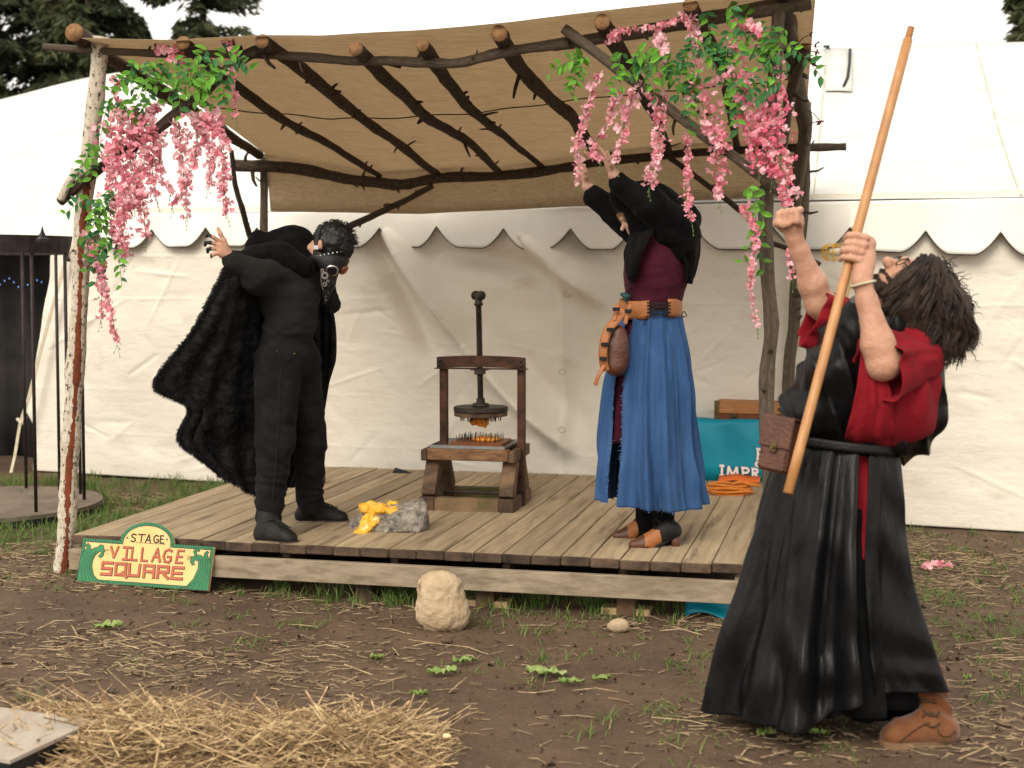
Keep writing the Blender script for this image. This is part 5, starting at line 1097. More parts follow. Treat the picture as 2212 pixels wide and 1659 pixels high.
# ================================================================ caped man in a beaked mask
Y1 = 7.2
def P(x, y, d=0): return W(x, y, Y1+d)
c1 = G(630, 1155, DZ)
m1 = thing('person', 'person in black fur cape and beaked leather mask bowing on the stage', 'person', c1)
hc = P(720, 532); hd_up = (P(752, 508)-P(700, 572)).normalized(); fdir = Vector((.50, -.38, -.78)); fdir = (fdir-hd_up*fdir.dot(hd_up)).normalized(); hsd = hd_up.cross(fdir)
HR = np.array([list(fdir), list(hsd), list(hd_up)]).T
near = -1 if hsd.y > 0 else 1; sdn = hsd*near                   # side turned to the camera
skin = [ell(hc, (.085, .07, .09), None, .03), ell(P(712, 560), (.07, .06, .06), None, .04), cap(hc-hd_up*.05-fdir*.03, P(632, 552, .02), .058, .066, .03),
        ell(P(692, 529, -.082), (.014, .012, .028), None, .006), cap(P(640, 560, .02), P(622, 640, .02), .10, .12, .03)]
# right forearm and hand with five fingers
wr = P(499, 563, -.33); pc = P(482, 541, -.345)
fingers = [[(474, 521, -.35), (460, 512, -.365), (450, 507, -.36), (446, 511, -.35)], [(470, 529, -.35), (454, 524, -.37), (445, 524, -.365), (443, 530, -.35)], [(471, 538, -.35), (456, 537, -.37), (449, 539, -.365), (449, 545, -.35)], [(476, 546, -.35), (464, 549, -.365), (458, 551, -.36), (457, 555, -.35)]]
hand = [cap(P(560, 588, -.27), wr, .042, .028, .02), cap(wr, pc, .027, .031, .02, sq=((.35, 1, -.2), .62)), cap(P(489, 546, -.345), P(472, 530, -.35), .026, .022, .015, sq=((.3, 1, -.2), .6)), cap(P(478, 548, -.345), P(474, 542, -.35), .018, .015, .012), cap(P(490, 548, -.35), P(486, 530, -.36), .017, .015, .014)]
for fg in fingers: hand += chain([P(*q) for q in fg], [.0098, .009, .0082, .0070], .006)
hand += chain([P(490, 540, -.35), P(484, 520, -.365), P(476, 505, -.37), P(471, 494, -.365)], [.0150, .0115, .0102, .0085], .008)
Va, Fa = sdf(skin, .008); Vb, Fb = sdf(hand, .0032)
tips = Vb[Fb].mean(1); nrm_x = np.array([list(P(452, 520))])
pxs = (tips[:, 0]*F/(tips[:, 1]*math.cos(PITCH)-(tips[:, 2]-CAMZ)*math.sin(PITCH)))+CX
body1 = obj('body', np.vstack([Va, Vb]), np.vstack([Fa, Fb+len(Va)]), [M['skin'], M['dust']], m1, True, mi=np.concatenate([np.zeros(len(Fa)), (pxs < 457)*1]).astype(int))
# hair
hp = [ell(P(722, 524), (.104, .094, .108), None, .02)]
body('hair', hp, .006, M['hairblack'], m1, lambda V, N: .010*fbm(V*45, 3)+.004*fbm(V*140, 2))
lines = []
rg = np.random.default_rng(3)
for k in range(900):
    d = unit(rg.normal(0, 1, 3)); fw = d@np.array(fdir); 
    if d@np.array(hd_up) < -.25 or (fw > .55 and d@np.array(hd_up) < .5): continue
    b = np.array(hc+hd_up*.018-fdir*.012)+HR@((HR.T@d)*np.array([.112, .086, .112])); t = unit(np.cross(d, rg.normal(0, 1, 3))+np.array(fdir)*.6); L = rg.uniform(.010, .022)
    lines.append([b, b+d*L*.45+t*L*.4, b+d*L*.6+t*L])
strands_mesh('hair_locks', lines, .0022, .0006, M['hairblack'], m1)
# mask
bk0 = hc+fdir*.085-hd_up*.052; tip = P(704, 655, -.10); tip = P(702, 655, -.06); msk = [ell(P(714, 562), (.094, .104, .058), None, .02), cap(P(684, 552, -.03), P(672, 562, .0), .05, .045, .03), cap(P(712, 580, -.05), P(708, 612, -.06), .052, .036, .03), cap(P(708, 612, -.06), tip, .036, .006, .02, sq=((0, 1, 0), .8))]
ct = np.array(P(714, 544)); cn = np.array([-.22, 0, 1.0]); cn /= np.linalg.norm(cn)
mk = body('beak_mask', msk, .005, M['blackleather'], m1, wrin(.001, 30), lambda Q: (Q-ct)@cn)
gc = P(717, 577, -.095); gd = Vector((.10, -.80, -.58)).normalized()
mb = MB(); mb.tube([gc, gc+gd*.022, gc+gd*.024, gc+gd*.034, gc+gd*.036], [.030, .030, .033, .033, .028], 20); gg = mb.make('goggle_ring', M['steel'], mk, True)
mb = MB(); mb.tube([gc+gd*.0365, gc+gd*.038], [.026, .024], 20); mb.make('lens', pm('dark_lens', (.01, .01, .012), None, rough=.1, spec=.6), gg)
gc2 = P(737, 578, -.01); gd2 = Vector((.55, -.25, -.5)).normalized(); mb = MB(); mb.tube([gc2-gd2*.01, gc2+gd2*.02, gc2+gd2*.028], [.026, .028, .024], 18); mb.make('goggle_ring', pm('copper_ring', (.35, .12, .07), None, rough=.4, metal=.9), mk, True)
mb = MB()
sp_ = [P(680, 552, -.075), P(683, 530, -.080), P(685, 508, -.080), P(692, 488, -.05)]; fdir = Vector((1, -.3, 0)).normalized(); sdn = Vector((-.4, -.9, 0)).normalized(); hd_up = zv
for i in range(3):
    d = (sp_[i+1]-sp_[i]); mb.box((sp_[i]+sp_[i+1])/2, d.normalized(), fdir, d.normalized().cross(fdir), d.length/2+.004, .011, .003)
mb.make('strap', M['blackleather'], mk)
mb = MB(); mb.box(sp_[1]+sdn*.002-hd_up*.01, hd_up, fdir, sdn, .012, .014, .004, 0, .002); mb.make('buckle', M['steel'], mk)
for k in range(13):
    a = math.radians(188+k*14); cm_ = P(714, 562); dd = Vector((math.cos(a), math.sin(a), 0)); mb = MB(); x_ = math.cos(a)*.088; p = cm_+Vector((x_, math.sin(a)*.100, .018*1.6+.0+x_*.20))
    mb.tube([p-dd*.004, p+dd*.003, p+dd*.005], [.0052, .0045, .001], 8); mb.make('stud', M['steel'], mk)
def gear(c, nrm, r, parent):
    nrm = Vector(nrm).normalized(); e1 = nrm.orthogonal().normalized(); e2 = nrm.cross(e1); V = []; T = 12
    ang = [(i+.0)*2*math.pi/(4*T) for i in range(4*T)]; rad = [r if (i % 4) in (0, 1) else r*.8 for i in range(4*T)]
    for z in (0, .004):
        for rr, mode in ((None, 'o'), (r*.45, 'i')):
            for i, a in enumerate(ang): q = rad[i] if mode == 'o' else rr; V.append(c+nrm*z+e1*q*math.cos(a)+e2*q*math.sin(a))
    n = 4*T; Fc = []
    for i in range(n):
        j = (i+1) % n; Fc += [(i, j, n+j, n+i), (2*n+i, 3*n+i, 3*n+j, 2*n+j), (i, 2*n+i, 2*n+j, j), (n+i, n+j, 3*n+j, 3*n+i)]
    obj('gear', V, Fc, M['steel'], parent)
gear(P(702, 595, -.118), (-.15, -1, -.1), .020, mk); gear(P(702, 614, -.104), (-.15, -1, -.1), .0125, mk); gear(P(708, 607, -.106), (-.1, -1, -.1), .008, mk); gear(P(697, 584, -.120), (-.2, -1, -.1), .010, mk)
mb = MB(); mb.tube([P(694, 586, -.12), P(693, 604, -.115), P(695, 618, -.11), P(698, 626, -.105)], .0035, 6, rough=.4); mb.make('chain', M['steel'], mk)
for x, y in ((703, 628), (709, 632), (704, 640), (712, 618), (704, 648)):
    p = P(x, y, -.082); mb = MB(); mb.tube([p, p-Vector((0, .014, 0))], [.0045, .001], 8); mb.make('stud', M['steel'], mk)
# shirt with sleeves
sh1 = [cap(P(618, 742), P(624, 640), .110, .136, .04, sq=((0, 1, 0), 1.15)), cap(P(624, 640), P(628, 585, .02), .140, .125, .04, sq=((0, 1, 0), 1.25)), ell(P(630, 690, -.03), (.115, .13, .12), k=.05),
       cap(P(608, 582, -.12), P(552, 592, -.26), .078, .066, .04), cap(P(552, 592, -.26), P(502, 564, -.33), .060, .038, .03), cap(P(548, 608, -.24), P(590, 618, -.14), .050, .06, .04), cap(P(640, 575, .15), P(690, 600, .3), .08, .065, .04), cap(P(690, 600, .3), P(712, 660, .36), .06, .05, .03)]
body('shirt', sh1, .0085, M['knit'], m1, lambda V, N: .013*(1-2*np.abs(fbm(V*np.array([6, 6, 11])+3, 3)))+.003*np.sin(V[:, 2]*90+8*vn(V*6))*sm(-.08, -.2, V[:, 1]-Y1)*sm(-.4, -.52, V[:, 0]/1.0+1.0))
body('hem_rib', [cap(P(618, 727), P(618, 741), .117, .121, .02, sq=((0, 1, 0), 1.15))], .007, M['knit'], m1, lambda V, N: .003*np.sin(V[:, 2]*0+np.arctan2(V[:, 1]-Y1, V[:, 0]-c1.x)*60))
mb = MB(); mb.tube([P(606, 790, -.185), P(604, 850, -.19), P(600, 930, -.20), P(596, 1000, -.205), P(588, 1080, -.215)], .0016, 5); mb.make('side_seam', M['thread'], m1)
body('cuff', [cap(P(505, 566, -.325), P(496, 560, -.335), .040, .038, .01)], .005, M['knit'], m1)
# trousers
tr1 = [ell(P(621, 768), (.142, .135, .11), k=.05), cap(P(619, 745), P(619, 760), .126, .135, .03, sq=((0, 1, 0), 1.05)), cap(P(600, 785, -.06), P(594, 955, -.10), .115, .088, .04), cap(P(594, 955, -.10), P(580, 1120, -.14), .086, .060, .04),
       cap(P(645, 785, .06), P(668, 950, .14), .110, .082, .04), cap(P(668, 950, .14), P(670, 1085, .24), .080, .062, .04)]
tr = body('trousers', tr1, .0085, M['jean'], m1, lambda V, N: .010*(1-2*np.abs(fbm(V*np.array([6, 6, 12])+V[:, [0, 0, 0]]*np.array([0, 0, 9])+11, 3)))+.0045*np.exp(-((V[:, 2]-.46)/.14)**2)*np.sin(V[:, 2]*70+14*vn(V*6)))
mb = MB(); mb.tube([P(588, 763, -.155), P(600, 774, -.165), P(618, 778, -.165), P(634, 770, -.15)], .0025, 5); mb.make('pocket_seam', M['thread'], tr)
for x, y in ((598, 758), (636, 764)):
    p = P(x, y, -.16); mb = MB(); mb.tube([p, p-Vector((0, .006, 0))], [.006, .003], 8); mb.make('rivet', M['brass'], tr)
body('waistband', [cap(P(619, 744), P(619, 752), .128, .130, .02, sq=((0, 1, 0), 1.06))], .007, M['jean'], tr)
g1 = G(560, 1174, DZ); g2 = G(634, 1178, DZ); boot('boot', G(562, 1172, DZ), G(634, 1180, DZ), P(581, 1125, -.14), .05, .16, (M['bootleather'], M['sole']), m1, DZ, .058)
boot('boot', G(648, 1130, DZ), G(746, 1133, DZ), P(668, 1090, .24), .05, .16, (M['bootleather'], M['sole']), m1, DZ, .060)
# cowl and cape
cw = [cap(P(568, 540, .0), P(630, 530, .02), .070, .088, .05), cap(P(630, 535, .02), P(668, 565, .0), .085, .060, .05), cap(P(545, 560, -.16), P(600, 565, -.12), .060, .085, .05), cap(P(600, 570, -.13), P(655, 580, -.10), .075, .045, .05), cap(P(505, 556, -.27), P(555, 565, -.2), .026, .05, .04), cap(P(650, 545, .12), P(690, 580, .25), .08, .06, .05), cap(P(552, 530, .0), P(556, 512, .0), .045, .030, .04), cap(P(600, 520, .02), P(650, 512, .05), .045, .04, .04)]
cw.append(ell(P(690, 535, -.06), (.07, .10, .055), sub=True))
body('cowl', cw, .008, M['fleece'], m1, lambda V, N: .014*(1-2*np.abs(fbm(V*np.array([6, 6, 10])+5, 3))))
rowsC = [[(490, 568, -.34), (525, 580, -.30), (575, 580, -.08), (620, 560, .16), (670, 575, .28), (690, 610, .32)],
         [(420, 705, -.32), (495, 695, -.26), (560, 690, -.02), (620, 690, .20), (690, 690, .30), (718, 690, .33)],
         [(334, 829, -.22), (450, 835, -.20), (560, 830, .02), (620, 830, .25), (690, 820, .32), (722, 770, .33)],
         [(408, 878, -.14), (470, 895, -.14), (560, 900, .05), (620, 900, .25), (680, 890, .32), (709, 822, .33)],
         [(387, 950, -.10), (455, 960, -.06), (560, 970, .08), (620, 970, .25), (660, 950, .32), (690, 920, .33)],
         [(465, 1012, -.02), (505, 1040, .0), (556, 1068, .10), (600, 1060, .25), (632, 1048, .30), (660, 1010, .32)]]
R3 = [[np.array(P(*q)) for q in r] for r in rowsC]; R3 = [crom(r, 18) for r in R3]; Cc = np.stack([crom([r[j] for r in R3], 20) for j in range(len(R3[0]))], 1)
nr, nc = Cc.shape[:2]; jj = np.linspace(0, 1, nc)[None]; iv = np.linspace(0, 1, nr)[:, None]
Cc = Cc+normals(Cc)*((.016*np.sin(jj*62+1.5*iv+2*vn(np.stack([jj*6+0*iv, iv*3+0*jj, 0*jj+0*iv], -1)))*sm(0, .3, iv)+.02*fbm(np.stack([jj*9+0*iv, iv*5+0*jj, 0*jj+0*iv], -1), 3)))[..., None]*np.minimum(1, jj*12)[..., None]
cape = sheet('cape', Cc, M['fur'], m1, .012)
rg = np.random.default_rng(8); Nn = normals(Cc); lines = []
i_ = rg.integers(0, nr, 15000); j_ = (rg.random(15000)**1.0*nc*.62).astype(int)
e_ = 2600; i_[:e_] = rg.integers(0, nr, e_); j_[:e_] = rg.integers(0, 2, e_); i_[e_:e_+900] = nr-1
for i, j in zip(i_, j_):
    p = Cc[i, j]+rg.normal(0, .003, 3); s = 1 if rg.random() < .85 else -1; d = Nn[i, j]*s*-1+rg.normal(0, .5, 3)+np.array([0, 0, -.9])
    if d[1] > .4: d[1] *= -1
    if j < 2: d += np.array([-1.2, 0, .2])
    d = unit(d); L = rg.uniform(.010, .020); lines.append([p, p+d*L*.6, p+d*L+np.array([0, 0, -.004])])
strands_mesh('fur_tufts', lines, .0022, .0004, pm('black_fur_hair', (.003, .003, .0035), None, rough=.5, spec=.3), cape)
# ================================================================ woman with raised arms
Y2 = 6.95
def P(x, y, d=0): return W(x, y, Y2+d)
c2_ = G(1410, 1180, DZ); m2 = thing('person', 'person in black hood, burgundy bodice and long blue skirt raising both arms', 'person', c2_)
hc = P(1384, 466, .0); fdir = (Vector((-.84, -.14, -.42))).normalized(); hup = Vector((-.36, .0, .90)); hup = (hup-fdir*hup.dot(fdir)).normalized(); hsd = hup.cross(fdir); HR = np.array([list(fdir), list(hsd), list(hup)]).T
sk = [ell(hc, (.092, .072, .10), HR, .03), ell(hc+fdir*.035-hup*.055, (.055, .052, .060), HR, .03), cap(hc+fdir*.082+hup*.01, hc+fdir*.112-hup*.018, .008, .0105, .010), cap(hc+fdir*.072-hup*.048-hsd*.016, hc+fdir*.072-hup*.048+hsd*.016, .013, .013, .008), ell(hc+fdir*.070-hup*.088, (.022, .024, .018), HR, .02), ell(hc+fdir*.085+hup*.030, (.012, .045, .012), HR, .02),
      cap(hc-hup*.07-fdir*.01, P(1425, 520, 0), .052, .07, .03)]
for s in (-1, 1): sk.append(ell(hc+fdir*.085+hup*.008+hsd*s*.030, (.012, .017, .010), HR, .004, True))
Va, Fa = sdf(sk, .005)
def openhand(wr, pd, pn, th, fl, h, arm, s=1.0, curl=.25):
    wr = Vector(wr); pd = Vector(pd).normalized(); pn = Vector(pn); pn = (pn-pd*pn.dot(pd)).normalized(); sd = pd.cross(pn)*th; pr_ = [cap(arm, wr, .034*s, .028*s, .02), cap(wr, wr+pd*.045*s, .027*s, .034*s, .015, sq=(pn, .55)), cap(wr+pd*.045*s-sd*.018*s, wr+pd*.078*s-sd*.02*s, .022*s, .018*s, .012, sq=(pn, .6)), cap(wr+pd*.045*s+sd*.014*s, wr+pd*.082*s+sd*.018*s, .023*s, .018*s, .012, sq=(pn, .6))]
    for k, (o, L) in enumerate(zip((.029, .010, -.010, -.028), (.068, .078, .072, .056))):
        b = wr+pd*.085*s+sd*o*s; dr = (pd+sd*(o*4.0)).normalized(); p = [b]; cd = dr
        for q, (f, cu) in enumerate(((.45, .15), (.32, curl), (.26, curl*1.2))): cd = (cd+pn*cu).normalized(); p.append(p[-1]+cd*L*f*s)
        pr_ += chain(p, [.0098*s, .009*s, .0082*s, .0072*s], .005)
    t0 = wr+pd*.025*s+sd*.020*s; d1 = (pd*.6+sd*.8).normalized(); pr_ += chain([t0, t0+d1*.035*s, t0+d1*.062*s+pd*.008*s, t0+d1*.080*s+pd*.026*s], [.015*s, .0125*s, .0105*s, .0085*s], .008)
    return pr_
hA = openhand(P(1326, 378, -.20), (P(1298, 322, -.19)-P(1326, 378, -.20)), (-.75, -.15, -.6), 1, 0, .0034, P(1375, 415, -.2), 1.0, .18)
hB = openhand(P(1268, 402, .18), (P(1252, 345, .18)-P(1268, 402, .18)), (-.95, -.1, -.25), 1, 0, .0034, P(1305, 440, .18), .98, .15)
parts = [(Va, Fa)]+[sdf(hA, .0034), sdf(hB, .0034)]; off = 0; VV = []; FF = []
for a, b in parts: VV.append(a); FF.append(b+off); off += len(a)
body2 = obj('body', np.vstack(VV), np.vstack(FF), M['skinpale'], m2, True)
for s in (-1, 1):
    mb = MB(); e = hc+fdir*.082+hup*.008+hsd*s*.030; mb.tube([e-fdir*.010, e-fdir*.002, e+fdir*.004], [.010, .010, .004], 10); mb.make('eye', M['teeth'], body2, True)
mb = MB(); q = hc+fdir*.085-hup*.049; mb.tube([q-hsd*.018, q+fdir*.004, q+hsd*.018], [.003, .005, .003], 6); mb.make('mouth', M['lip'], body2, True)
lines = []; rg = np.random.default_rng(4)
for k in range(160):
    a = rg.uniform(-1, 1); b = np.array(hc+fdir*.075+hup*.075+hsd*a*.06); L = rg.uniform(.03, .075); lines.append([b, b+np.array(fdir)*.018-np.array(hup)*L*.5, b+np.array(fdir)*.012-np.array(hup)*L+np.array(hsd)*a*.02])
strands_mesh('hair', lines, .0022, .0010, M['blondhair'], m2)
# bodice
bd = [cap(P(1411, 655), P(1418, 590), .132, .142, .04, sq=((0, 1, 0), 1.05)), cap(P(1418, 590), P(1430, 520), .148, .145, .05, sq=((0, 1, 0), 1.15)), ell(P(1402, 565, -.05), (.10, .10, .08), k=.05)]
bo2 = body('bodice', bd, .008, M['burgundy'], m2, lambda V, N: .004*(1-2*np.abs(fbm(V*np.array([5, 5, 18])+2, 3))))
for k in range(5):
    y = 588+k*11; p = P(1366-k*1.2, y, -.10); mb = MB(); mb.tube([p, P(1358-k, y+8, -.06)], .0022, 5); mb.tube([P(1359-k, y, -.06), P(1367-k, y+8, -.10)], .0022, 5); mb.make('lace', M['thread'], bo2)
body('ribbon_bow', [ell(P(1346, 636, -.10), (.016, .010, .010)), ell(P(1356, 640, -.11), (.016, .010, .010)), cap(P(1350, 640, -.11), P(1354, 655, -.11), .005, .004)], .004, pm('dark_teal_ribbon', (.012, .05, .05), None, rough=.6), bo2)
# hooded bolero
em = P(1345, 462, -.03); en = Vector((-.80, 0, -.60)).normalized()
bl = [ell(hc+hup*.02-fdir*.025, (.125, .112, .130), HR, .04), cap(P(1395, 450, .0), P(1345, 425, .0), .088, .058, .05), cap(P(1400, 480, -.02), P(1365, 470, -.02), .075, .075, .04), ell(em+en*.40, (.40, .40, .40), None, sub=True),
      cap(P(1463, 498, -.12), P(1402, 440, -.20), .088, .066, .05), cap(P(1402, 440, -.20), P(1338, 398, -.20), .062, .046, .04), cap(P(1400, 515, .14), P(1340, 468, .18), .080, .060, .05), cap(P(1340, 468, .18), P(1281, 424, .18), .058, .044, .04),
      ell(P(1445, 498, .0), (.125, .19, .085), k=.06), ell(P(1470, 530, .0), (.085, .17, .11), k=.05), cap(P(1446, 500, -.14), P(1472, 530, -.13), .055, .052, .04),
      cap(hc-fdir*.10+hup*.0, P(1452, 470, .02), .095, .09, .05), cap(P(1410, 430, .05), P(1490, 470, .05), .045, .045, .05), cap(P(1400, 505, -.04), P(1378, 540, -.04), .062, .05, .05)]
bol = body('hooded_bolero', bl, .008, M['blackcotton'], m2, lambda V, N: .013*(1-2*np.abs(fbm(V*np.array([7, 7, 9])+9, 3))))
def drape(name, rows, mat, parent, fold=.012, fr=30, thick=.004, m=(14, 14), Pf=None):
    R3 = [crom([np.array((Pf or P)(*q)) for q in r], m[0]) for r in rows]; C = np.stack([crom([r[j] for r in R3], m[1]) for j in range(len(R3[0]))], 1)
    nr, nc = C.shape[:2]; jj = np.linspace(0, 1, nc)[None]; iv = np.linspace(0, 1, nr)[:, None]; S_ = np.stack([jj*5+0*iv, iv*3+0*jj, 0*jj+0*iv+fr], -1)
    C = C+normals(C)*(fold*np.sin(jj*fr+2.5*vn(S_)+iv)*sm(-.1, .4, iv)+fold*.8*(1-2*np.abs(fbm(S_, 3))))[..., None]; return sheet(name, C, mat, parent, thick)
drape('shawl_back', [[(1450, 455, -.10), (1475, 455, -.02), (1490, 470, .08)], [(1478, 500, -.20), (1500, 500, -.10), (1507, 505, .08)], [(1482, 555, -.19), (1506, 545, -.08), (1508, 540, .08)], [(1484, 590, -.15), (1496, 592, -.08), (1500, 590, .05)], [(1486, 612, -.13), (1490, 613, -.09), (1492, 610, -.02)]], M['blackcotton'], bol, .010, 14)
drape('shawl_front', [[(1362, 498, -.02), (1382, 500, -.14), (1410, 495, -.22)], [(1349, 532, -.04), (1370, 535, -.17), (1396, 528, -.23)], [(1347, 562, -.08), (1364, 566, -.18), (1384, 556, -.23)], [(1352, 588, -.10), (1362, 592, -.18), (1376, 586, -.21)], [(1358, 607, -.12), (1364, 609, -.16), (1370, 606, -.18)]], M['blackcotton'], bol, .010, 16)
# skirts by pleated loft
def loft(name, secs, arc, nple, mat, parent, amp=(.003, .03), thick=.004, seed=0, nang=240, hemjag=.0, sharp=1.0, extra=None, wr_=.5):
    """secs: (centre, rx, ry) from top to hem; arc=(a0,a1) in radians, 0 = +x, -pi/2 = towards the camera"""
    C = crom([list(c)+[rx, ry] for c, rx, ry in secs], 12) if False else None
    S_ = np.array([[*c, rx, ry] for c, rx, ry in secs]); Q = crom(S_, 14); nr = len(Q); full = abs(arc[1]-arc[0]) > 6.27
    an = np.linspace(arc[0], arc[1], nang, endpoint=not full); iv = np.linspace(0, 1, nr)[:, None]; A_ = an[None]+0*iv
    rg = np.random.default_rng(seed); ph = rg.random(8)*6.28; wp = A_*nple+1.3*np.sin(A_*3+ph[0])+.9*np.sin(A_*5+ph[1])+.5*iv*np.sin(A_*4+ph[2])
    pl = (np.sin(wp)+.35*np.sin(2.1*wp+ph[3]+iv*2)); pl = np.sign(pl)*np.abs(pl)**sharp
    am = amp[0]+(amp[1]-amp[0])*sm(0, 1, iv); fine = wr_*vn(np.stack([np.cos(A_)*9, np.sin(A_)*9, iv*6+seed+0*A_], -1))
    r_ = 1+0*A_; X = Q[:, 0:1]+np.cos(A_)*(Q[:, 3:4]+am*(pl+fine)); Yy = Q[:, 1:2]+np.sin(A_)*(Q[:, 4:5]+am*(pl+fine)); Zz = Q[:, 2:3]+0*A_
    Zz = Zz+iv**3*hemjag*np.sin(A_*2+ph[4])
    if extra is not None: X, Yy, Zz = extra(X, Yy, Zz, A_, iv)
    return sheet(name, np.stack([X, Yy, Zz], -1)[:, ::-1], mat, parent, thick, wrap=full)
def sec(xl, xr, y, d, ry=None):
    a, b = P(xl, y, d), P(xr, y, d); c = (a+b)/2; rx = (b-a).length/2; return (c, rx, ry if ry else rx*.9)
SL = math.radians(232)                                     # slit direction, towards the camera and left
blue = loft('blue_skirt', [sec(1343, 1470, 668, 0, .145), sec(1334, 1474, 700, 0, .16), sec(1318, 1486, 760, 0, .19), sec(1306, 1496, 840, 0, .22), sec(1298, 1504, 940, 0, .24), sec(1293, 1514, 1020, 0, .25), sec(1289, 1524, 1082, .0, .26)], (SL, SL+2*math.pi-.28), 14, M['blue'], m2, (.004, .022), .003, 3, 320, .016, 1.0, None, 1.1)
loft('burgundy_underskirt', [sec(1350, 1465, 690, 0, .13), sec(1325, 1480, 800, 0, .17), sec(1312, 1490, 952, 0, .19)], (0, 2*math.pi), 13, M['burgundy'], m2, (.003, .014), .003, 5, 200)
loft('black_petticoat', [sec(1360, 1460, 800, 0, .12), sec(1345, 1470, 920, 0, .14), sec(1335, 1480, 1060, 0, .15)], (0, 2*math.pi), 11, M['blackcotton'], m2, (.003, .014), .003, 6, 160)
lines = []                                                 # frayed slit edge and hem threads
bm_ = np.array([v_.co for v_ in blue.data.vertices])+np.array(ORG[blue.name]); nh = len(bm_)//2; nang = 320; gr = bm_[:nh].reshape(-1, nang, 3); rg = np.random.default_rng(9)
for k in range(420):
    if k < 200: p = gr[rg.integers(20, len(gr)), rg.choice([0, nang-1])]
    else: p = gr[-1, rg.integers(0, nang)]
    d = unit(rg.normal(0, 1, 3)+np.array([-.8 if k < 200 else 0, -.4, -.8])); L = rg.uniform(.006, .018); lines.append([p, p+d*L*.6+rg.normal(0, .002, 3), p+d*L])
strands_mesh('frayed_threads', lines, .0009, .0005, pm('pale_blue_thread', (.16, .26, .5), None, rough=.9), blue)
# belt, lacing, pouch
def band(name, x0, x1, y0, y1, d, ry, arc, mat, parent, bulge=.004, nang=60):
    a, b = sec(x0, x1, y0, d, ry), sec(x0, x1, y1, d, ry); an = np.linspace(*arc, nang); rows = []
    for t in np.linspace(0, 1, 6): c = a[0]*(1-t)+b[0]*t; rows.append([[c.x+math.cos(q)*(a[1]+bulge*math.sin(math.pi*t)), c.y+math.sin(q)*(a[2]+bulge*math.sin(math.pi*t)), c.z-.006*math.sin(q*2)] for q in an])
    return sheet(name, np.array(rows)[:, ::-1], mat, parent, .005)
belt = band('belt', 1338, 1472, 647, 686, 0, .163, (math.radians(-62), math.radians(-98)+2*math.pi), M['tan'], m2)
def bp(q, y, o=.006): s_ = sec(1338, 1472, y, 0, .163); return Vector((s_[0].x+math.cos(q)*(s_[1]+o), s_[0].y+math.sin(q)*(s_[2]+o), s_[0].z))
mb = MB(); qa, qb = math.radians(-58), math.radians(-102); ys = (652, 659, 666, 673, 681)
for i in range(4):
    for (q1_, q2_) in ((qa, qb), (qb, qa)): mb.tube([bp(q1_, ys[i]), bp((q1_+q2_)/2, (ys[i]+ys[i+1])/2, .010), bp(q2_, ys[i+1])], .0028, 5)
mb.tube([bp(qb, 680), bp(qb-.05, 690, .01), bp(qb-.10, 700, .008)], .0025, 5); mb.make('lacing', M['thread'], belt); mb = MB(); mb.tube([bp(-.25, 675, .004), P(1478, 672, -.03), P(1484, 682, -.03), P(1474, 686, -.03)], .003, 5); mb.make('lace_bow', M['thread'], belt)
po = thing('leather_pouch', 'brown leather pouch with tan buckled straps hanging at the blue skirt', 'pouch', P(1325, 745, -.17))
body('bag', [ell(P(1332, 762, -.20), (.060, .045, .105), k=.03), cap(P(1335, 720, -.19), P(1330, 790, -.21), .038, .045, .03)], .005, M['brownleather'], po, wrin(.003, 18, .001, 70))
def strapm(name, pts, wd, mat, parent, th=.0035):
    C = crom([np.array(P(*q)) for q in pts], 10); T = unit(np.gradient(C, axis=0)); nrm_ = np.array([-.35, -1, .1]); S_ = unit(np.cross(T, nrm_)); return sheet(name, np.stack([C-S_*wd/2, C-S_*wd*.2, C+S_*wd*.2, C+S_*wd/2], 1), mat, parent, th)
fl = strapm('flap', [(1350, 668, -.20), (1332, 690, -.225), (1312, 715, -.245), (1303, 750, -.255), (1303, 780, -.255), (1308, 802, -.25)], .042, M['tan'], po)
strapm('strap', [(1335, 655, -.18), (1330, 675, -.21), (1326, 692, -.23)], .020, M['tan'], po); strapm('strap', [(1362, 655, -.19), (1355, 678, -.22), (1350, 700, -.23)], .020, M['tan'], po)
strapm('strap_tail', [(1306, 788, -.255), (1294, 808, -.265), (1286, 832, -.26)], .018, M['tan'], po)
for x, y in ((1318, 712), (1306, 744), (1303, 775), (1331, 668), (1357, 672)):
    mb = MB(); c = P(x, y, -.268 if y > 700 else -.235); mb.box(c, (1, 0, 0), (0, 1, 0), (0, 0, 1), .017, .004, .009, 0, .002); mb.make('buckle', M['thread'], po)
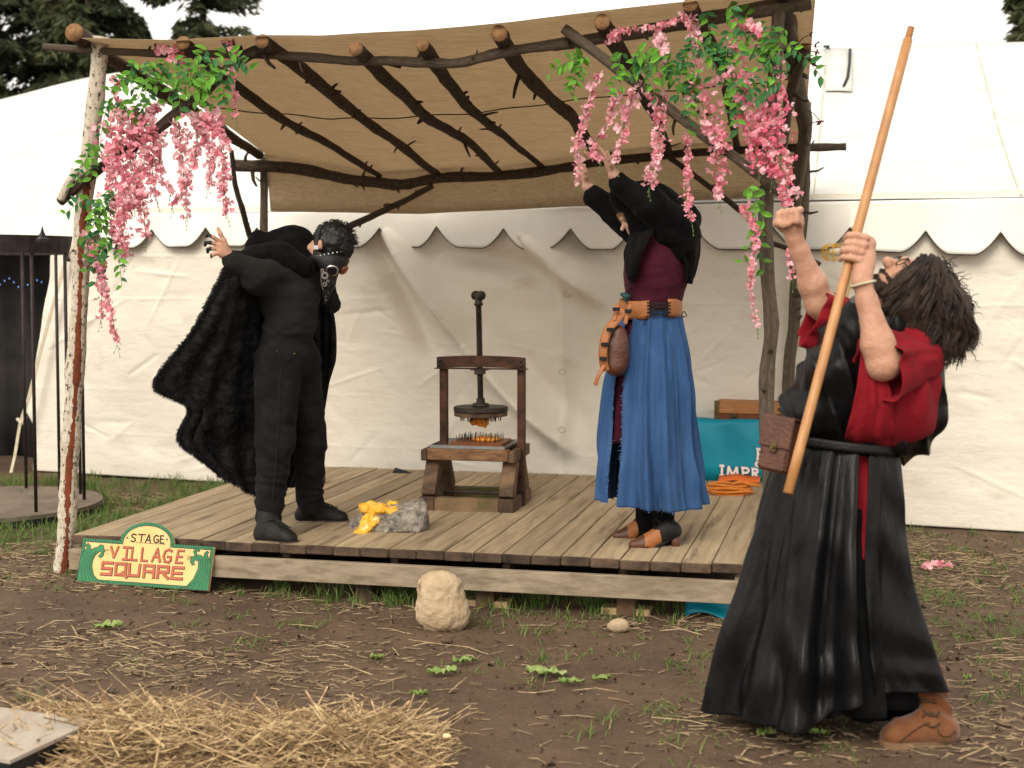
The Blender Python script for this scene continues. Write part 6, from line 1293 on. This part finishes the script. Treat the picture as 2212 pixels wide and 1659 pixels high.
# legs and shoes
body('leggings', [cap(P(1428, 1000, -.05), P(1437, 1165, -.08), .065, .045, .02), cap(P(1398, 1000, .06), P(1393, 1150, .08), .06, .043, .02)], .007, M['blackcotton'], m2, wrin(.004, 14))
def shoe(toe, heelp, ank, par):
    toe, heelp = Vector(toe), Vector(heelp); d = (toe-heelp); d.z = 0; L = d.length; d.normalize(); s = Vector((-d.y, d.x, 0)); up = Vector((0, 0, 1)); hz = .062
    pr_ = [cap(toe+up*.030-d*.030, toe+up*.034-d*.085, .029, .038, .03, sq=(up, .85)), cap(toe+up*.034-d*.085, heelp+up*(hz+.030)+d*.045, .037, .034, .03), cap(heelp+up*(hz+.030)+d*.045, heelp+up*(hz+.030)+d*.03, .034, .033, .02), cap(heelp+up*(hz+.04)+d*.045, Vector(ank), .035, .040, .03), cap(toe+up*.055-d*.10, heelp+up*.12+d*.065, .026, .030, .03), ell(Vector(ank)+up*.03, (.033, .033, .03), sub=True)]
    def mf(C):
        x = (C-np.array(toe))@(-np.array(d)); z = C[:, 2]-toe.z; return np.where(x < .075+.02*(z < .03), 2, np.where((x < .155-.2*np.maximum(0, z-.06)) & (z < .105), 1, 0)).astype(int)
    b = body('shoe', pr_, .0045, [M['bootleather'], M['tan'], M['brownleather']], par, None, lambda Pp: (toe.z+.010)-Pp[..., 2]+0*Pp[..., 0], mf)
    mb = MB(); mb.tube([heelp+d*.022+up*.001, heelp+d*.024+up*.03, heelp+d*.028+up*.075], [.020, .021, .030], 14); mb.make('heel', M['brownleather'], b, True)
    V = []; n = 24
    for z0 in (0, .010):
        for k in range(n):
            a = 2*math.pi*k/n; f = (1-math.cos(a))/2; x = f*(L-.03); w_ = .036*abs(math.sin(a))**.7*(1.05-.3*f); zz = hz*max(0, (f-.42)/.58)**1.2+.002; p = toe-d*x+s*math.copysign(w_, math.sin(a))+up*(zz+z0); V.append(p)
    obj('sole', V, [tuple(range(n)), tuple(range(2*n-1, n-1, -1))]+[(i, n+i, n+(i+1) % n, (i+1) % n) for i in range(n)], M['thread'], b)
    mb = MB()
    for i in range(4): c = toe-d*(.105+.018*i)+up*(.078+.014*i); mb.tube([c-s*.022-up*.006, c+up*.004, c+s*.022-up*.006], .0024, 5)
    c = toe-d*.165+up*.135; mb.tube([c, c+s*.02+d*.02+up*.01, c+s*.03-up*.01], .0022, 5); mb.tube([c, c-s*.02+d*.025+up*.012, c-s*.03-up*.012], .0022, 5); mb.make('lace', M['thread'], b)
shoe(G(1357, 1190, DZ), G(1470, 1188, DZ), P(1438, 1150, -.07), m2); shoe(G(1322, 1170, DZ), G(1420, 1168, DZ), P(1395, 1140, .08), m2)
# ================================================================ long-haired man with a pole
Y3 = 4.85
M['solepale'] = pm('tan_crepe_sole', (.22, .13, .065), (.12, .07, .04), 12, .8)
M['lacecord'] = pm('dark_lace', (.06, .030, .014), None, rough=.8)
def P(x, y, d=0): return W(x, y, Y3+d)
fz = Hs(P(1990, 1600).x, 4.8); c3_ = G(1960, 1600)
m3 = thing('person', 'long haired person in black and crimson robes leaning back with raised fist', 'person', c3_)
# pole
pt_, pb_ = P(1968, 60, .05), P(1702, 1066, -.42); pdir = (pb_-pt_).normalized()
pole = thing('wooden_pole', 'long varnished wooden broom pole held by the robed person', 'pole', pb_)
mb = MB(); mb.tube([pt_+pdir*f for f in np.linspace(.045, (pb_-pt_).length, 12)], .0165, 16); mb.make('shaft', M['pole'], pole, True)
Pt = []; Rt = []
for i in range(7): Pt += [pt_+pdir*(i*.007), pt_+pdir*(i*.007+.0035)]; Rt += [.0125, .0105]
mb = MB(); mb.tube(Pt, Rt, 12); mb.make('threaded_end', M['chest'], pole, True)
def onpole(y): f = (y-60)/(1066-60); return pt_+(pb_-pt_)*f
# body: head, neck, arms, hands
hc = P(1966, 622, -.02); fdir = Vector((-.52, -.14, .84)).normalized(); hup = Vector((.84, 0, .52)); hup = (hup-fdir*hup.dot(fdir)).normalized(); hsd = hup.cross(fdir); HR = np.array([list(fdir), list(hsd), list(hup)]).T
nears = hsd if hsd.y < 0 else -hsd
sk = [ell(hc, (.096, .076, .108), HR, .03), ell(hc+fdir*.035-hup*.062, (.062, .056, .062), HR, .03), cap(hc+fdir*.086+hup*.012, hc+fdir*.122-hup*.024, .010, .016, .012), ell(hc+fdir*.110-hup*.030, (.014, .020, .011), HR, .008), ell(hc+fdir*.088+hup*.032, (.014, .05, .012), HR, .02), ell(hc+fdir*.085-hup*.058, (.014, .026, .012), HR, .01),
      cap(hc-hup*.07-fdir*.01, P(1925, 720, .0), .062, .08, .04), ell(hc+fdir*.06-hup*.02+nears*.045, (.03, .025, .03), HR, .02)]
for s in (-1, 1): sk.append(ell(hc+fdir*.090+hup*.010+hsd*s*.032, (.012, .018, .010), HR, .004, True))
Va, Fa = sdf(sk, .005)
# near arm: shoulder - elbow - wrist, hand closed on the pole
wr = P(1862, 606, -.24); el_ = P(1908, 788, -.27); shd = P(1985, 745, -.16)
ctr = onpole(561); rt = Vector((.93, .10, .28)); rt = (rt-pdir*rt.dot(pdir)).normalized(); cm = pdir.cross(rt); cm = cm if cm.y < 0 else -cm
hn = [cap(P(1960, 770, -.17), el_, .050, .050, .02), cap(el_, el_+(wr-el_)*.25, .050, .053, .02), cap(el_+(wr-el_)*.25, el_+(wr-el_)*.75, .052, .033, .02), cap(el_+(wr-el_)*.75, wr, .033, .0265, .02), cap(wr, ctr+rt*.045+cm*.006+pdir*.020, .032, .036, .02), cap(ctr+rt*.042+cm*.008-pdir*.034, ctr+rt*.044+cm*.008+pdir*.040, .028, .029, .015)]
for k in range(4):
    b = ctr+pdir*(-.042+.0265*k)+rt*(.003*math.sin(k*2.0)); w_ = (.93, .98, .95, .84)[k]
    hn += chain([b+rt*.044+cm*.016, b+rt*.026+cm*.036, b-rt*.004+cm*.033, b-rt*.024+cm*.016, b-rt*.027-cm*.008], [.0148*w_, .0146*w_, .0136*w_, .0130*w_, .0110*w_], .003)
hn += chain([ctr+rt*.034-pdir*.018-cm*.008, ctr+rt*.02-cm*.030-pdir*.030, ctr-rt*.01-cm*.030-pdir*.040, ctr-rt*.026-cm*.008-pdir*.040], [.016, .0145, .013, .0105], .008)
hn += [cap(el_+(wr-el_)*.86+Vector((.012, -.022, 0)), el_+(wr-el_)*.97+Vector((.012, -.022, 0)), .011, .012, .012)]
Vb, Fb = sdf(hn, .0032); Nb = vnormals(Vb, Fb); Vb = Vb+Nb*(.0012*fbm(Vb*70, 3)+.002*fbm(Vb*16, 2))[:, None]
# far arm with fist
w2 = P(1716, 515, .12); e2_ = P(1772, 655, .16); kc = P(1710, 478, .11); fx = Vector((-.35, -.5, .35)).normalized(); up_ = (kc-w2).normalized(); fx = (fx-up_*fx.dot(up_)).normalized(); sx_ = up_.cross(fx)
ff = [cap(P(1850, 715, .2), e2_, .07, .052, .03), cap(e2_, e2_+(w2-e2_)*.30, .051, .050, .02), cap(e2_+(w2-e2_)*.30, e2_+(w2-e2_)*.8, .049, .031, .02), cap(e2_+(w2-e2_)*.8, w2, .031, .0255, .02), cap(w2, kc, .028, .036, .02), ell(kc, (.040, .034, .042), rot_axes(sx_, up_), .02)]
for k in range(4):
    b = kc+sx_*(-.032+.0215*k)+up_*.012; ff += chain([b+up_*.022-fx*.010, b+up_*.022+fx*.024, b-up_*.008+fx*.036, b-up_*.022+fx*.018], [.0122, .0122, .0116, .0104], .0025)
ff += chain([kc-sx_*.036-up_*.02+fx*.0, kc-sx_*.042+up_*.004+fx*.026, kc-sx_*.014+up_*.0+fx*.048, kc+sx_*.006+fx*.048], [.015, .0145, .0135, .011], .006)
Vc, Fc_ = sdf(ff, .0036); Nc_ = vnormals(Vc, Fc_); Vc = Vc+Nc_*(.0012*fbm(Vc*70, 3)+.002*fbm(Vc*16, 2))[:, None]; VV = [Va, Vb, Vc]; FF = [Fa, Fb+len(Va), Fc_+len(Va)+len(Vb)]
body3 = obj('body', np.vstack(VV), np.vstack(FF), M['skin'], m3, True)
ringtube(wr+(el_-wr).normalized()*.012, (el_-wr), .040, .0045, M['strap'], 'bracelet', m3)
for s in (-1, 1):
    mb = MB(); e = hc+fdir*.086+hup*.010+hsd*s*.032; mb.tube([e-fdir*.010, e-fdir*.002, e+fdir*.004], [.011, .011, .004], 10); mb.make('eye', M['teeth'], body3, True)
    mb = MB(); e = hc+fdir*.098+hup*.028+hsd*s*.034; mb.tube([e-hsd*.020, e+hup*.004+fdir*.004, e+hsd*.020], [.003, .005, .003], 6); mb.make('eyebrow', M['hairbrown'], body3, True)
# glasses
mb = MB(); rim = []
for s in (-1, 1): q = hc+fdir*.104+hup*.008+hsd*s*.034; mb.tube([q+hsd*.024*math.cos(a)+hup*.019*math.sin(a) for a in np.arange(16)*math.pi/8], .0018, 5, close=True)
mb.tube([hc+fdir*.104+hup*.010+nears*.058, hc+fdir*.03+hup*.012+nears*.082], .0018, 5); mb.make('glasses', M['thread'], m3)
# beard, hair mass and locks
lines = []; rg = np.random.default_rng(12)
for k in range(700):
    a = rg.uniform(-1, 1); r_ = rg.random(); b = np.array(hc+fdir*(.100-.035*abs(a))-hup*(.043 if r_ < .3 else .07+.025*rg.random())+hsd*a*.055); L = rg.uniform(.02, .06) if r_ >= .3 else rg.uniform(.015, .03)
    lines.append([b, b-np.array(hup)*L*.6+np.array(fdir)*.012+np.array(hsd)*a*.01, b-np.array(hup)*L*.9+np.array([.004, 0, -.015])+np.array(hsd)*a*.015])
strands_mesh('beard', lines, .0022, .0008, M['hairbrown'], m3)
hm = [ell(hc+hup*.028-fdir*.026, (.094, .084, .098), HR, .04), cap(P(2008, 615, -.0), P(2036, 690, -.0), .078, .085, .05), cap(P(2036, 690, -.02), P(2044, 730, -.02), .082, .065, .05), cap(P(1972, 660, -.06), P(2000, 735, -.06), .060, .060, .05), ell(hc+fdir*.118-hup*.02, (.10, .10, .10), HR, sub=True), cap(P(1986, 585, -.085), P(1945, 655, -.10), .034, .040, .03), cap(P(1945, 655, -.10), P(1965, 700, -.09), .040, .045, .03)]
body('hair', hm, .007, M['hairbrown'], m3, lambda V, N: .012*fbm(V*np.array([22, 22, 7]), 3))
lines = []
ex_ = [1905, 1918, 1938, 1964, 2000, 2040, 2072, 2099]; ey_ = [640, 664, 700, 735, 774, 792, 788, 755]
rx_ = [1982, 1994, 2014, 2036, 2056, 2068]; ry_ = [559, 551, 551, 566, 592, 625]
for c_ in range(190):
    t = rg.random(); sd = rg.choice([-1, -1, -1, 1]); a_ = rg.random()**.5
    x0 = np.interp(t, np.linspace(0, 1, 6), rx_); y0 = np.interp(t, np.linspace(0, 1, 6), ry_)+28*(1-math.sqrt(1-a_*a_*.9)); d0 = -.02+sd*.085*a_
    x1 = np.interp(np.clip(t*1.02+rg.normal(0, .09 if t > .25 else .04), 0, 1), np.linspace(0, 1, 8), ex_); y1 = np.interp(x1, ex_, ey_)-abs(rg.normal(0, 34 if t > .25 else 14)); d1 = -.02+sd*(.07+.05*a_)+rg.normal(0, .012)
    xm = x0*.45+x1*.55+(20 if t > .4 else 6)+rg.normal(0, 7); ym = y0*.6+y1*.4+rg.normal(0, 8); dm = (d0+d1)/2+sd*.035
    p0_, p1_, p2_ = np.array(P(x0, y0, d0)), np.array(P(xm, ym, dm)), np.array(P(x1, y1, d1)); ph_ = rg.random()*6.28; am_ = rg.uniform(.006, .016); fq = rg.uniform(7, 13)
    for k in range(22):
        o0, o1, o2 = rg.normal(0, .0035, 3), rg.normal(0, .005, 3), rg.normal(0, .006, 3); e_ = rg.uniform(.85, 1.06); q_ = rg.normal(0, .25)
        lines.append([(p0_+o0)*(1-s_)**2+2*(p1_+o1)*s_*(1-s_)+(p2_+o2)*s_*s_+np.array([math.sin(ph_+q_+fq*s_), .7*math.cos(ph_+q_+fq*s_*.8), .3*math.sin(ph_+fq*s_)])*am_*min(1, s_*1.5) for s_ in np.linspace(0, e_, 13)])
for c_ in range(160):                     # frizz
    t = rg.uniform(.35, 1); x0 = np.interp(t, np.linspace(0, 1, 6), rx_); y0 = np.interp(t, np.linspace(0, 1, 6), ry_); p_ = np.array(P(x0+rg.uniform(0, 30), y0+rg.uniform(0, 140), rg.uniform(-.1, .06))); d_ = np.array([rg.uniform(.2, 1), rg.normal(0, .4), rg.uniform(-1, .3)])
    lines.append([p_+d_*.05*s_+np.array([math.sin(9*s_+c_), 0, math.cos(8*s_+c_)])*.006*s_ for s_ in np.linspace(0, 1, 8)])
strands_mesh('hair_locks', lines, .0021, .0009, M['hairbrown'], m3)
for k in range(0): pass
# crimson tunic
fan = P(1985, 745, -.1)
rd = [ell(P(1930, 850, -.09), (.125, .13, .15), k=.06), ell(P(1905, 895, -.10), (.125, .12, .085), k=.05), cap(P(1950, 930, -.12), P(1905, 930, -.13), .05, .05, .05), cap(P(1965, 765, -.06), P(1975, 890, -.06), .085, .085, .05), cap(P(1860, 720, .1), P(1960, 750, -.0), .11, .11, .05), ell(P(1960, 745, -.09), (.075, .085, .065), k=.04)]
red = body('tunic', rd, .008, M['red'], m3, lambda V, N: .009*np.sin(15*np.arctan2(V[:, 2]-fan.z, V[:, 0]-fan.x)+4*vn(V*np.array([5, 5, 5])+4))*sm(.02, .14, np.hypot(V[:, 2]-fan.z, V[:, 0]-fan.x))+.007*fbm(V*np.array([7, 7, 5])+2, 2))
def sleeve(S_, E_, ru, rd_, out, seed, nf=6):
    S_, E_ = np.array(S_), np.array(E_); ax_ = unit(E_-S_); up_v = np.array([0, 0, 1.0]); e1 = unit(up_v-ax_*(up_v@ax_)); e2 = np.cross(ax_, e1); rows = []; rgs = np.random.default_rng(seed); ph = rgs.random(4)*6.28
    for t in np.linspace(0, 1, 26):
        c = S_+(E_-S_)*t; an = np.linspace(0, 2*math.pi, 90, endpoint=False); cu, su_ = np.cos(an), np.sin(an)
        dn = np.where(cu < 0, rd_[0]+(rd_[1]-rd_[0])*t**1.3, ru[0]+(ru[1]-ru[0])*t); sdw = out[0]+(out[1]-out[0])*t
        fo = .009*t*np.sin(an*nf+ph[0]+2*t)+.010*t*np.sin(an*(nf-3)+ph[1])+.002*np.sin(an*11+t*5+ph[2])*t+.006*vn(np.stack([cu*3, su_*3, 0*an+t*5], -1))
        pt = c+e1*((dn+fo)*cu)[:, None]+e2*((sdw+fo)*su_)[:, None]; pt[:, 2] -= .03*t*t*(cu < 0)*np.abs(cu); rows.append(pt)
    return sheet('sleeve', np.array(rows), M['red'], red, .004, wrap=True)
sleeve(P(1990, 775, -.08), P(1896, 775, -.26), (.070, .085), (.10, .135), (.085, .095), 3)
sleeve(P(1880, 735, .16), P(1758, 668, .14), (.105, .085), (.115, .10), (.10, .09), 5)
drape('side_panel', [[(1862, 738, -.20), (1880, 765, -.23), (1902, 795, -.25)], [(1851, 830, -.245), (1880, 838, -.265), (1922, 840, -.265)], [(1838, 890, -.24), (1880, 895, -.265), (1930, 898, -.26)], [(1826, 938, -.20), (1870, 944, -.22), (1935, 946, -.21)], [(1822, 962, -.12), (1870, 965, -.14), (1935, 965, -.12)]], M['red'], red, .005, 13)
# black satin over-robe: bodice, back panel, skirt, belt
bb = [ell(P(1772, 880, -.02), (.125, .19, .125), k=.06), ell(P(1815, 830, .0), (.13, .19, .15), k=.06), cap(P(1870, 740, .02), P(1850, 930, .0), .15, .155, .06, sq=((0, 1, 0), 1.1)), cap(P(1940, 740, .05), P(1950, 920, .05), .12, .12, .05, sq=((0, 1, 0), 1.2)), cap(P(1985, 720, .05), P(2004, 800, -.01), .045, .05, .04), cap(P(2006, 800, -.02), P(1998, 910, -.04), .045, .050, .04), cap(P(1998, 910, -.04), P(1935, 962, -.12), .045, .030, .04), cap(P(1840, 690, -.10), P(1790, 800, -.14), .05, .09, .05), cap(P(1945, 705, -.1), P(1870, 690, -.10), .04, .04, .03),
      ]
ob = body('overrobe', bb, .008, M['satin'], m3, lambda V, N: .008*(1-2*np.abs(fbm(V*np.array([8, 8, 3])+31, 2)))+.013*(1-2*np.abs(np.sin(V[:, 0]*26+V[:, 2]*12+3*vn(V*4)))**.8))
s3 = lambda xl, xr, y, d=0, ry=None: (lambda a, b: ((a+b)/2, (b-a).length/2, ry if ry else (b-a).length/2*.8))(P(xl, y, d), P(xr, y, d))
SLT = math.radians(283)
def slant_hem(X, Yy, Zz, A_, iv):
    cr_ = .012*np.sin(Zz*26+X*9+5*vn(np.stack([X*5, Yy*5, Zz*3], -1)))*sm(.05, .5, iv)*sm(1, .8, iv)*np.maximum(0, vn(np.stack([X*4+7, Yy*4, Zz*2.5], -1)))*2
    return X, Yy+cr_, Zz+iv**2*(.090*sm(-.30, .12, np.cos(A_))-.01*sm(0, -.7, np.cos(A_)))
loft('robe_skirt', [s3(1700, 1932, 945, 0, .175), s3(1678, 1937, 985, 0, .20), s3(1655, 1940, 1060, 0, .235), s3(1632, 1942, 1150, 0, .27), s3(1605, 1952, 1260, 0, .30), s3(1570, 1978, 1370, .0, .32), s3(1548, 2003, 1460, .0, .33), s3(1534, 2020, 1512, .0, .335)], (SLT+.10-2*math.pi, SLT-.10), 8, M['satin'], m3, (.007, .042), .003, 14, 380, .010, .8, slant_hem, .4)
loft('crimson_underrobe', [s3(1715, 1920, 950, 0, .14), s3(1690, 1925, 1060, 0, .19), s3(1660, 1930, 1180, .0, .23)], (0, 2*math.pi), 9, M['red'], m3, (.004, .02), .003, 15, 200)
loft('black_underrobe', [s3(1690, 1915, 1080, .0, .195), s3(1640, 1935, 1250, .0, .25), s3(1600, 1970, 1500, .0, .27)], (0, 2*math.pi), 9, M['blackcotton'], m3, (.004, .025), .003, 16, 200)
drape('back_skirt', [[(1800, 1440, .0), (1870, 1440, -.10), (1950, 1440, .0)], [(1815, 1520, .0), (1880, 1525, -.10), (1960, 1510, .0)], [(1825, 1545, .0), (1890, 1560, -.10), (1955, 1540, .0)]], M['blackcotton'], m3, .012, 12)
def band3(x0, x1, y0, y1, ry):
    an = np.linspace(math.radians(-175), math.radians(10), 60); a, b = s3(x0, x1, y0, 0, ry), s3(x0, x1, y1, 0, ry); rows = []
    for t in np.linspace(0, 1, 4): c = a[0]*(1-t)+b[0]*t; rows.append([[c.x+math.cos(q)*a[1], c.y+math.sin(q)*a[2], c.z-.020*math.cos(q)] for q in an])
    return np.array(rows)[:, ::-1]
sheet('belt', band3(1692, 1940, 943, 962, .205), M['blackleather'], m3, .005)
# belt pouch
pc_ = P(1682, 962, -.20); bx_ = Vector((.80, -.58, -.12)).normalized(); bz_ = Vector((.16, .05, .98)); bz_ = (bz_-bx_*bz_.dot(bx_)).normalized(); by_ = bz_.cross(bx_)
pu3 = thing('belt_pouch', 'boxy brown leather belt pouch with brass clasp on the black robe', 'pouch', pc_)
front = by_ if by_.y < 0 else -by_
mb = MB(); mb.box(pc_, bx_, by_, bz_, .052, .030, .088, 0, .010); mb.make('pouch_body', M['brownleather'], pu3)
mb = MB(); mb.box(pc_+front*.034+bz_*.042, bx_, by_, bz_, .056, .004, .050, 0, .003); mb.box(pc_+bz_*.092, bx_, by_, bz_, .056, .034, .004, 0, .003); mb.make('flap', M['brownleather'], pu3)
mb = MB(); mb.box(pc_+front*.041-bz_*.008, bx_, by_, bz_, .012, .004, .016, 0, .003); mb.tube([pc_+front*.044-bz_*.008, pc_+front*.052-bz_*.008], [.008, .005], 10); mb.make('clasp', M['brass'], pu3)
for a in (-.042, .042):
    for b in (-.075, -.03): p = pc_+front*.031+bx_*a+bz_*b; mb = MB(); mb.tube([p, p+front*.005], [.004, .002], 8); mb.make('rivet', M['brass'], pu3)
# suede boot and trouser leg
body('trouser_leg', [cap(P(1930, 1350, -.06), P(1985, 1545, -.08), .09, .065, .03)], .009, M['blackcotton'], m3, wrin(.006, 12))
zg = Hs(P(1990, 1600).x, 4.72)-.004
bt = boot('boot', G(2050, 1604, zg), G(1914, 1614, zg), P(1996, 1535, -.08), .05, .20, (M['suede'], M['solepale']), m3, zg, .070, False, 1.12, .005, lambda V, N: .007*np.sin((V[:, 2]+.35*V[:, 0])*95+5*vn(V*14))*sm(zg+.075, zg+.12, V[:, 2])+.003*fbm(V*25, 3))
for k in range(4):
    c = P(2000-1*k, 1532+13*k, -.08); ringtube(c, Vector((.2+.1*math.sin(k*3), .1*math.cos(k*2), 1)), .066+.003*k, .010, M['suede'], 'fold', bt, 22)
bc = np.array([list(q.co) for q in bt.data.vertices])+np.array(ORG[bt.name]); bpx = CX+F*bc[:, 0]/(bc[:, 1]*math.cos(PITCH)-(bc[:, 2]-CAMZ)*math.sin(PITCH))
def onboot(x, z):                      # leather surface on the camera side
    k = (np.abs(bc[:, 0]-x) < .008) & (np.abs(bc[:, 2]-z) < .008); return Vector((x, bc[k, 1].min()-.002 if k.any() else 4.7, z))
xb = P(1985, 1560, -.1).x
for k in range(6):
    z_ = zg+.175-.017*k; x_ = xb-.028+.004*k-.010*(k > 3); mb = MB(); mb.tube([onboot(x_+.052*f, z_-.012*math.sin(f*3)*(1 if k % 2 else -1)) for f in np.linspace(0, 1, 6)], .0034, 6); mb.make('lace', M['lacecord'], bt, True)
mb = MB(); mb.tube([onboot(xb+.025, zg+.075), onboot(xb+.03, zg+.055), onboot(xb+.045, zg+.045), onboot(xb+.07, zg+.045), onboot(xb+.09, zg+.06)], .002, 5); mb.make('seam', M['lacecord'], bt, True)
mb = MB(); mb.tube([onboot(xb-.105, zg+.032), onboot(xb-.07, zg+.060), onboot(xb-.035, zg+.080), onboot(xb+.0, zg+.092)], .002, 5); mb.make('seam', M['lacecord'], bt, True)
boot('boot', G(1640, 1490, 0), G(1560, 1495, 0), P(1625, 1440, .1), .05, .15, (M['suede'], M['sole']), m3, 0, .055, False, .95)
